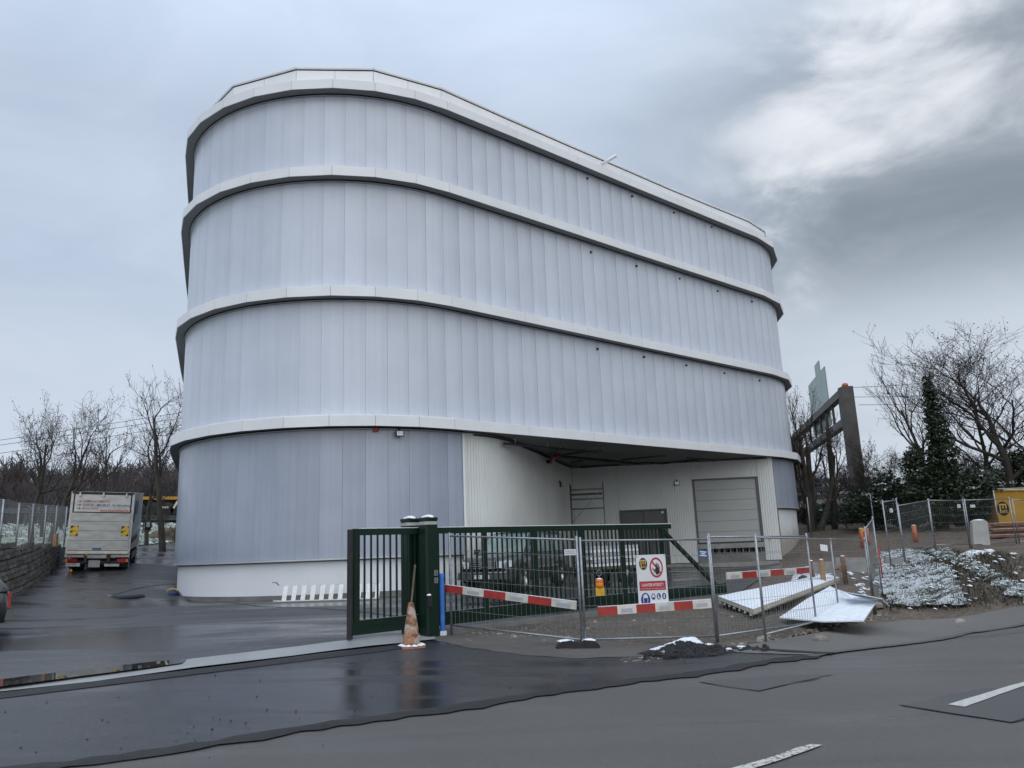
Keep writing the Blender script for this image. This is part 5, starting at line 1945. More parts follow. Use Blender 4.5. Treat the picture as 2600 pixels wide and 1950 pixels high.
post(2143, 1412, 1445, 24.5, 0.075, 'wood_red', 'tallest brown timber stake between the kerb blocks and the mound', group='timber stakes on the earth')
post(2088, 1421, 1449, 23.5, 0.06, 'wood', 'middle brown timber stake, leaning a little, by the kerb blocks', True, group='timber stakes on the earth')
post(2060, 1424, 1438, 24.5, 0.07, 'wood_red', 'shortest brown timber stake beside the heap of foil', group='timber stakes on the earth')
post(2188, 1342, 1361, 36.0, 0.10, 'orange_pipe', 'orange pipe stub with a yellow cap sticking out of the earth', cat='pipe', name='pipe_stub')
part('cap', MB().lathe([(0.106, 0), (0.106, 0.16)], 14, Matrix.Translation(at_d(2188, 1352, 36.0) + Vector((0, -0.0, 0.03)))), M_['chev_yellow'], bpy.data.objects['pipe_stub'])
post(2203, 1341, 1363, 36.2, 0.085, 'orange_pipe', 'plain orange pipe stub beside the yellow capped one', snowcap=False, cat='pipe', name='pipe_stub')
post(2323, 1334, 1357, 34.5, 0.10, 'orange_pipe', 'orange pipe stub standing alone beyond the timber frame', cat='pipe', name='pipe_stub')
post(2234, 1391, 1416, 24.0, 0.02, 'sign_red', 'thin red marker peg at the left shoulder of the grassy mound', snowcap=False, cat='peg', name='marker_peg')

# kerb stones and low concrete edging in the excavation
for (x0, y0, x1, y1, d0, d1_, h, lab) in ((2120, 1419, 2195, 1420, 25.5, 25.5, 0.16, 'far concrete edging strip behind the brown stakes'), (2150, 1428, 2200, 1429, 24.2, 24.0, 0.22, 'near right concrete edging strip beside the tall stake'),
                                      (2068, 1432, 2112, 1430, 23.8, 24.2, 0.24, 'near left concrete edging strip between the brown stakes'), (2245, 1418, 2290, 1421, 25.0, 25.0, 0.1, 'low concrete edging strip beyond the mound')):
    a, b = at_d(x0, y0, d0), at_d(x1, y1, d1_)
    mb = MB().bar((a.x, a.y, a.z - h / 2), (b.x, b.y, b.z - h / 2), 0.12, h + 0.1)
    solo('edging_strip', mb, M_['concrete'], lab, 'kerb', 'concrete edging strips in the earth')
# white boards left on the earth
for pts, z, lab in ((((2165, 1377), (2244, 1387), (2240, 1392), (2190, 1384)), -0.78, 'white L shaped board offcut, upper of the two, lying on bare earth'),
                    (((2154, 1401), (2244, 1390), (2205, 1398), (2200, 1402)), -0.84, 'white board offcut, lower of the two, lying on bare earth'),
                    (((2126, 1393), (2185, 1394), (2185, 1397), (2127, 1395)), -0.86, 'thin white batten lying beside the board offcuts'),
                    (((2110, 1409), (2154, 1400), (2155, 1404), (2112, 1412)), -0.98, 'white batten leaning out of the foil heap')):
    q = [at_z(x, y, z) for x, y in pts]
    slab_thing('board_offcut', q, 0.05, M_['board_white'], lab, 'board', 'white board offcuts')
for (x0, y0, x1, y1, d, lab) in ((2008, 1402, 2060, 1397, 30, 'orange formwork plank lying nearest the building corner'), (2060, 1404, 2126, 1396, 29, 'orange formwork plank behind the foil heap'), (2004, 1413, 2030, 1412, 27, 'grey plank lying left of the foil heap')):
    a, b = at_d(x0, y0, d), at_d(x1, y1, d)
    mb = MB().bar((a.x, a.y, T(a.x, a.y) + 0.06), (b.x, b.y, T(b.x, b.y) + 0.06), 0.16, 0.12)
    solo('plank', mb, M_['wood_grey' if 'grey' in lab else 'wood'], lab, 'plank', 'planks on the earth')
o = at_d(2092, 1391, 29)
M = frame3(o, (1, 0.1, -0.15), (0.1, -1, 0.3))
mb = MB().box((0, 0, 0), (0.28, 0.24, 0.012))
mb.v = [tuple(M @ Vector(v)) for v in mb.v]
g = solo('notice', mb, M_['sign_white'], 'white square notice leaning on the planks by the foil heap', 'notice')
# crumpled foil and sacks
for i, (x, y, d, sz) in enumerate(((2068, 1412, 26.5, (0.5, 0.4, 0.42)), (2048, 1428, 25.5, (0.5, 0.35, 0.3)), (2092, 1416, 26, (0.36, 0.3, 0.2)))):
    q = at_d(x, y, d)
    mb = MB()
    mb.blob((q.x, q.y, T(q.x, q.y) - 0.03), sz, 30 + i, 16, 9, 0.42)
    solo('foil_heap', mb, M_['foil'], ('largest crumpled silver foil heap', 'lower silver foil heap nearest the barrier board', 'small silver foil heap with a trailing strip')[i] + ' on the earth', 'foil', 'crumpled foil')
q = at_d(2036, 1433, 25.2)
mb = MB().blob((q.x, q.y, T(q.x, q.y)), (0.2, 0.16, 0.2), 8, 9, 5, 0.2)
solo('black_sack', mb, M_['rubber'], 'small black sack at the foot of the foil heap', 'sack', smooth=True)

# frame of three sleepers across five battens
tf = at_d(2372, 1378, 27.5)
zt = T(tf.x, tf.y)
for i, (x0, y0, x1, y1) in enumerate(((2337, 1366, 2340, 1380), (2365, 1364, 2371, 1379), (2391, 1361, 2405, 1381))):
    a, b = at_z(x0, y0, zt + 0.24), at_z(x1, y1, zt + 0.24)
    b = a + (b - a).normalized() * min((b - a).length, 2.6)
    mb = MB().bar(a, b, 0.11, 0.12)
    g = solo('timber_beam', mb, M_['wood_red'], ('left', 'middle', 'right')[i] + ' snow topped beam laid across the battens beyond the mound', 'beam', 'beams across the battens')
    part('snow', MB().bar(a + Vector((0, 0, 0.065)), b + Vector((0, 0, 0.065)), 0.1, 0.02), M_['snow'], g)
for i in range(5):
    y = 1364.5 + i * 4.3
    a, b = at_z(2341 + i * 0.4, y + 2, zt + 0.1), at_z(2422 + i * 3.2, y - 1.0 + i * 0.6, zt + 0.1)
    mb = MB().bar(a, b, 0.09, 0.1)
    g = solo('timber_batten', mb, M_['wood'], ('farthest', 'second farthest', 'middle', 'second nearest', 'nearest')[i] + ' snow dusted batten under the three beams', 'batten', 'battens under the beams')
    part('snow', MB().bar(a + Vector((0, 0, 0.055)), b + Vector((0, 0, 0.055)), 0.085, 0.012), M_['snow'], g)
# stack of planks by the yellow hut
sp = at_d(2552, 1330, 33)
for i, (dx, L_, z) in enumerate(((0.0, 3.4, 0.05), (0.1, 3.2, 0.17), (0.5, 3.0, 0.29), (-0.05, 3.2, 0.41), (0.55, 2.6, 0.53))):
    c = Vector((sp.x - 1.2 + dx, sp.y + 0.1 * (i % 2), T(sp.x, sp.y) + z))
    mb = MB().bar(c, c + Vector((L_, 0.3, 0)), 0.45, 0.1)
    g = solo('stacked_plank', mb, M_['wood_red'], ('bottom', 'second', 'third', 'fourth', 'top')[i] + ' plank of the stack in front of the yellow hut', 'plank', 'planks stacked by the yellow hut')
    part('snow', MB().bar(c + Vector((0, 0, 0.055)), c + Vector((L_, 0.3, 0.055)), 0.42, 0.014), M_['snow'], g)
# grey plastic road barrier stood on end
pa = at_d(2490, 1384, 27.4)
pb = empty('plastic_barrier', pa, 'grey plastic barrier element stood on end between two fence panels', 'barrier')
Mb = Matrix.Translation(pa) @ Matrix.Rotation(rad(4), 4, 'Y') @ Matrix.Rotation(rad(-12), 4, 'Z')
mb = MB()
poly = [(-0.2, 0), (-0.18, 0.03), (0.0, 0.03), (0.02, 0), (0.2, 0), (0.21, 0.1), (0.19, 0.78), (0.15, 0.84), (-0.14, 0.84), (-0.19, 0.78), (-0.21, 0.1)]
mb.prism(poly, -0.14, 0.14, M=Mb @ Matrix(((1.25, 0, 0, 0), (0, 0, 1, 0), (0, 1, 0, 0), (0, 0, 0, 1))))
part('body', mb, M_['plastic_grey'], pb)
part('snow', MB().blob(Mb @ Vector((0, 0, 0.84)), (0.2, 0.12, 0.04), 5), M_['snow'], pb, smooth=True)
# yellow site hut with a round emblem
hp = at_d(2536, 1318, 37.0)
hz = T(hp.x, hp.y)
ht = empty('site_hut', (hp.x + 2, hp.y + 1.2, hz), 'yellow site hut with a round dark emblem at the right edge of the picture', 'hut')
Mh = Matrix.Translation((hp.x, hp.y, hz)) @ Matrix.Rotation(rad(6), 4, 'Z')
HW, HH = 5.0, at_d(2532, 1248, 37.0).z - hz
part('wall', MB().box((HW / 2, 1.2, HH / 2), (HW, 2.4, HH)), M_['site_yellow'], ht, M=Mh)
part('roof', MB().box((HW / 2 + 0.0, 1.2, HH + 0.03), (HW + 0.1, 2.5, 0.06)), M_['site_yellow'], ht, M=Mh)
part('snow', MB().box((HW / 2, 1.2, HH + 0.075), (HW, 2.4, 0.03)), M_['snow'], ht, M=Mh)
Mf = Mh @ Matrix(((1, 0, 0, 0), (0, 0, -1, -0.012), (0, 1, 0, 0), (0, 0, 0, 1)))
mb = MB()
ez = HH * 0.56
ellipse(mb, Mf, 0.30, ez, 0.30, 0.33, 0)
em = part('emblem', mb, M_['sign_black'], ht)
mb = MB()
for r in ((0.12, 0.16, 0.48, 0.22), (0.12, -0.2, 0.18, 0.16), (0.27, 0.0, 0.33, 0.16), (0.42, 0.0, 0.48, 0.16)):
    flat(mb, Mf, ((r[0], ez + r[1]), (r[2], ez + r[1]), (r[2], ez + r[3]), (r[0], ez + r[3])), 0.003)
part('lettering', mb, M_['sign_gold'], em)
mb = MB()
letter(mb, 'arti', Mf, 0.22, ez - 0.2, 0.27, 0.17, 0.003, bold=0.015)
part('lettering', mb, M_['sign_gold'], em)
mb = MB().tube([at_d(2532, 1242, 36.6), at_d(2610, 1239, 36.6)], 0.03, 6)
part('roof_rail', mb, M_['galv'], ht)

# small blue board hung on the fence by the dock
q, _ = on_line(1785, 1406, F3(0, 0).xy, d3)
o = at_d(1785, 1406, 13.4)
M = frame3(o, (0.95, 0.25, -0.1), (0.25, -0.95, 0.05))
mb = MB().box((0, 0, 0), (0.17, 0.125, 0.008))
mb.v = [tuple(M @ Vector(v)) for v in mb.v]
g = solo('blue_notice', mb, M_['ink_blue'], 'small blue notice hanging askew on the fence in front of the dock', 'notice')
mb = MB()
for y, w_ in ((0.03, 0.12), (0.0, 0.07), (-0.03, 0.12)):
    flat(mb, M, ((-w_ / 2, y - 0.008), (w_ / 2, y - 0.008), (w_ / 2, y + 0.008), (-w_ / 2, y + 0.008)), 0.006)
part('print', mb, M_['sign_white'], g)

M_['stone_mixed'] = pmat('stone_mixed', (0.30, 0.265, 0.215), (0.10, 0.085, 0.07), 9, 0.85, coord='World', detail=2)
# heap of spilled asphalt with snow, stones and crumbs
hp = at(1480, 1408)
rr = random.Random(5)
mb = MB()
mbs = MB()
for i in range(150):
    t = rr.random()
    px0 = 1390 + 270 * t
    py0 = 1424 - 20 * t + rr.uniform(-7, 5)
    q = at(px0, py0)
    s_ = rr.uniform(0.02, 0.07) * (1.4 if abs(t - 0.4) < 0.2 else 0.8)
    mb.blob(q + Vector((0, 0, -0.01)), (s_ * 1.4, s_ * 1.2, s_ * rr.uniform(0.8, 1.7)), i, 6, 4, 0.35)
for i in range(16):
    t = i / 15
    q = at(1398 + 150 * t, 1415 - 8 * t + rr.uniform(-3, 3))
    hgt = 0.14 * math.exp(-((t - 0.55) / 0.3) ** 2)
    mb.blob(q + Vector((0, 0, -0.02)), (0.2, 0.16, 0.06 + hgt), 200 + i, 9, 5, 0.25)
for i in range(60):
    t = rr.random()
    q = at(1412 + 200 * t, 1409 - 8 * t + rr.uniform(-4, 3))
    hgt = 0.14 * math.exp(-((t * 1.35 - 0.5) / 0.3) ** 2)
    s_ = rr.uniform(0.02, 0.09) * (1.0 if t < 0.55 else 0.6)
    mbs.blob(q + Vector((0, 0.02, 0.01 + hgt)), (s_ * 1.5, s_, s_ * 0.5), 300 + i, 8, 4, 0.4)
ah = solo('asphalt_heap', mb, M_['tar'], 'low heap of black asphalt crumbs partly covered by snow in front of the fence', 'heap', kind='stuff')
part('snow', mbs, M_['snow'], ah, smooth=True, kind='stuff')
mb = MB()
for i in range(2600):
    k = rr.random()
    if k < 0.16:
        x = rr.uniform(1560, 1900); y = 1398 - (x - 1560) * 0.185 + rr.uniform(-11, 5)
    elif k < 0.19:
        x = rr.uniform(1330, 1480); y = 1428 - (x - 1330) * 0.05 + rr.uniform(-5, 5)
    elif k < 0.75:
        x = rr.uniform(1000, 1780); y = 1385 - rr.random() * (16 + (x - 1000) * 0.09) + rr.uniform(-3, 3)
    else:
        x = rr.uniform(1700, 1990); y = rr.uniform(1195, 1340)
    q = at(x, y)
    s_ = rr.uniform(0.008, 0.03) * (2.2 if rr.random() < 0.06 else 1)
    mb.blob(q + Vector((0, 0, -0.005)), (s_ * 1.3, s_, s_ * 0.8), i, 6, 4, 0.3)
solo('loose_stones', mb, M_['stone_mixed'], None, None, kind='stuff', smooth=True)
mb = MB()
for i in range(110):
    t = rr.random()
    x = rr.uniform(0, 1500)
    y = 1510 - x * 0.112 + abs(rr.gauss(0, 16)) if rr.random() < 0.6 else 1650 - x * 0.145 - abs(rr.gauss(0, 22))
    if x < 700 and rr.random() < 0.3:
        y = rr.uniform(1500, 1640)
    q = at(x, y)
    s_ = rr.uniform(0.004, 0.012)
    mb.blob(q + Vector((0, 0, 0.008)), (s_ * 1.2, s_, s_), i, 5, 3, 0.3)
solo('asphalt_crumbs', mb, M_['tar'], None, None, kind='stuff')
for i, (x, y, s_, lab) in enumerate(((1772, 1385, 0.13, 'rounded stone lying by the fence foot right of the middle'), (1648, 1385, 0.11, 'pale stone at the foot of the overlapping fence post'), (1436, 1416, 0.10, 'pale stone at the left end of the asphalt heap'),
                                    (1361, 1394, 0.07, 'reddish lump on the dusty path below the sign'), (1897, 1310, 0.12, 'stone at the foot of the corner fence post'), (2075, 1345, 0.10, 'snowy lump at the edge of the pavement below the mound'))):
    q = at(x, y)
    g = solo('stone', MB().blob(q + Vector((0, 0, -0.02)), (s_ * 1.3, s_, s_), 60 + i, 10, 6, 0.18), M_['brick' if 'reddish' in lab else 'stone_pale'], lab, 'stone', smooth=True)
# ------------------------------------------------------------------ vehicles
def loft(mb, secs, mi=0, cap=True):
    """skin through cross sections with the same number of points (open at the bottom)"""
    n = len(secs[0])
    o = len(mb.v)
    for s_ in secs:
        mb.v.extend([tuple(p) for p in s_])
    for i in range(len(secs) - 1):
        for k in range(n - 1):
            mb.f.append((o + i * n + k, o + i * n + k + 1, o + (i + 1) * n + k + 1, o + (i + 1) * n + k)); mb.m.append(mi)
    if cap:
        mb.f.append(tuple(o + k for k in range(n))); mb.m.append(mi)
        e = o + (len(secs) - 1) * n
        mb.f.append(tuple(e + k for k in range(n))[::-1]); mb.m.append(mi)


def body_section(x, z0, z1, w, crown=0.03, rail=0.12):
    h = z1 - z0
    half = [(w * 0.90, z0), (w * 0.975, z0 + h * 0.12), (w, z0 + h * 0.45), (w * 0.985, z1 - rail), (w * 0.94, z1 - rail * 0.35), (w * 0.82, z1 + crown * 0.3), (w * 0.4, z1 + crown)]
    return [Vector((x, -y, z)) for y, z in half] + [Vector((x, y, z)) for y, z in half[::-1]]


def wheel(root, MW, x, y, r, w, spokes=6, rim='steel'):
    side = 1 if y > 0 else -1
    Mx = MW @ Matrix(((1, 0, 0, x), (0, 0, side, y), (0, 1, 0, r), (0, 0, 0, 1)))
    mb = MB().lathe([(r * 0.60, w / 2 - 0.02), (r * 0.68, w / 2), (r * 0.9, w / 2), (r, w / 2 - 0.04), (r, -w / 2 + 0.04), (r * 0.9, -w / 2), (r * 0.6, -w / 2)], 26, Mx)
    t = part('wheel', mb, M_['rubber'], root, smooth=True)
    mb = MB().lathe([(r * 0.64, w / 2 - 0.005), (r * 0.60, w / 2 + 0.005), (r * 0.56, w / 2 - 0.05), (r * 0.3, w / 2 - 0.09), (0.0, w / 2 - 0.09)], 26, Mx)
    part('rim', mb, M_['steel'], t, smooth=True)
    mb = MB()
    for k in range(spokes):
        a = 2 * math.pi * k / spokes
        p = Mx @ Vector((0.05 * math.cos(a), 0.05 * math.sin(a), w / 2 - 0.03))
        q = Mx @ Vector((r * 0.58 * math.cos(a), r * 0.58 * math.sin(a), w / 2 - 0.01))
        mb.bar(p, q, 0.055, 0.03, up=(Mx.to_3x3() @ Vector((0, 0, 1))))
    mb.lathe([(0.075, w / 2 - 0.05), (0.07, w / 2 - 0.005), (0.0, w / 2 - 0.0)], 12, Mx)
    part('spokes', mb, M_['alu'], t)
    return t


def disc_side(mb, MW, x, y, z, r, side, n=20, a0=-0.25, a1=math.pi + 0.25, off=0.0):
    pts = [MW @ Vector((x + r * math.cos(a), y + off * side, z + r * math.sin(a))) for a in np.linspace(a0, a1, n)]
    f = tuple(range(n)) if side < 0 else tuple(range(n))[::-1]
    mb.add(pts, [f])


def pane(root, MW, pts, nm='window', mat='glass_dark', out=0.006, frame=None):
    P = [MW @ Vector(p) for p in pts]
    n = (P[1] - P[0]).cross(P[-1] - P[0]).normalized()
    mb = MB()
    m = len(P)
    mb.add([p + n * out for p in P] + [p - n * 0.01 for p in P], [tuple(range(m))] + [(i, m + i, m + (i + 1) % m, (i + 1) % m) for i in range(m)])
    return part(nm, mb, M_[mat], root)


def car(name, label, loc, rz, pitch, L, Wd, H, belt, hood, rw, col, cat, suv=True, snow=False):
    """front is +x; belt = height of the window line; hood = height of the bonnet"""
    MW = Matrix.Translation(Vector(loc)) @ Matrix.Rotation(rz, 4, 'Z') @ Matrix.Rotation(pitch, 4, 'Y')
    r = bpy.data.objects.new(name, None)
    place(r, None, MW)
    tag(r, label, cat)
    f, b = L / 2, -L / 2
    w = Wd / 2
    z0 = 0.32 if suv else 0.2
    secs = [body_section(f, z0 + 0.10, hood - 0.28, w * 0.80, 0.02, 0.08), body_section(f - 0.04, z0 + 0.04, hood - 0.14, w * 0.88, 0.02, 0.09), body_section(f - 0.22, z0, hood - 0.05, w * 0.96, 0.04), body_section(f - 0.7, z0, hood, w, 0.05),
            body_section(f - 1.25, z0, belt - 0.01, w, 0.05), body_section(0, z0, belt, w, 0.02), body_section(b + 0.6, z0, belt + 0.02, w, 0.02), body_section(b + 0.1, z0 + 0.06, belt - 0.01, w * 0.97, 0.02), body_section(b, z0 + 0.14, belt - 0.12, w * 0.9, 0.02)]
    mb = MB()
    loft(mb, secs)
    mb.v = [tuple(MW @ Vector(v)) for v in mb.v]
    bd_ = part('body', mb, M_[col], r, smooth=True)
    # glasshouse
    xa, xb, xc, xd = f - 1.28, f - 1.95 if suv else f - 2.0, b + (0.42 if suv else 0.50), b + (0.12 if suv else 0.06)
    wt = w * 0.80
    wb = w * 0.93
    zt = H - 0.03
    mb = MB()
    st = [(xa, wb * 0.96, belt + 0.01, belt + 0.02), (xb, wt, belt, zt - 0.03), (xb - 0.35, wt, belt, zt + 0.015), ((xb + xc) / 2, wt, belt, zt + 0.03), (xc + 0.1, wt, belt, zt + 0.01), (xc - 0.06, wt * 0.98, belt, zt - 0.06), (xd, wb * 0.94, belt, belt + 0.02)]
    secs = []
    for x, ww, zb_, z1 in st:
        q = (z1 - belt) / (zt - belt)
        wb_ = wb
        half = [(wb_, belt - 0.03), (wb_ * (1 - q) + ww * 1.06 * q, belt + (z1 - belt) * 0.88), (wb_ * (1 - q) + ww * 0.97 * q, belt + (z1 - belt) * 0.975), (ww * 0.75, z1)]
        secs.append([Vector((x, -y, z)) for y, z in half] + [Vector((x, y, z)) for y, z in half[::-1]])
    loft(mb, secs)
    mb.v = [tuple(MW @ Vector(v)) for v in mb.v]
    part('roof', mb, M_[col], r, smooth=True)
    # panes
    zl, zh = belt + 0.05, zt - 0.10
    qy = lambda z: wb + (wt * 1.06 - wb) * ((z - belt) / (0.88 * (zt - belt)))
    th = 0.06
    fx = lambda z: xa + (xb - xa) * ((z - belt) / (zt - belt))
    bx_ = lambda z: xd + (xc - xd) * ((z - belt) / (zt - belt))
    ws = [(fx(zl) + 0.02, -qy(zl) * 0.88, zl), (fx(zl) + 0.02, qy(zl) * 0.88, zl), (fx(zh + 0.03) + 0.02, qy(zh) * 0.88, zh + 0.03), (fx(zh + 0.03) + 0.02, -qy(zh) * 0.88, zh + 0.03)]
    pane(r, MW, ws, 'windscreen', 'glass_pale' if suv else 'glass_dark', 0.012)
    rs = [(bx_(zl) - 0.02, qy(zl) * 0.84, zl), (bx_(zl) - 0.02, -qy(zl) * 0.84, zl), (bx_(zh) - 0.02, -qy(zh) * 0.84, zh), (bx_(zh) - 0.02, qy(zh) * 0.84, zh)]
    pane(r, MW, rs, 'rear_window', 'glass_dark', 0.012)
    xs = [fx(zl) - 0.12, -0.05 if suv else 0.1, b + 1.35, bx_(zl) + 0.22]
    for sd in (1, -1):
        for i in range(3):
            x0, x1 = xs[i] - (0.04 if i else 0.0), xs[i + 1] + 0.04
            u0 = fx(zh) - 0.08 if i == 0 else x0
            u1 = bx_(zh) + 0.10 if i == 2 else x1
            y0, y1 = qy(zl) + 0.012, qy(zh) + 0.012
            p = [(x0, sd * y0, zl), (x1, sd * y0, zl), (u1, sd * y1, zh), (u0, sd * y1, zh)]
            if sd < 0:
                p = p[::-1]
            pane(r, MW, p if sd < 0 else p[::-1], 'window', 'glass_pale' if suv and sd > 0 else 'glass_dark', 0.006)
        # door gaps, handles, mirrors, sills
        for x in (xs[1], xs[2] + 0.05):
            part('door_gap', MB().bar(MW @ Vector((x, sd * (w + 0.001), z0 + 0.2)), MW @ Vector((x, sd * (w * 0.99), belt - 0.1)), 0.012, 0.01, up=MW.to_3x3() @ Vector((0, 1, 0))), M_['black_matt'], r)
            part('door_handle', MB().box((0, 0, 0), (0.2, 0.03, 0.035), None), M_['chrome' if suv else col], r, M=MW @ Matrix.Translation((x + 0.22, sd * (w + 0.012), belt - 0.16)))
        mb = MB().box((0, 0, 0), (0.13, 0.2, 0.16), None, 0, 0.85)
        part('mirror', mb, M_['black' if suv else col], r, M=MW @ Matrix.Translation((fx(zl) - 0.2, sd * (w + 0.1), belt + 0.09)))
        part('side_moulding', MB().bar(MW @ Vector((f - 1.45, sd * (w + 0.006), belt - 0.42)), MW @ Vector((b + 1.2, sd * (w + 0.006), belt - 0.42)), 0.03, 0.07), M_['black' if not suv else 'steel'], r)
        if suv:
            part('side_step', MB().bar(MW @ Vector((f - 1.5, sd * (w - 0.02), z0 + 0.03)), MW @ Vector((b + 1.45, sd * (w - 0.02), z0 + 0.03)), 0.16, 0.05), M_['black'], r)
    fxw, bxw = f - 0.9, b + 0.98
    for x in (fxw, bxw):
        for sd in (1, -1):
            mb = MB()
            disc_side(mb, MW, x, sd * w, rw + 0.02, rw * 1.2, sd, off=0.008)
            part('wheel_arch', mb, M_['black_matt'], r)
            wheel(r, MW, x, sd * (w - 0.09), rw, 0.24)
    # front
    for sd in (1, -1):
        mb = MB()
        pz = hood - 0.24
        secs = [[Vector((f + 0.012, sd * w * 0.50, pz - 0.10)), Vector((f + 0.012, sd * w * 0.50, pz + 0.09))], [Vector((f - 0.01, sd * w * 0.70, pz - 0.10)), Vector((f - 0.02, sd * w * 0.70, pz + 0.11))],
                [Vector((f - 0.07, sd * w * 0.87, pz - 0.09)), Vector((f - 0.09, sd * w * 0.87, pz + 0.12))], [Vector((f - 0.26, sd * w * 0.975, pz - 0.05)), Vector((f - 0.30, sd * w * 0.965, pz + 0.11))]]
        loft(mb, secs, cap=False)
        mb.v = [tuple(MW @ (Vector(v) + Vector((0.012, sd * 0.012, 0)))) for v in mb.v]
        part('headlight', mb, M_['lens'], r, smooth=True)
        part('fog_light', MB().box((0, 0, 0), (0.03, 0.22, 0.09)), M_['lens'], r, M=MW @ Matrix.Translation((f - 0.005, sd * w * 0.72, z0 + 0.24)))
        mb = MB().box((0, 0, 0), (0.06, 0.16, 0.32))
        part('tail_light', mb, M_['lens_red'], r, M=MW @ Matrix.Translation((b + 0.03, sd * w * 0.84, belt - 0.22)))
    part('grille', MB().box((0, 0, 0), (0.03, w * 0.96, 0.24)), M_['black'], r, M=MW @ Matrix.Translation((f + 0.005, 0, hood - 0.25)))
    for k in range(4 if suv else 2):
        part('grille_bar', MB().box((0, 0, 0), (0.03, w * 0.92, 0.028)), M_['chrome'], r, M=MW @ Matrix.Translation((f + 0.018, 0, hood - 0.15 - k * 0.062)))
    mb = MB()
    Me = MW @ Matrix(((0, 0, 1, f + 0.04), (1, 0, 0, 0), (0, 1, 0, hood - 0.24), (0, 0, 0, 1)))
    ellipse(mb, Me, 0, 0, 0.085, 0.085, 0, 20)
    bg_ = part('badge', mb, M_['chrome'], r)
    mb = MB()
    for a in (math.pi / 2, math.pi * 7 / 6, math.pi * 11 / 6):
        c, s_ = math.cos(a), math.sin(a)
        flat(mb, Me, ((0.005 * c, 0.005 * s_), (0.045 * c - 0.028 * s_, 0.045 * s_ + 0.028 * c), (0.078 * c, 0.078 * s_), (0.045 * c + 0.028 * s_, 0.045 * s_ - 0.028 * c)), 0.002)
    if suv:
        part('badge_print', mb, M_['ink'], bg_)
    part('bumper', MB().box((0, 0, 0), (0.16, Wd * 0.93, 0.22), None, 0, 0.97), M_['car_black'], r, M=MW @ Matrix.Translation((f + 0.0, 0, z0 + 0.20)))
    part('bumper_trim', MB().box((0, 0, 0), (0.02, Wd * 0.9, 0.03)), M_['chrome'], r, M=MW @ Matrix.Translation((f + 0.085, 0, z0 + 0.3)))
    part('bumper', MB().box((0, 0, 0), (0.16, Wd * 0.93, 0.22)), M_['car_black'], r, M=MW @ Matrix.Translation((b - 0.0, 0, z0 + 0.22)))
    Mp = MW @ Matrix(((0, 0, 1, f + 0.09), (1, 0, 0, 0), (0, 1, 0, z0 + 0.17), (0, 0, 0, 1)))
    mb = MB()
    flat(mb, Mp, ((-0.26, -0.055), (0.26, -0.055), (0.26, 0.055), (-0.26, 0.055)), 0.004)
    pl = part('number_plate', mb, M_['plate'], r)
    if suv:
        mb = MB()
        letter(mb, 'VS 495', Mp, -0.2, -0.035, 0.4, 0.07, 0.006, bold=0.01)
        part('lettering', mb, M_['ink'], pl)
    if snow:
        mb = MB()
        n = 12
        rows = []
        for i in range(n + 1):
            x = xb - 0.1 + (xc - xb + 0.25) * i / n
            rows.append([MW @ Vector((x, wt * 0.9 * k, zt + 0.035 + 0.03 * (1 - k * k) + random.uniform(0, 0.012))) for k in np.linspace(-1, 1, 7)])
        mb.add([p for q in rows for p in q], [(i * 7 + j, i * 7 + j + 1, (i + 1) * 7 + j + 1, (i + 1) * 7 + j) for i in range(n) for j in range(6)])
        part('snow', mb, M_['snow'], r, smooth=True)
        for sd in (1, -1):
            part('roof_bar', MB().tube([MW @ Vector((xb - 0.2, sd * wt * 0.92, zt + 0.06)), MW @ Vector((xc + 0.2, sd * wt * 0.92, zt + 0.06))], 0.018, 6), M_['alu'], r, smooth=True)
    return r


# off-road car in the yard: nose towards the gate, seen through its bars
w1 = at(1113, 1276)
sv = Vector((-0.5, 24.5))
SUV_A = rad(-116)
sf = at_z(1100, 1290, -1.35)
suv_c = Vector((-0.06, 26.3))
car('off_road_car', 'black off-road car with a snowy roof parked behind the green gate', (suv_c.x, suv_c.y, T(suv_c.x, suv_c.y) + 0.0), SUV_A, 0.0, 4.75, 1.88, 1.85, 1.13, 1.08, 0.39, 'car_black', 'car', True, True)
# grey hatchback cut by the left edge
hc = Vector((-13.15, 16.6))
car('hatchback_car', 'dark grey hatchback car cut off by the left edge of the picture', (hc.x, hc.y, T(hc.x, hc.y)), rad(214), 0.0, 4.2, 1.76, 1.5, 0.94, 0.9, 0.31, 'car_grey', 'car', False, False)

# removal lorry on the ramp
rr_ = at_d(213 * K, 1237 * K, 32.2)
tp = Vector((-17.2, 32.1))
yaw = rad(112)
MWt = Matrix.Translation((tp.x, tp.y, -0.42)) @ Matrix.Rotation(yaw, 4, 'Z') @ Matrix.Rotation(rad(-4.5), 4, 'Y') @ Matrix.Rotation(rad(2.2), 4, 'X')
trk = bpy.data.objects.new('removal_lorry', None)
place(trk, None, MWt)
tag(trk, 'white removal lorry with a tail lift and two hazard chevrons, standing on the wet ramp', 'lorry')
TWd, TB, TT, TL = 2.28, 0.92, 3.30, 5.2
tl = lambda nm, mb, m, p=None, **k: part(nm, mb, M_[m], p or trk, M=MWt, **k)
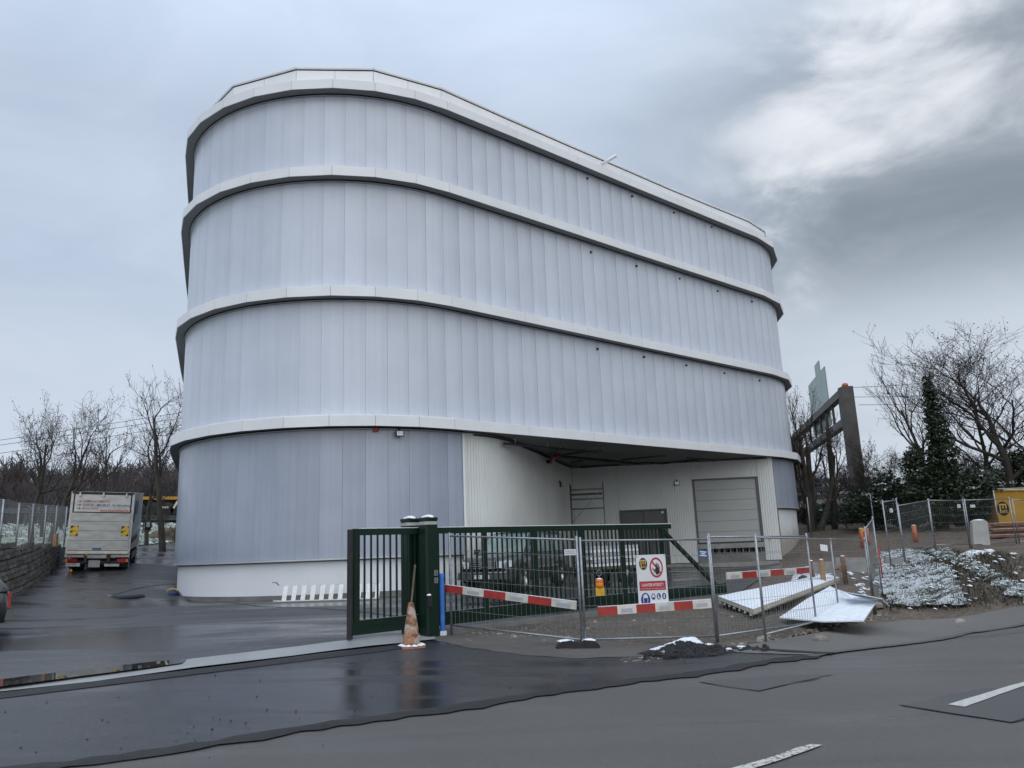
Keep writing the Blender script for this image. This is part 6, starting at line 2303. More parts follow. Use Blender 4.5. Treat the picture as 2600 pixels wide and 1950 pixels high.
# x forward from the rear face, y to the left
tl('box_body', MB().box((TL / 2, 0, (TB + TT) / 2), (TL, TWd, TT - TB)), 'truck_side')
for y in (-TWd / 2, TWd / 2):
    tl('corner_post', MB().box((-0.01, y * 0.985, (TB + TT) / 2 - 0.1), (0.1, 0.09, TT - TB + 0.2)), 'truck_white')
tl('roof_edge', MB().box((0.0, 0, TT - 0.03), (0.14, TWd, 0.07)), 'black')
for y in (-TWd / 2 - 0.006, TWd / 2 + 0.006):
    tl('roof_edge', MB().box((TL / 2, y, TT - 0.02), (TL, 0.03, 0.05)), 'truck_white')
HB0, HB1 = 2.50, 3.20
tl('head_frame', MB().box((-0.02, 0, (HB0 + HB1) / 2), (0.05, TWd - 0.16, HB1 - HB0 + 0.06)), 'black')
hb = tl('head_board', MB().box((-0.045, 0, (HB0 + HB1) / 2), (0.03, TWd - 0.24, HB1 - HB0)), 'truck_white')
Mr = MWt @ Matrix(((0, 0, -1, -0.064), (-1, 0, 0, TWd / 2 - 0.12), (0, 1, 0, HB0), (0, 0, 0, 1)))
bw = TWd - 0.24
for (s_, x, y, w_, h_, m) in (('DEMENAGEMENTS', 0.30, 0.375, 0.98, 0.10, 'ink_red'), ('GARDE - MEUBLES : Fs 10/m3/mois', 0.30, 0.225, 1.80, 0.10, 'ink_blue'), ('BROCANTE', 0.30, 0.085, 0.58, 0.10, 'ink_red'), ('www.lacarteblanche.ch', 0.94, 0.025, 1.2, 0.10, 'ink_red')):
    mb = MB()
    letter(mb, s_, Mr, x, y, w_, h_, 0.0, bold=0.012)
    part('lettering', mb, M_[m], hb)
mb = MB()
flat(mb, Mr, ((0.94, 0.008), (2.14, 0.008), (2.14, 0.02), (0.94, 0.02)), 0)
part('underline', mb, M_['ink_red'], hb)
for y, m in ((0.42, 'ink_red'), (0.27, 'ink_blue'), (0.13, 'ink')):
    mb = MB()
    flat(mb, Mr, ((0.10, y - 0.012), (0.18, y - 0.012), (0.18, y + 0.012), (0.10, y + 0.012)), 0)
    flat(mb, Mr, ((0.18, y - 0.045), (0.25, y), (0.18, y + 0.045)), 0)
    part('arrow_print', mb, M_[m], hb)
for y in (-0.85, 0.0, 0.85):
    tl('marker_lamp', MB().box((-0.09, y, HB1 + 0.01), (0.08, 0.07, 0.15), None, 0, 0.7), 'board_white')
LZ = [0.96, 1.36, 1.74, 2.12, 2.46]
for z0, z1 in zip(LZ, LZ[1:]):
    tl('lift_plank', MB().box((-0.075, 0, (z0 + z1) / 2), (0.05, TWd - 0.10, z1 - z0 - 0.012)), 'truck_lift')
tl('lift_edge', MB().box((-0.10, 0, 0.885), (0.12, TWd - 0.06, 0.11)), 'board_white')
for y in (-(TWd / 2 - 0.22), TWd / 2 - 0.22):
    cz_ = 1.74
    c_ = tl('hazard_panel', MB().box((-0.105, y, cz_), (0.012, 0.28, 0.40)), 'chev_yellow')
    Mh_ = MWt @ Matrix(((0, 0, -1, -0.113), (-1, 0, 0, y + 0.14), (0, 1, 0, cz_ - 0.20), (0, 0, 0, 1)))
    mb = MB()
    mir = (lambda x: x) if y > 0 else (lambda x: x)
    flat(mb, Mh_, ((0.0, 0.40), (0.0, 0.27), (0.15, 0.40)), 0)
    flat(mb, Mh_, ((0.28, 0.40), (0.20, 0.40), (0.28, 0.33)), 0)
    flat(mb, Mh_, ((0.0, 0.10), (0.14, 0.20), (0.0, 0.20)), 0)
    flat(mb, Mh_, ((0.16, 0.0), (0.28, 0.0), (0.28, 0.10)), 0)
    flat(mb, Mh_, ((0.0, 0.0), (0.05, 0.0), (0.0, 0.03)), 0)
    part('chevron_print', mb, M_['sign_black'], c_)
    mb = MB()
    flat(mb, Mh_, ((0.10, 0.19), (0.19, 0.19), (0.19, 0.215), (0.10, 0.215)), 0.002)
    part('red_print', mb, M_['sign_red'], c_)
tl('maker_plate', MB().box((-0.105, 0.05, 1.02), (0.012, 0.32, 0.075)), 'ink_blue')
for y in (-0.78, 0.78):
    tl('rear_beam', MB().box((-0.02, y, 0.74), (0.1, 0.78, 0.11)), 'truck_lift')
tl('lift_cross', MB().box((-0.05, 0.02, 0.72), (0.12, 0.72, 0.14)), 'steel')
for y in (-0.42, 0.42):
    tl('lift_arm', MB().box((-0.06, y, 0.66), (0.14, 0.11, 0.36)), 'black')
    tl('lift_lamp', MB().box((-0.12, y * 0.86 + 0.04, 0.80), (0.05, 0.08, 0.06)), 'lens_amber')
tl('chassis', MB().box((TL / 2 + 0.8, 0, 0.72), (TL + 1.6, 0.85, 0.22)), 'black')
tl('rear_underrun', MB().box((0.12, 0, 0.47), (0.1, 2.0, 0.12)), 'black')
for y in (-1, 1):
    tl('tail_light', MB().box((0.02, y * 0.90, 0.55), (0.09, 0.36, 0.15)), 'lens_red')
    tl('indicator', MB().box((0.015, y * 1.10, 0.55), (0.09, 0.07, 0.13)), 'lens_amber')
tl('reflector_plate', MB().box((0.05, -0.55, 0.36), (0.02, 0.55, 0.10)), 'truck_white')
tl('tool_box', MB().box((0.03, 0.1, 0.42), (0.02, 0.42, 0.28)), 'steel')
pl = tl('number_plate', MB().box((0.03, 0.86, 0.38), (0.02, 0.5, 0.12)), 'plate')
Mn = MWt @ Matrix(((0, 0, -1, 0.018), (-1, 0, 0, 0.86 + 0.25), (0, 1, 0, 0.32), (0, 0, 0, 1)))
mb = MB()
letter(mb, 'GE 209013', Mn, 0.04, 0.03, 0.42, 0.065, 0.0, bold=0.01)
part('lettering', mb, M_['ink'], pl)
for y in (-1, 1):
    for o_ in (0.0, -0.28):
        wheel(trk, MWt, 1.15, y * (0.98 + o_), 0.38, 0.22, 5)
    wheel(trk, MWt, 5.3, y * 0.95, 0.38, 0.24, 5)
    tl('mudguard', MB().lathe([(0.46, -0.26), (0.46, 0.26)], 20, Matrix(((1, 0, 0, 1.15), (0, 0, 1, y * 0.86), (0, 1, 0, 0.40), (0, 0, 0, 1)))) if False else MB().box((0.66, y * 0.86, 0.40), (0.03, 0.5, 0.36)), 'black')
    tl('side_guard', MB().box((3.2, y * 1.1, 0.6), (2.6, 0.04, 0.3)), 'black')
tl('reversing_lamp', MB().lathe([(0.0, 0.04), (0.06, 0.03), (0.07, -0.02)], 12, Matrix(((0, 0, -1, 0.1), (1, 0, 0, 0.92), (0, -1, 0, 0.14), (0, 0, 0, 1)))), 'lens_amber')
cab = MB()
secs = []
for x, z1, w_ in ((TL + 0.1, 2.35, 1.05), (TL + 0.9, 2.4, 1.05), (TL + 1.35, 2.2, 1.03), (TL + 1.7, 1.35, 1.02), (TL + 2.2, 1.15, 0.98), (TL + 2.35, 0.9, 0.92)):
    half = [(w_, 0.45), (w_, 1.2 if z1 > 1.3 else z1 - 0.08), (w_ * 0.9, z1 - 0.06), (w_ * 0.7, z1)]
    secs.append([Vector((x, -y, z)) for y, z in half] + [Vector((x, y, z)) for y, z in half[::-1]])
loft(cab, secs)
tl('cab', cab, 'truck_white', smooth=True)
for y in (-1, 1):
    tl('mirror', MB().box((TL + 1.0, y * 1.42, 1.72), (0.12, 0.26, 0.42)), 'black')
    tl('mirror_glass', MB().box((TL + 0.935, y * 1.42, 1.78), (0.01, 0.16, 0.24)), 'lens')
    tl('mirror_arm', MB().bar((TL + 1.05, y * 1.0, 1.7), (TL + 1.02, y * 1.35, 1.72), 0.04, 0.04), 'black')
# painted lettering on the side, too foreshortened to read
Ms_ = MWt @ Matrix(((1, 0, 0, 0.0), (0, 0, -1, -TWd / 2 - 0.012), (0, 1, 0, TB), (0, 0, 0, 1)))
mb = MB()
flat(mb, Ms_, ((0.5, 1.2), (1.0, 1.1), (1.5, 1.5), (1.7, 2.0), (1.3, 2.1), (0.8, 1.8)), 0)
flat(mb, Ms_, ((1.9, 1.5), (2.3, 1.4), (2.6, 1.9), (2.2, 2.1)), 0)
tl_ = part('side_print', mb, M_['ink_blue'], trk)
mb = MB()
flat(mb, Ms_, ((0.2, 0.62), (4.6, 0.75), (4.6, 0.95), (0.2, 0.86)), 0)
part('side_print', mb, M_['snow'], trk)
mb = MB()
flat(mb, Ms_, ((0.5, 0.28), (3.6, 0.35), (3.6, 0.55), (0.5, 0.52)), 0)
part('side_print', mb, M_['brick'], trk)
# ------------------------------------------------------------------ retaining wall and the fence along it
wl = [Vector((-15.6, 18.5)), Vector((-15.4, 22.0)), Vector((-16.35, 26.0)), Vector((-18.1, 30.0)), Vector((-19.9, 34.0)), Vector((-21.2, 38.0)), Vector((-21.8, 42.0))]
wlr = resample(wl, 0.36)
zb_ = lambda p: T(p.x, p.y)
ZTOP = lambda y: 0.64 + (y - 26.0) * 0.018
rw_ = empty('retaining_wall', (wlr[10].x, wlr[10].y, zb_(wlr[10])), 'dark dry stone retaining wall along the left of the ramp', 'wall')
mb = MB()
for a, b in zip(wlr, wlr[1:]):
    zt = (ZTOP(a.y) + ZTOP(b.y)) / 2
    mb.bar((a.x - 0.30, a.y, zt - 1.5), (b.x - 0.30, b.y, zt - 1.5), 0.5, 2.96)
part('wall_core', mb, M_['concrete_dark'], rw_)
smesh = []
rr = random.Random(9)
for i in range(6):
    mb = MB()
    bx_s = MB().box((0, 0, 0), (0.40, 0.18, 0.155))
    vs = []
    for v in bx_s.v:
        vs.append((v[0] * rr.uniform(0.86, 0.98), v[1] * rr.uniform(0.8, 1.05), v[2] * rr.uniform(0.82, 0.97)))
    mb.add(vs, bx_s.f)
    smesh.append(mb.mesh('stone', M_['stone']))
n_st = 0
for i, (a, b) in enumerate(zip(wlr, wlr[1:])):
    if not (22.6 < a.y < 37.5):
        continue
    d = (b - a).normalized()
    z = min(zb_(a), zb_(b)) - 0.05
    zt = ZTOP(a.y)
    k = 0
    while z < zt and n_st < 295:
        off = 0.5 if k % 2 else 0.0
        p = a + d * (0.36 * off)
        M = Matrix.Translation((p.x + rr.uniform(-0.02, 0.02), p.y, z + 0.08)) @ Matrix.Rotation(math.atan2(d.y, d.x) + rr.uniform(-0.06, 0.06), 4, 'Z') @ Matrix.Rotation(rr.uniform(-0.05, 0.05), 4, 'Y')
        part('stone', smesh[rr.randrange(6)], None, rw_, M=M)
        n_st += 1
        z += 0.165
        k += 1
fp = []
for x, yt, yb in ((-32, 1268, 1396), (2, 1268, 1396), (44, 1277, 1393), (80.5, 1279, 1391), (114.5, 1282.5, 1384), (142.5, 1284.5, 1378), (168, 1286.5, 1374)):
    h = yb - yt
    fp.append((x, yt, yb, 1.62 * F_PX / h))
wf = empty('boundary_fence', at_d(60, 1392, 28), 'galvanised post and fine mesh fence on top of the retaining wall', 'fence')
P0 = []
for x, yt, yb, d in fp:
    a, b = at_d(x - 5, yb, d), at_d(x, yt, d)
    P0.append((a, Vector((a.x, a.y, b.z))))
    part('post', MB().tube([(a.x, a.y, a.z - 0.3), (a.x, a.y, b.z)], 0.035, 8), M_['galv'], wf, smooth=True)
mb = MB()
for (a0, a1), (b0, b1) in zip(P0, P0[1:]):
    n = 26
    for i in range(1, n):
        t = i / n
        mb.tube([a0.lerp(b0, t), a1.lerp(b1, t)], 0.0035, 3, cap=False)
    for k in np.linspace(0, 1, 16):
        mb.tube([a0.lerp(a1, k), b0.lerp(b1, k)], 0.0035 if 0 < k < 1 else 0.008, 3, cap=False)
part('wire_mesh', mb, M_['wire'], wf, kind='stuff')
q = at_d(141, 1371, 31)
mb = MB().box((q.x, q.y, q.z + 0.0), (0.14, 0.14, 0.5))
solo('timber_peg', mb, M_['wood'], 'pale timber peg behind the mesh fence left of the lorry', 'peg')

# ------------------------------------------------------------------ trees
def grow(seed, height, levels=4, spread=0.9, trunk_frac=0.5, lean=(0, 0), kids=(6, 5, 5, 3), ang=(0.5, 1.0), wob=0.18, rad0=0.16, up=0.10, first=0.35, twig_min=0.008):
    """a bare tree as a list of (points, radii, level)"""
    rr = random.Random(seed)
    out = []

    def branch(p, d, L, r, lev):
        n = (9, 7, 5, 4, 3)[min(lev, 4)]
        pts, rs = [p.copy()], [r]
        dd = d.copy()
        for i in range(n):
            w_ = wob * (0.55 if lev == 0 else 1.0)
            dd = (dd + Vector((rr.gauss(0, w_), rr.gauss(0, w_), rr.gauss(0, w_ * 0.7) + up * (0.3 if lev == 0 else 1.0)))).normalized()
            p = p + dd * (L / n)
            pts.append(p.copy())
            rs.append(max(twig_min * 0.7, r * (1 - 0.72 * (i + 1) / n)))
        out.append((pts, rs, lev))
        if lev >= levels:
            return
        k = kids[min(lev, len(kids) - 1)]
        f0 = first if lev == 0 else 0.25
        for j in range(k):
            t = f0 + (1.0 - f0) * (j + rr.uniform(0.1, 0.9)) / k
            fi = t * n
            i = min(int(fi), n - 1)
            q = pts[i].lerp(pts[i + 1], fi - i)
            base = (pts[i + 1] - pts[i]).normalized()
            az = rr.uniform(0, 2 * math.pi) if lev else j * 2.4 + rr.uniform(-0.5, 0.5)
            a = base.cross(Vector((0, 0, 1)))
            if a.length < 1e-3:
                a = Vector((1, 0, 0))
            a.normalize()
            b = base.cross(a)
            th = rr.uniform(*ang)
            nd = base * math.cos(th) + (a * math.cos(az) + b * math.sin(az)) * math.sin(th) * spread
            nd.normalize()
            ri = rs[i] * (0.62 if lev else 0.60)
            branch(q, nd, L * rr.uniform(0.42, 0.68) * (1.15 - 0.45 * t if lev == 0 else 1.0), max(twig_min, ri), lev + 1)

    branch(Vector((0, 0, 0)), Vector((lean[0], lean[1], 1)).normalized(), height * trunk_frac / 0.5 * 0.62, rad0, 0)
    return out


def tree(name, label, base, top_z, width, seed, leaf=0, group=None, fit=True, twig='twig', rad0=0.16, off=0.0, **kw):
    base = Vector(base)
    H = top_z - base.z
    br = grow(seed, H, rad0=rad0, **kw)
    allp = np.array([tuple(p) for pts, _, _ in br for p in pts])
    sz = H / allp[:, 2].max()
    ex = allp[:, 0]
    wx = (np.percentile(ex, 99.5) - np.percentile(ex, 0.5))
    sx = (width / wx) if width else sz
    cx = (np.percentile(ex, 99.5) + np.percentile(ex, 0.5)) / 2

    def tr(p):
        k = min(1.0, max(0.0, p.z * sz / H))
        return Vector((base.x + p.x * sx + (off - cx * sx) * k, base.y + p.y * sx * 0.8, base.z + p.z * sz))
    g = empty(name, base, label, 'tree', group)
    t0, cr, lf = MB(), MB(), MB()
    rr = random.Random(seed + 99)
    for pts, rs, lev in br:
        P = [tr(p) for p in pts]
        if lev <= 1:
            t0.tube(P, rs, 7 if lev == 0 else 5, cap=False)
        else:
            cr.tube(P, rs, 3, cap=False)
            if leaf and lev >= 3 and rr.random() < leaf:
                q = P[-1]
                for _ in range(rr.randrange(1, 4)):
                    s_ = rr.uniform(0.02, 0.05)
                    o = q + Vector((rr.gauss(0, 0.1), rr.gauss(0, 0.1), rr.gauss(0, 0.1)))
                    u = Vector((rr.gauss(0, 1), rr.gauss(0, 1), rr.gauss(0, 1))).normalized() * s_
                    v = Vector((rr.gauss(0, 1), rr.gauss(0, 1), rr.gauss(0, 1))).normalized() * s_
                    lf.add([o - u, o + v, o + u, o - v], [(0, 1, 2, 3)])
    part('trunk', t0, M_['bark'], g, smooth=True)
    part('crown', cr, M_[twig], g)
    if lf.v:
        part('clinging_leaves', lf, M_['dead_leaf'], g, kind='stuff')
    return g


def root_at(xd, d, zmin=None):
    r = ray(xd * K, 1090 * K)
    p = r * (d / r.y)
    return Vector((p.x, p.y, T(p.x, p.y) - 0.1))


def topz(xd, yd, d):
    return at_d(xd * K, yd * K, d).z


def wpx(n, d):
    return n * K / F_PX * d * 1.03


LG = 'bare trees behind the lorry'
tree('bare_tree', 'leftmost bare tree with a wide open crown behind the mesh fence', root_at(75, 45), topz(70, 836, 45), wpx(130, 45), 3, 0.35, LG, up=0.05, ang=(0.55, 1.1), rad0=0.17, lean=(-0.05, 0), off=-0.3)
tree('bare_tree', 'slimmer bare tree close right of the leftmost one behind the fence', root_at(97, 47), topz(110, 880, 47), wpx(95, 47), 5, 0.25, LG, up=0.05, ang=(0.55, 1.1), rad0=0.14, lean=(0.03, 0))
tree('bare_tree', 'bare tree with the densest flat topped crown left of the lorry', root_at(114, 44), topz(150, 824, 44), wpx(150, 44), 8, 0.45, LG, up=0.05, ang=(0.55, 1.1), rad0=0.17, lean=(0.12, 0), off=1.0, kids=(6, 6, 5, 3))
tree('bare_tree', 'bare tree with a thin leaning stem right above the lorry', root_at(238, 44), topz(216, 866, 44), wpx(110, 44), 12, 0.4, LG, up=0.05, ang=(0.55, 1.1), rad0=0.15, lean=(-0.10, 0), off=-0.6, first=0.25)
tree('bare_tree', 'tallest bare tree with a crooked trunk between lorry and building', root_at(357, 42), topz(316, 784, 42), wpx(170, 42), 21, 0.12, LG, up=0.05, ang=(0.55, 1.1), rad0=0.19, lean=(-0.14, 0), off=-1.0, kids=(6, 6, 4, 3), first=0.3)
tree('bare_tree', 'thin bare tree close left of the tallest crooked one', root_at(322, 46), topz(300, 885, 46), wpx(90, 46), 25, 0.4, LG, up=0.05, ang=(0.55, 1.1), rad0=0.13)
tree('bare_tree', 'bare tree half hidden behind the left end of the building', root_at(392, 48), topz(380, 775, 48), wpx(120, 48), 31, 0.2, LG, up=0.05, ang=(0.55, 1.1), rad0=0.18, kids=(7, 6, 5, 4))

RG = 'bare trees by the motorway'
tree('pollarded_tree', 'low spreading pollarded tree in front of the road gantry', root_at(1748, 44), topz(1760, 800, 44), wpx(155, 44), 41, 0.15, RG, rad0=0.24, first=0.3, kids=(7, 6, 5, 4), ang=(0.5, 1.1), up=0.06)
tree('pollarded_tree', 'second stem of the spreading tree left of the gantry post', root_at(1765, 43.5), topz(1830, 870, 43.5), wpx(110, 43.5), 43, 0.1, RG, rad0=0.2, lean=(0.3, 0), off=1.2)
for x, y, d, r in ((1744, 966, 44.5, 0.18), (1789, 925, 43.8, 0.17)):
    a = root_at(x + 8, d)
    b = Vector((at_d(x * K, y * K, d).x, a.y, topz(x, y, d)))
    mb = MB().tube([a, a.lerp(b, 0.4) + Vector((0.06, 0, 0)), a.lerp(b, 0.7), b], [r, r * 0.9, r * 0.8, r * 0.85], 9)
    solo('lopped_trunk', mb, M_['bark'], 'lopped tree trunk left of the spreading tree' if x < 1760 else 'lopped tree trunk standing in front of the green road sign', 'trunk', smooth=True)
tree('bare_tree', 'big dark bare tree with clinging dead leaves at the right edge', root_at(2222, 41), topz(2120, 668, 41), wpx(330, 41), 51, 0.7, RG, rad0=0.28, lean=(-0.2, 0), off=-2.0, kids=(9, 7, 6, 4), twig_min=0.010, up=0.2, first=0.2, ang=(0.35, 0.8))
tree('bare_tree', 'second bare tree at the right edge beside the big leafy one', root_at(2150, 43), topz(2150, 700, 43), wpx(260, 43), 53, 0.6, RG, rad0=0.18, kids=(7, 6, 5, 4), twig_min=0.009, up=0.18, ang=(0.35, 0.8))
tree('bare_tree', 'pale leafless tree carrying the thick ivy on its trunk', root_at(2022, 38), topz(1985, 722, 38), wpx(200, 38), 57, 0.0, RG, rad0=0.16, lean=(-0.06, 0), off=-0.7, kids=(7, 5, 4, 3), up=0.16, first=0.4)


def leaves(mb, c, size, n, s0, rr, shell=0.55, flat_=0.0):
    """leaf-sized faces spread through an uneven volume"""
    for _ in range(n):
        while True:
            v = Vector((rr.uniform(-1, 1), rr.uniform(-1, 1), rr.uniform(-1, 1)))
            if v.length <= 1 and v.length > shell * rr.random():
                break
        lump = 1 + 0.22 * math.sin(v.x * 5.1 + c[0]) * math.sin(v.y * 4.3 + c[1]) + 0.18 * math.sin(v.z * 7.7 + c[0] * 2)
        p = Vector((c[0] + v.x * size[0] * lump, c[1] + v.y * size[1] * lump, c[2] + v.z * size[2] * lump))
        s_ = s0 * rr.uniform(0.6, 1.4)
        u = Vector((rr.gauss(0, 1), rr.gauss(0, 1), rr.gauss(0, 0.6))).normalized()
        w_ = u.cross(Vector((rr.gauss(0, 1), rr.gauss(0, 1), rr.gauss(0, 1)))).normalized()
        mb.add([p - u * s_, p + w_ * s_ * 0.6, p + u * s_, p - w_ * s_ * 0.6], [(0, 1, 2, 3)])


rr = random.Random(77)
# ivy on the tree
iv = empty('ivy_column', root_at(2025, 37.6), 'dark evergreen ivy climbing the pale leafless tree', 'ivy')
mb = MB()
for (x, y, wx_, n) in ((2005, 835, 14, 220), (2010, 865, 20, 340), (2018, 900, 26, 480), (2026, 935, 30, 600), (2032, 970, 36, 800), (2034, 1005, 44, 950), (2036, 1040, 48, 1000), (2036, 1075, 56, 1000),
                       (2030, 1105, 66, 900), (1975, 985, 22, 300), (1968, 1000, 26, 300), (1990, 1030, 40, 600), (1985, 1070, 44, 700)):
    c = at_d(x * K, y * K, 37.4)
    w_ = wpx(wx_, 37.4)
    leaves(mb, c, (w_ * 0.85, w_ * 0.75, wpx(26, 37.4)), int(n * 1.5), 0.08, rr, 0.5)
part('foliage', mb, M_['ivy'], iv, kind='stuff')
a, b = root_at(2030, 37.6), at_d(2008 * K, 850 * K, 37.6)
part('stem', MB().tube([a, a.lerp(b, 0.5) + Vector((0.1, 0, 0)), b], [0.25, 0.2, 0.12], 8), M_['bark'], iv, smooth=True)
# evergreen bushes below the motorway
k = 0
for (x, y, w_, h_, d, lab) in ((1880, 1085, 62, 48, 41.0, 'leftmost dark evergreen bush by the gantry post'), (1925, 1065, 66, 62, 40.5, 'evergreen bush right of the gantry post, flecked with snow'), (1968, 1082, 60, 52, 39.5, 'evergreen bush between gantry and ivy tree'),
                               (2012, 1092, 64, 56, 38.5, 'broad evergreen bush at the foot of the ivy tree'), (2068, 1082, 62, 58, 38.0, 'evergreen bush right of the ivy tree'), (2112, 1062, 62, 66, 37.5, 'tall evergreen bush above the fence notices'),
                               (2130, 1052, 60, 70, 40.5, 'evergreen bush left of the yellow hut'), (2200, 1030, 70, 80, 42.0, 'evergreen bush behind the yellow hut'), (1840, 1105, 46, 34, 42.0, 'low dark scrub right of the building corner'), (1752, 1108, 50, 44, 47.0, 'dark scrub close to the right end of the building'), (1795, 1106, 50, 46, 46.0, 'dark scrub under the spreading tree'), (1842, 1098, 50, 46, 45.5, 'dark scrub below the gantry post'), (1890, 1112, 56, 34, 41.5, 'low evergreen scrub behind the orange pipe stubs'), (1955, 1112, 60, 34, 40.5, 'low evergreen scrub behind the lone orange pipe'), (2080, 1112, 60, 34, 38.5, 'low evergreen scrub left of the plastic barrier')):
    c = at_d(x * K, y * K, d)
    g = empty('evergreen_bush', (c.x, c.y, T(c.x, c.y)), lab, 'bush', 'evergreen bushes below the motorway')
    mb, sn_ = MB(), MB()
    for j in range(5):
        o = Vector((rr.uniform(-0.5, 0.5) * wpx(w_, d) * 0.9, rr.uniform(-0.4, 0.4), rr.uniform(-0.5, 0.35) * wpx(h_, d)))
        leaves(mb, c + o, (wpx(w_, d) * 0.42, 0.9, wpx(h_, d) * 0.45), 520, 0.085, rr, 0.6)
        if 'snow' in lab or j % 4 == 0:
            for _ in range(9 if 'snow' in lab else 3):
                p = c + o + Vector((rr.uniform(-0.9, 0.9), -0.9, rr.uniform(-0.2, 0.7)))
                leaves(sn_, p, (0.16, 0.1, 0.05), 5, 0.05, rr, 0.1)
    part('foliage', mb, M_['shrub'], g, kind='stuff')
    if sn_.v:
        part('snow', sn_, M_['snow_wet'], g, kind='stuff')
# thin bare shrubs against the sky
for (x, y, w_, d, sd, lab) in ((1895, 935, 100, 44, 61, 'bare shrub right of the gantry post'), (1945, 965, 90, 46, 62, 'bare shrub between the gantry and the ivy tree'), (1870, 985, 70, 47, 63, 'low bare shrub at the foot of the gantry post'), (2080, 985, 90, 43, 64, 'bare shrub right of the ivy tree'),
                               (2120, 960, 110, 44, 65, 'bare shrub under the big leafy tree'), (1720, 985, 70, 47, 66, 'bare shrub close to the right end of the building'), (2190, 940, 110, 43, 67, 'bare shrub behind the yellow hut'), (1790, 1000, 80, 50, 68, 'bare shrub behind the spreading tree')):
    tree('bare_shrub', lab, root_at(x, d), topz(x, y, d), wpx(w_, d), sd, 0.25, 'bare shrubs by the motorway', rad0=0.055, first=0.05, kids=(9, 6, 5, 3), ang=(0.3, 0.7), up=0.2, trunk_frac=0.4)

# the thicket past the right edge is unseen, added to darken reflections in the cladding
mb = MB()
for i in range(26):
    y = rr.uniform(37, 52)
    x = 0.67 * y + 8.5 + rr.uniform(0, 18)
    h_ = rr.uniform(7, 12)
    leaves(mb, (x, y, T(min(x, 59), y) + h_ * 0.5), (2.2, 2.0, h_ * 0.55), 420, 0.3, rr, 0.4)
solo('offscreen_thicket', mb, M_['ivy'], None, None, kind='stuff')

# ------------------------------------------------------------------ motorway: carriageway, guard rails, gantry, low loader
hw = [Vector((x, 62.0 + 0.0 * x)) for x in (-60, 60)]
sheet('motorway', [Vector((-60, 58)), Vector((60, 58)), Vector((60, 70)), Vector((-60, 70))], M_['highway'], 0.03, 4.0)


def guard_rail(x0, y0, x1, y1, d0, d1_, label, rows=2, gap=0.42):
    a, b = at_d(x0 * K, y0 * K, d0), at_d(x1 * K, y1 * K, d1_)
    g = empty('guard_rail', (a + b) / 2 - Vector((0, 0, 0.8)), label, 'guard rail')
    for r_ in range(rows):
        dz = Vector((0, 0, -r_ * gap))
        mb = MB()
        for o, h in ((0.0, 0.1), (0.11, 0.09), (-0.11, 0.09)):
            mb.bar(a + dz + Vector((0, -0.04 if o else 0.0, o)), b + dz + Vector((0, -0.04 if o else 0, o)), 0.03, h)
        part('beam', mb, M_['rail'], g)
    L = (b - a).length
    n = max(2, int(L / 2.4))
    for i in range(n + 1):
        p = a.lerp(b, i / n)
        part('post', MB().box((p.x, p.y + 0.08, p.z - 0.55), (0.12, 0.1, 1.5)), M_['rail'], g)
    return g


guard_rail(-40, 1103, 150, 1104, 52, 53, 'steel guard rail on the bank left of the lorry', 1)
guard_rail(285, 1117, 420, 1119, 54, 54, 'steel guard rail in front of the yellow low loader', 1)
guard_rail(1690, 1042, 1880, 1036, 50, 49, 'double steel guard rail at the foot of the gantry', 3, 0.5)
guard_rail(1980, 1036, 2260, 1036, 47, 46, 'dark steel guard rail behind the ivy tree', 1)
# yellow low loader
ya, yb = at_d(255 * K, 1078 * K, 58), at_d(430 * K, 1078 * K, 58)
ll = empty('low_loader', (ya.x, ya.y, ya.z - 1.2), 'yellow low loader trailer passing behind the trees on the bank', 'trailer')
part('deck', MB().bar(ya, yb, 2.4, 0.22), M_['trailer_yellow'], ll)
part('chassis', MB().bar(ya - Vector((0, -0.2, 0.6)), yb - Vector((0, -0.2, 0.6)), 1.6, 0.9), M_['black'], ll)
for x in (300, 330, 362, 385, 402):
    p = at_d(x * K, 1101 * K, 57)
    w_ = part('wheel', MB().lathe([(0.25, -0.14), (0.5, -0.14), (0.55, -0.08), (0.55, 0.08), (0.5, 0.14), (0.25, 0.14), (0.0, 0.1)], 18, frame3(p, (1, 0, 0), (0, -1, 0))), M_['rubber'], ll, smooth=True)
for x0, x1 in ((341, 350), (350, 358), (375, 384), (384, 397), (397, 404)):
    up = x0 in (341, 397)
    a = at_d(x0 * K, (1084 if x0 != 375 else 1100) * K, 56.6)
    b = at_d(x1 * K, (1084 if x0 in (384,) else 1100) * K, 56.6)
    if x0 == 341:
        a, b = at_d(341 * K, 1084 * K, 56.6), at_d(350 * K, 1098 * K, 56.6)
    if x0 == 350:
        a, b = at_d(350 * K, 1096 * K, 56.6), at_d(364 * K, 1096 * K, 56.6)
    if x0 == 375:
        a, b = at_d(375 * K, 1098 * K, 56.6), at_d(384 * K, 1083 * K, 56.6)
    part('wheel_guard', MB().bar(a, b, 0.08, 0.14), M_['board_white'], ll)

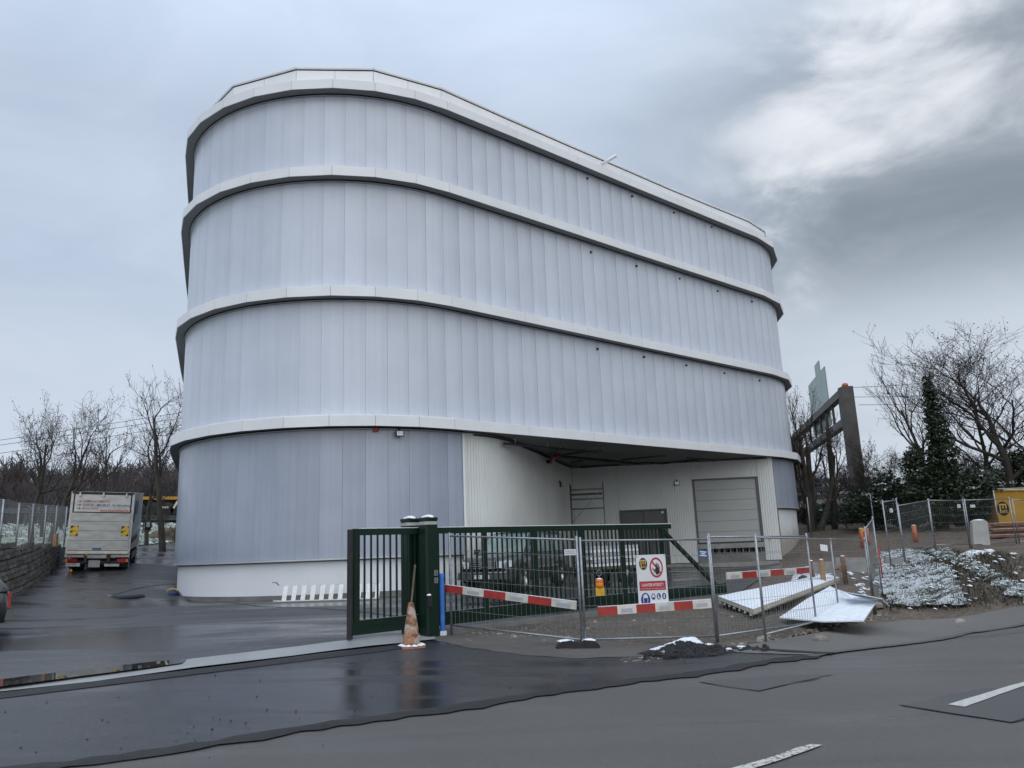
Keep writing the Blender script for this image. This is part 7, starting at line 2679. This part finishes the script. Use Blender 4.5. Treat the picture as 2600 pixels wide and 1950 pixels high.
# gantry with its sign seen from behind
gt = empty('road_gantry', at_d(2185, 1240, 50), 'heavy weathered steel road gantry reaching over the motorway', 'gantry')
gpost = lambda x0, y0, x1, y1, d, w_: (at_d(x0, y0, d), at_d(x1, y1, d), w_)
a, b, w_ = gpost(2146, 983, 2186, 1260, 50, 0.95)
b.x = a.x
part('upright', MB().bar(Vector((a.x, a.y, b.z)), a, 0.72, 0.72, up=(0, 1, 0)), M_['gantry'], gt)
part('plinth', MB().box((a.x, a.y, T(a.x, a.y) + 0.6), (1.5, 1.5, 1.7)), M_['concrete'], gt)
gdir = Vector((ray(1724, 1391).x, 1.0, 0)).normalized()
tz_, lz_ = at_d(2141, 992, 50).z, at_d(2150, 1066, 50).z
for z_ in (tz_, lz_):
    part('chord', MB().bar(Vector((a.x, a.y, z_)), Vector((a.x, a.y, z_)) + gdir * 24, 0.5, 0.5), M_['gantry'], gt)
for i in range(9):
    p = Vector((a.x, a.y, 0)) + gdir * (2.2 + i * 2.6)
    part('truss_post', MB().bar(Vector((p.x, p.y, lz_)), Vector((p.x, p.y, tz_)), 0.14, 0.14, up=(0, 1, 0)), M_['gantry'], gt)
p = Vector((a.x, a.y, 0)) + gdir * 24
part('upright', MB().bar(Vector((p.x, p.y, 2.5)), Vector((p.x, p.y, tz_)), 0.95, 0.95, up=(0, 1, 0)), M_['gantry'], gt)
cpt = Vector((a.x, a.y, tz_ + 0.25))
part('warning_lamp', MB().lathe([(0.2, 0), (0.2, 0.15), (0.14, 0.24), (0, 0.26)], 12, Matrix.Translation(cpt)), M_['orange_pipe'], gt, smooth=True)
sgd = empty('road_sign', Vector((a.x, a.y, lz_)) + gdir * 9, 'large pale green road sign boards on the gantry seen from behind', 'sign')
so = at_d(2112, 1078, 57.5)
zlo, zhi = so.z, at_d(2101, 930, 57.5).z
for i in range(4):
    p, q = so + gdir * (i * 1.95), so + gdir * (i * 1.95 + 1.9)
    p.z = q.z = 0
    h0, h1 = zlo, zhi + (0.9 if i == 1 else 0.0)
    part('board', MB().bar(p + Vector((0, 0, (h0 + h1) / 2)), q + Vector((0, 0, (h0 + h1) / 2)), 0.08, h1 - h0), M_['sign_green'], sgd)
    m_ = (p + q) / 2
    part('strut', MB().bar(m_ + Vector((0.1, -0.05, h0 + 0.1)), m_ + Vector((0.1, -0.05, h1 - 0.1)), 0.1, 0.1, up=(0, 1, 0)), M_['gantry'], sgd)
# overhead line
for i, (p0, p1) in enumerate((((-200, 1146), (470, 1046)), ((-200, 1158), (470, 1060)), ((-200, 1180), (470, 1078)), ((2130, 986), (2420, 966)), ((2160, 1008), (2420, 1002)), ((2180, 1028), (2420, 1021)))):
    a, b = at_d(*p0, 92), at_d(*p1, 96)
    mb = MB().tube([a, a.lerp(b, 0.5) - Vector((0, 0, 0.12)), b], 0.03, 4)
    solo('power_line', mb, M_['rail'], ('topmost thin overhead wire beyond the trees at the left', 'middle thin overhead wire beyond the trees at the left', 'lowest thin overhead wire beyond the trees at the left', 'topmost thin overhead wire right of the gantry', 'middle thin overhead wire right of the gantry', 'lowest thin overhead wire right of the gantry')[i], 'wire')
# slender posts of the mesh fence in front of the bushes
bf = empty('mesh_fence', at_d(2260, 1330, 40), 'dark wire fence with thin pale posts in front of the bushes', 'fence')
tops = []
for x0, y0, x1, y1, d in ((2047, 1262, 2058, 1342, 42), (2207, 1255, 2221, 1343, 40), (2371, 1249, 2386, 1332, 38), (2520, 1245, 2535, 1325, 36.5)):
    a, b = at_d(x1, y1, d), at_d(x0, y0, d)
    a.z = min(a.z, T(a.x, a.y))
    tops.append((a, Vector((a.x + 0.0, a.y, b.z))))
    part('post', MB().tube([a - Vector((0, 0, 0.2)), (a.x, a.y, b.z)], 0.035, 7), M_['galv'], bf, smooth=True)
mb = MB()
for (a0, a1), (b0, b1) in zip(tops, tops[1:]):
    for k in np.linspace(0.04, 0.9, 9):
        mb.tube([a0.lerp(a1, k), b0.lerp(b1, k)], 0.006, 3, cap=False)
    for i in range(1, 30):
        t = i / 30
        mb.tube([a0.lerp(b0, t), a0.lerp(b0, t).lerp(a1.lerp(b1, t), 0.9)], 0.004, 3, cap=False)
part('wire_mesh', mb, M_['green_mesh'], bf, kind='stuff')

# ------------------------------------------------------------------ wooded hill beyond the motorway
HX, HY = np.arange(-260, 120, 8.0), np.arange(74, 300, 8.0)
X, Y = np.meshgrid(HX, HY)
Zh = 2.0 + 9.5 * np.clip((Y - 80) / 90, 0, 1) * np.clip((40 - X) / 90, 0, 1) + 4 * vnoise(X, Y, 5, 40)
v = np.stack([X, Y, Zh], -1).reshape(-1, 3)
m_ = len(HX)
i_ = np.arange(len(HY) - 1)[:, None] * m_ + np.arange(m_ - 1)[None, :]
fh = np.stack([i_, i_ + 1, i_ + 1 + m_, i_ + m_], -1).reshape(-1, 4)
me = bpy.data.meshes.new('wooded_hill')
me.from_pydata(v.tolist(), [], fh.tolist())
me.materials.append(M_['hill'])
tag(place(bpy.data.objects.new('wooded_hill', me)), kind='structure')


def far_wood(name, spots, mat, seed0, hh=(7, 10.5), lev=3):
    protos = []
    for s_ in range(4):
        mb = MB()
        for pts, rs, lev_ in grow(seed0 + s_, 9, levels=lev, kids=(8, 6, 4, 3), rad0=0.2, first=0.2, twig_min=0.022, up=0.14):
            mb.tube(pts, [max(r_, 0.022) for r_ in rs], 3, cap=False)
        pv = np.array(mb.v)
        pv = pv / pv[:, 2].max()
        protos.append((pv, np.array([f for f in mb.f if len(f) == 4])))
    VV, FF, o = [], [], 0
    rr = random.Random(seed0)
    for x, y, z in spots:
        pv, pf = protos[rr.randrange(4)]
        h = rr.uniform(*hh)
        a = rr.uniform(0, 6.28)
        c, s_ = math.cos(a), math.sin(a)
        q = np.stack([x + h * 1.05 * (pv[:, 0] * c - pv[:, 1] * s_), y + h * 1.05 * (pv[:, 0] * s_ + pv[:, 1] * c), z - 0.3 + h * pv[:, 2]], -1)
        VV.append(q)
        FF.append(pf + o)
        o += len(q)
    VV, FF = np.concatenate(VV), np.concatenate(FF)
    me = bpy.data.meshes.new(name)
    me.vertices.add(len(VV))
    me.vertices.foreach_set('co', VV.ravel())
    me.loops.add(len(FF) * 4)
    me.loops.foreach_set('vertex_index', FF.ravel())
    me.polygons.add(len(FF))
    me.polygons.foreach_set('loop_start', np.arange(len(FF)) * 4)
    me.polygons.foreach_set('loop_total', np.full(len(FF), 4))
    me.update(calc_edges=True)
    me.materials.append(mat)
    return tag(place(bpy.data.objects.new(name, me)), kind='stuff')


def hz(x, y):
    return 2.0 + 9.5 * min(1, max(0, (y - 80) / 90)) * min(1, max(0, (40 - x) / 90))


rr = random.Random(4)
spots = []
for _ in range(230):
    y = rr.uniform(76, 175)
    x = y * rr.uniform(-0.74, -0.30)
    spots.append((x, y, hz(x, y)))
far_wood('woodland', spots, M_['wood_far'], 300)
spots = []
for _ in range(70):
    y = rr.uniform(76, 110)
    x = y * rr.uniform(0.26, 0.62)
    spots.append((x, y, 2.2))
far_wood('woodland', spots, M_['wood_far'], 340, (3.5, 6.5))
spots = []
for _ in range(110):
    y = rr.uniform(36, 56)
    x = 0.67 * y + 7.5 + rr.uniform(0, 26)
    spots.append((x, y, T(min(x, 59), y)))
for _ in range(60):
    y = rr.uniform(-14, 44)
    x = max(30, 0.75 * y + 10) + rr.uniform(0, 26)
    spots.append((x, y, T(min(x, 59), y)))
far_wood('woodland', spots, M_['twig'], 380, (9, 14))
# brush on the bank in front of the low loader and under the trees
spots = []
for _ in range(60):
    t = rr.random()
    x, y = -34 + 26 * t, rr.uniform(46, 56)
    spots.append((x, y, T(x, y)))
far_wood('undergrowth', spots, M_['twig'], 360, (1.0, 2.4), 2)
spots = []
for _ in range(90):
    x, y = rr.uniform(14, 46), rr.uniform(43, 55)
    spots.append((x, y, T(x, y)))
far_wood('undergrowth', spots, M_['twig'], 370, (1.2, 3.0), 2)

# ------------------------------------------------------------------ grass and snow on the mounds and on the field
def tufts(name, gen, n, mat, s0, seed, lean=0.5, w=0.012):
    r_ = np.random.default_rng(seed)
    P = gen(r_, n)
    P[:, 2] = T_arr(P[:, 0], P[:, 1])
    VV, FF = [], []
    h = s0 * r_.uniform(0.5, 1.5, len(P))
    a = r_.uniform(0, 6.28, len(P))
    dx, dy = np.cos(a), np.sin(a)
    ln = r_.uniform(0.1, lean + 0.1, len(P))
    b0 = P + np.stack([-dy * w, dx * w, np.zeros(len(P)) - 0.01], -1)
    b1 = P + np.stack([dy * w, -dx * w, np.zeros(len(P)) - 0.01], -1)
    t1 = P + np.stack([dx * h * ln + dy * w * 0.3, dy * h * ln - dx * w * 0.3, h], -1)
    t0 = P + np.stack([dx * h * ln - dy * w * 0.3, dy * h * ln + dx * w * 0.3, h], -1)
    VV = np.stack([b0, b1, t1, t0], 1).reshape(-1, 3)
    FF = np.arange(len(VV)).reshape(-1, 4)
    me = bpy.data.meshes.new(name)
    me.from_pydata(VV.tolist(), [], FF.tolist())
    me.materials.append(mat)
    return tag(place(bpy.data.objects.new(name, me)), kind='stuff')


def in_px(poly):
    Pw = [tuple(p) for p in G(*poly)]
    xs, ys = [p[0] for p in Pw], [p[1] for p in Pw]

    def gen(r_, n):
        out = []
        while sum(len(o) for o in out) < n:
            x = r_.uniform(min(xs), max(xs), n)
            y = r_.uniform(min(ys), max(ys), n)
            k = inpoly(x, y, Pw)
            e = edge_dist(x, y, Pw)
            k &= r_.random(n) < np.clip(e / 0.5, 0.12, 1)
            out.append(np.stack([x[k], y[k], np.zeros(k.sum())], -1))
        return np.concatenate(out)[:n]
    return gen


MOUND = ((1898, 1196), (1960, 1186), (2010, 1200), (2050, 1228), (2085, 1280), (2100, 1306), (2050, 1306), (1980, 1312), (1915, 1306), (1894, 1262))
RIDGE = ((2000, 1190), (2050, 1186), (2110, 1215), (2160, 1240), (2212, 1266), (2250, 1290), (2250, 1318), (2190, 1290), (2140, 1262), (2085, 1232), (2040, 1212))
ALLM = ((1895, 1198), (2000, 1186), (2090, 1192), (2240, 1215), (2240, 1312), (2140, 1318), (2040, 1322), (1900, 1318))
sheet('turf', G(*MOUND), M_['turf'], 0.03, 0.14, 0.12, 61, relief=0.09)
sheet('turf', G(*RIDGE), M_['turf'], 0.03, 0.14, 0.12, 62, relief=0.09)
tufts('grass', in_px(MOUND), 6000, M_['grass'], 0.06, 1, 0.9)
tufts('grass', in_px(RIDGE), 3500, M_['grass'], 0.07, 2, 0.9)
tufts('grass', in_px(ALLM), 9000, M_['slope'], 0.09, 3, 1.4)


def snow_scatter(name, gen, n, s0, seed, mat='snow', flatn=0.35):
    r_ = np.random.default_rng(seed)
    P = gen(r_, n)
    P[:, 2] = T_arr(P[:, 0], P[:, 1])
    nz = vnoise(P[:, 0], P[:, 1], seed + 3, 0.8) + 0.6 * vnoise(P[:, 0], P[:, 1], seed + 4, 0.3)
    P = P[nz > -0.22]
    mb = MB()
    for i, p in enumerate(P):
        s_ = s0 * r_.uniform(0.45, 1.5)
        k = 6
        a0 = r_.uniform(0, 6.28)
        h_ = r_.uniform(0.02, 0.09)
        yaw_ = r_.normal(-0.7, 0.6)
        ca, sa = math.cos(yaw_), math.sin(yaw_)
        ring = []
        for j in range(k):
            t = a0 + j * 2 * math.pi / k
            q = r_.uniform(0.6, 1.25)
            u, w_ = 2.2 * s_ * q * math.cos(t), 0.8 * s_ * q * math.sin(t)
            ring.append((p[0] + u * ca - w_ * sa, p[1] + u * sa + w_ * ca, p[2] + h_ - 0.3 * s_ - u * 0.25))
        mb.add(ring + [(p[0], p[1], p[2] + h_ + s_ * flatn)], [(j, (j + 1) % k, k) for j in range(k)])
    me = mb.mesh(name, M_[mat], True)
    return tag(place(bpy.data.objects.new(name, me)), kind='stuff')


snow_scatter('snow_clumps', in_px(MOUND), 1500, 0.026, 5, 'snow_wet')
snow_scatter('snow_clumps', in_px(RIDGE), 600, 0.026, 6, 'snow_wet')
snow_scatter('snow_clumps', in_px(((1800, 1240), (1905, 1200), (1905, 1300), (1830, 1310))), 60, 0.05, 7)
snow_scatter('snow_clumps', in_px(((2060, 1195), (2150, 1190), (2140, 1205), (2070, 1210))), 160, 0.05, 8)
snow_scatter('snow_clumps', in_px(ALLM), 260, 0.035, 9)


def field_gen(r_, n):
    out = []
    while sum(len(o) for o in out) < n:
        x, y = r_.uniform(-48, -8, n), r_.uniform(26, 57, n)
        k = inpoly(x, y, [tuple(p) for p in fld])
        out.append(np.stack([x[k], y[k], np.zeros(k.sum())], -1))
    return np.concatenate(out)[:n]


tufts('grass', field_gen, 14000, M_['grass'], 0.13, 11, 0.8, 0.03)
snow_scatter('snow_clumps', field_gen, 2600, 0.16, 12, 'snow_wet', 0.2)
# long pile of earth with snow on it across the end of the ramp
mb = MB()
for i in range(9):
    q = at_d((345 + i * 9) * K, 1152 * K, 50.5)
    mb.blob((q.x, q.y, T(q.x, q.y) - 0.1), (0.9, 0.7, 0.45 + 0.35 * math.sin(i / 8 * 3.1)), 90 + i, 10, 5, 0.25)
eh = solo('earth_pile', mb, M_['soil'], 'low pile of earth edged with snow across the top of the ramp', 'pile', smooth=True, kind='stuff')
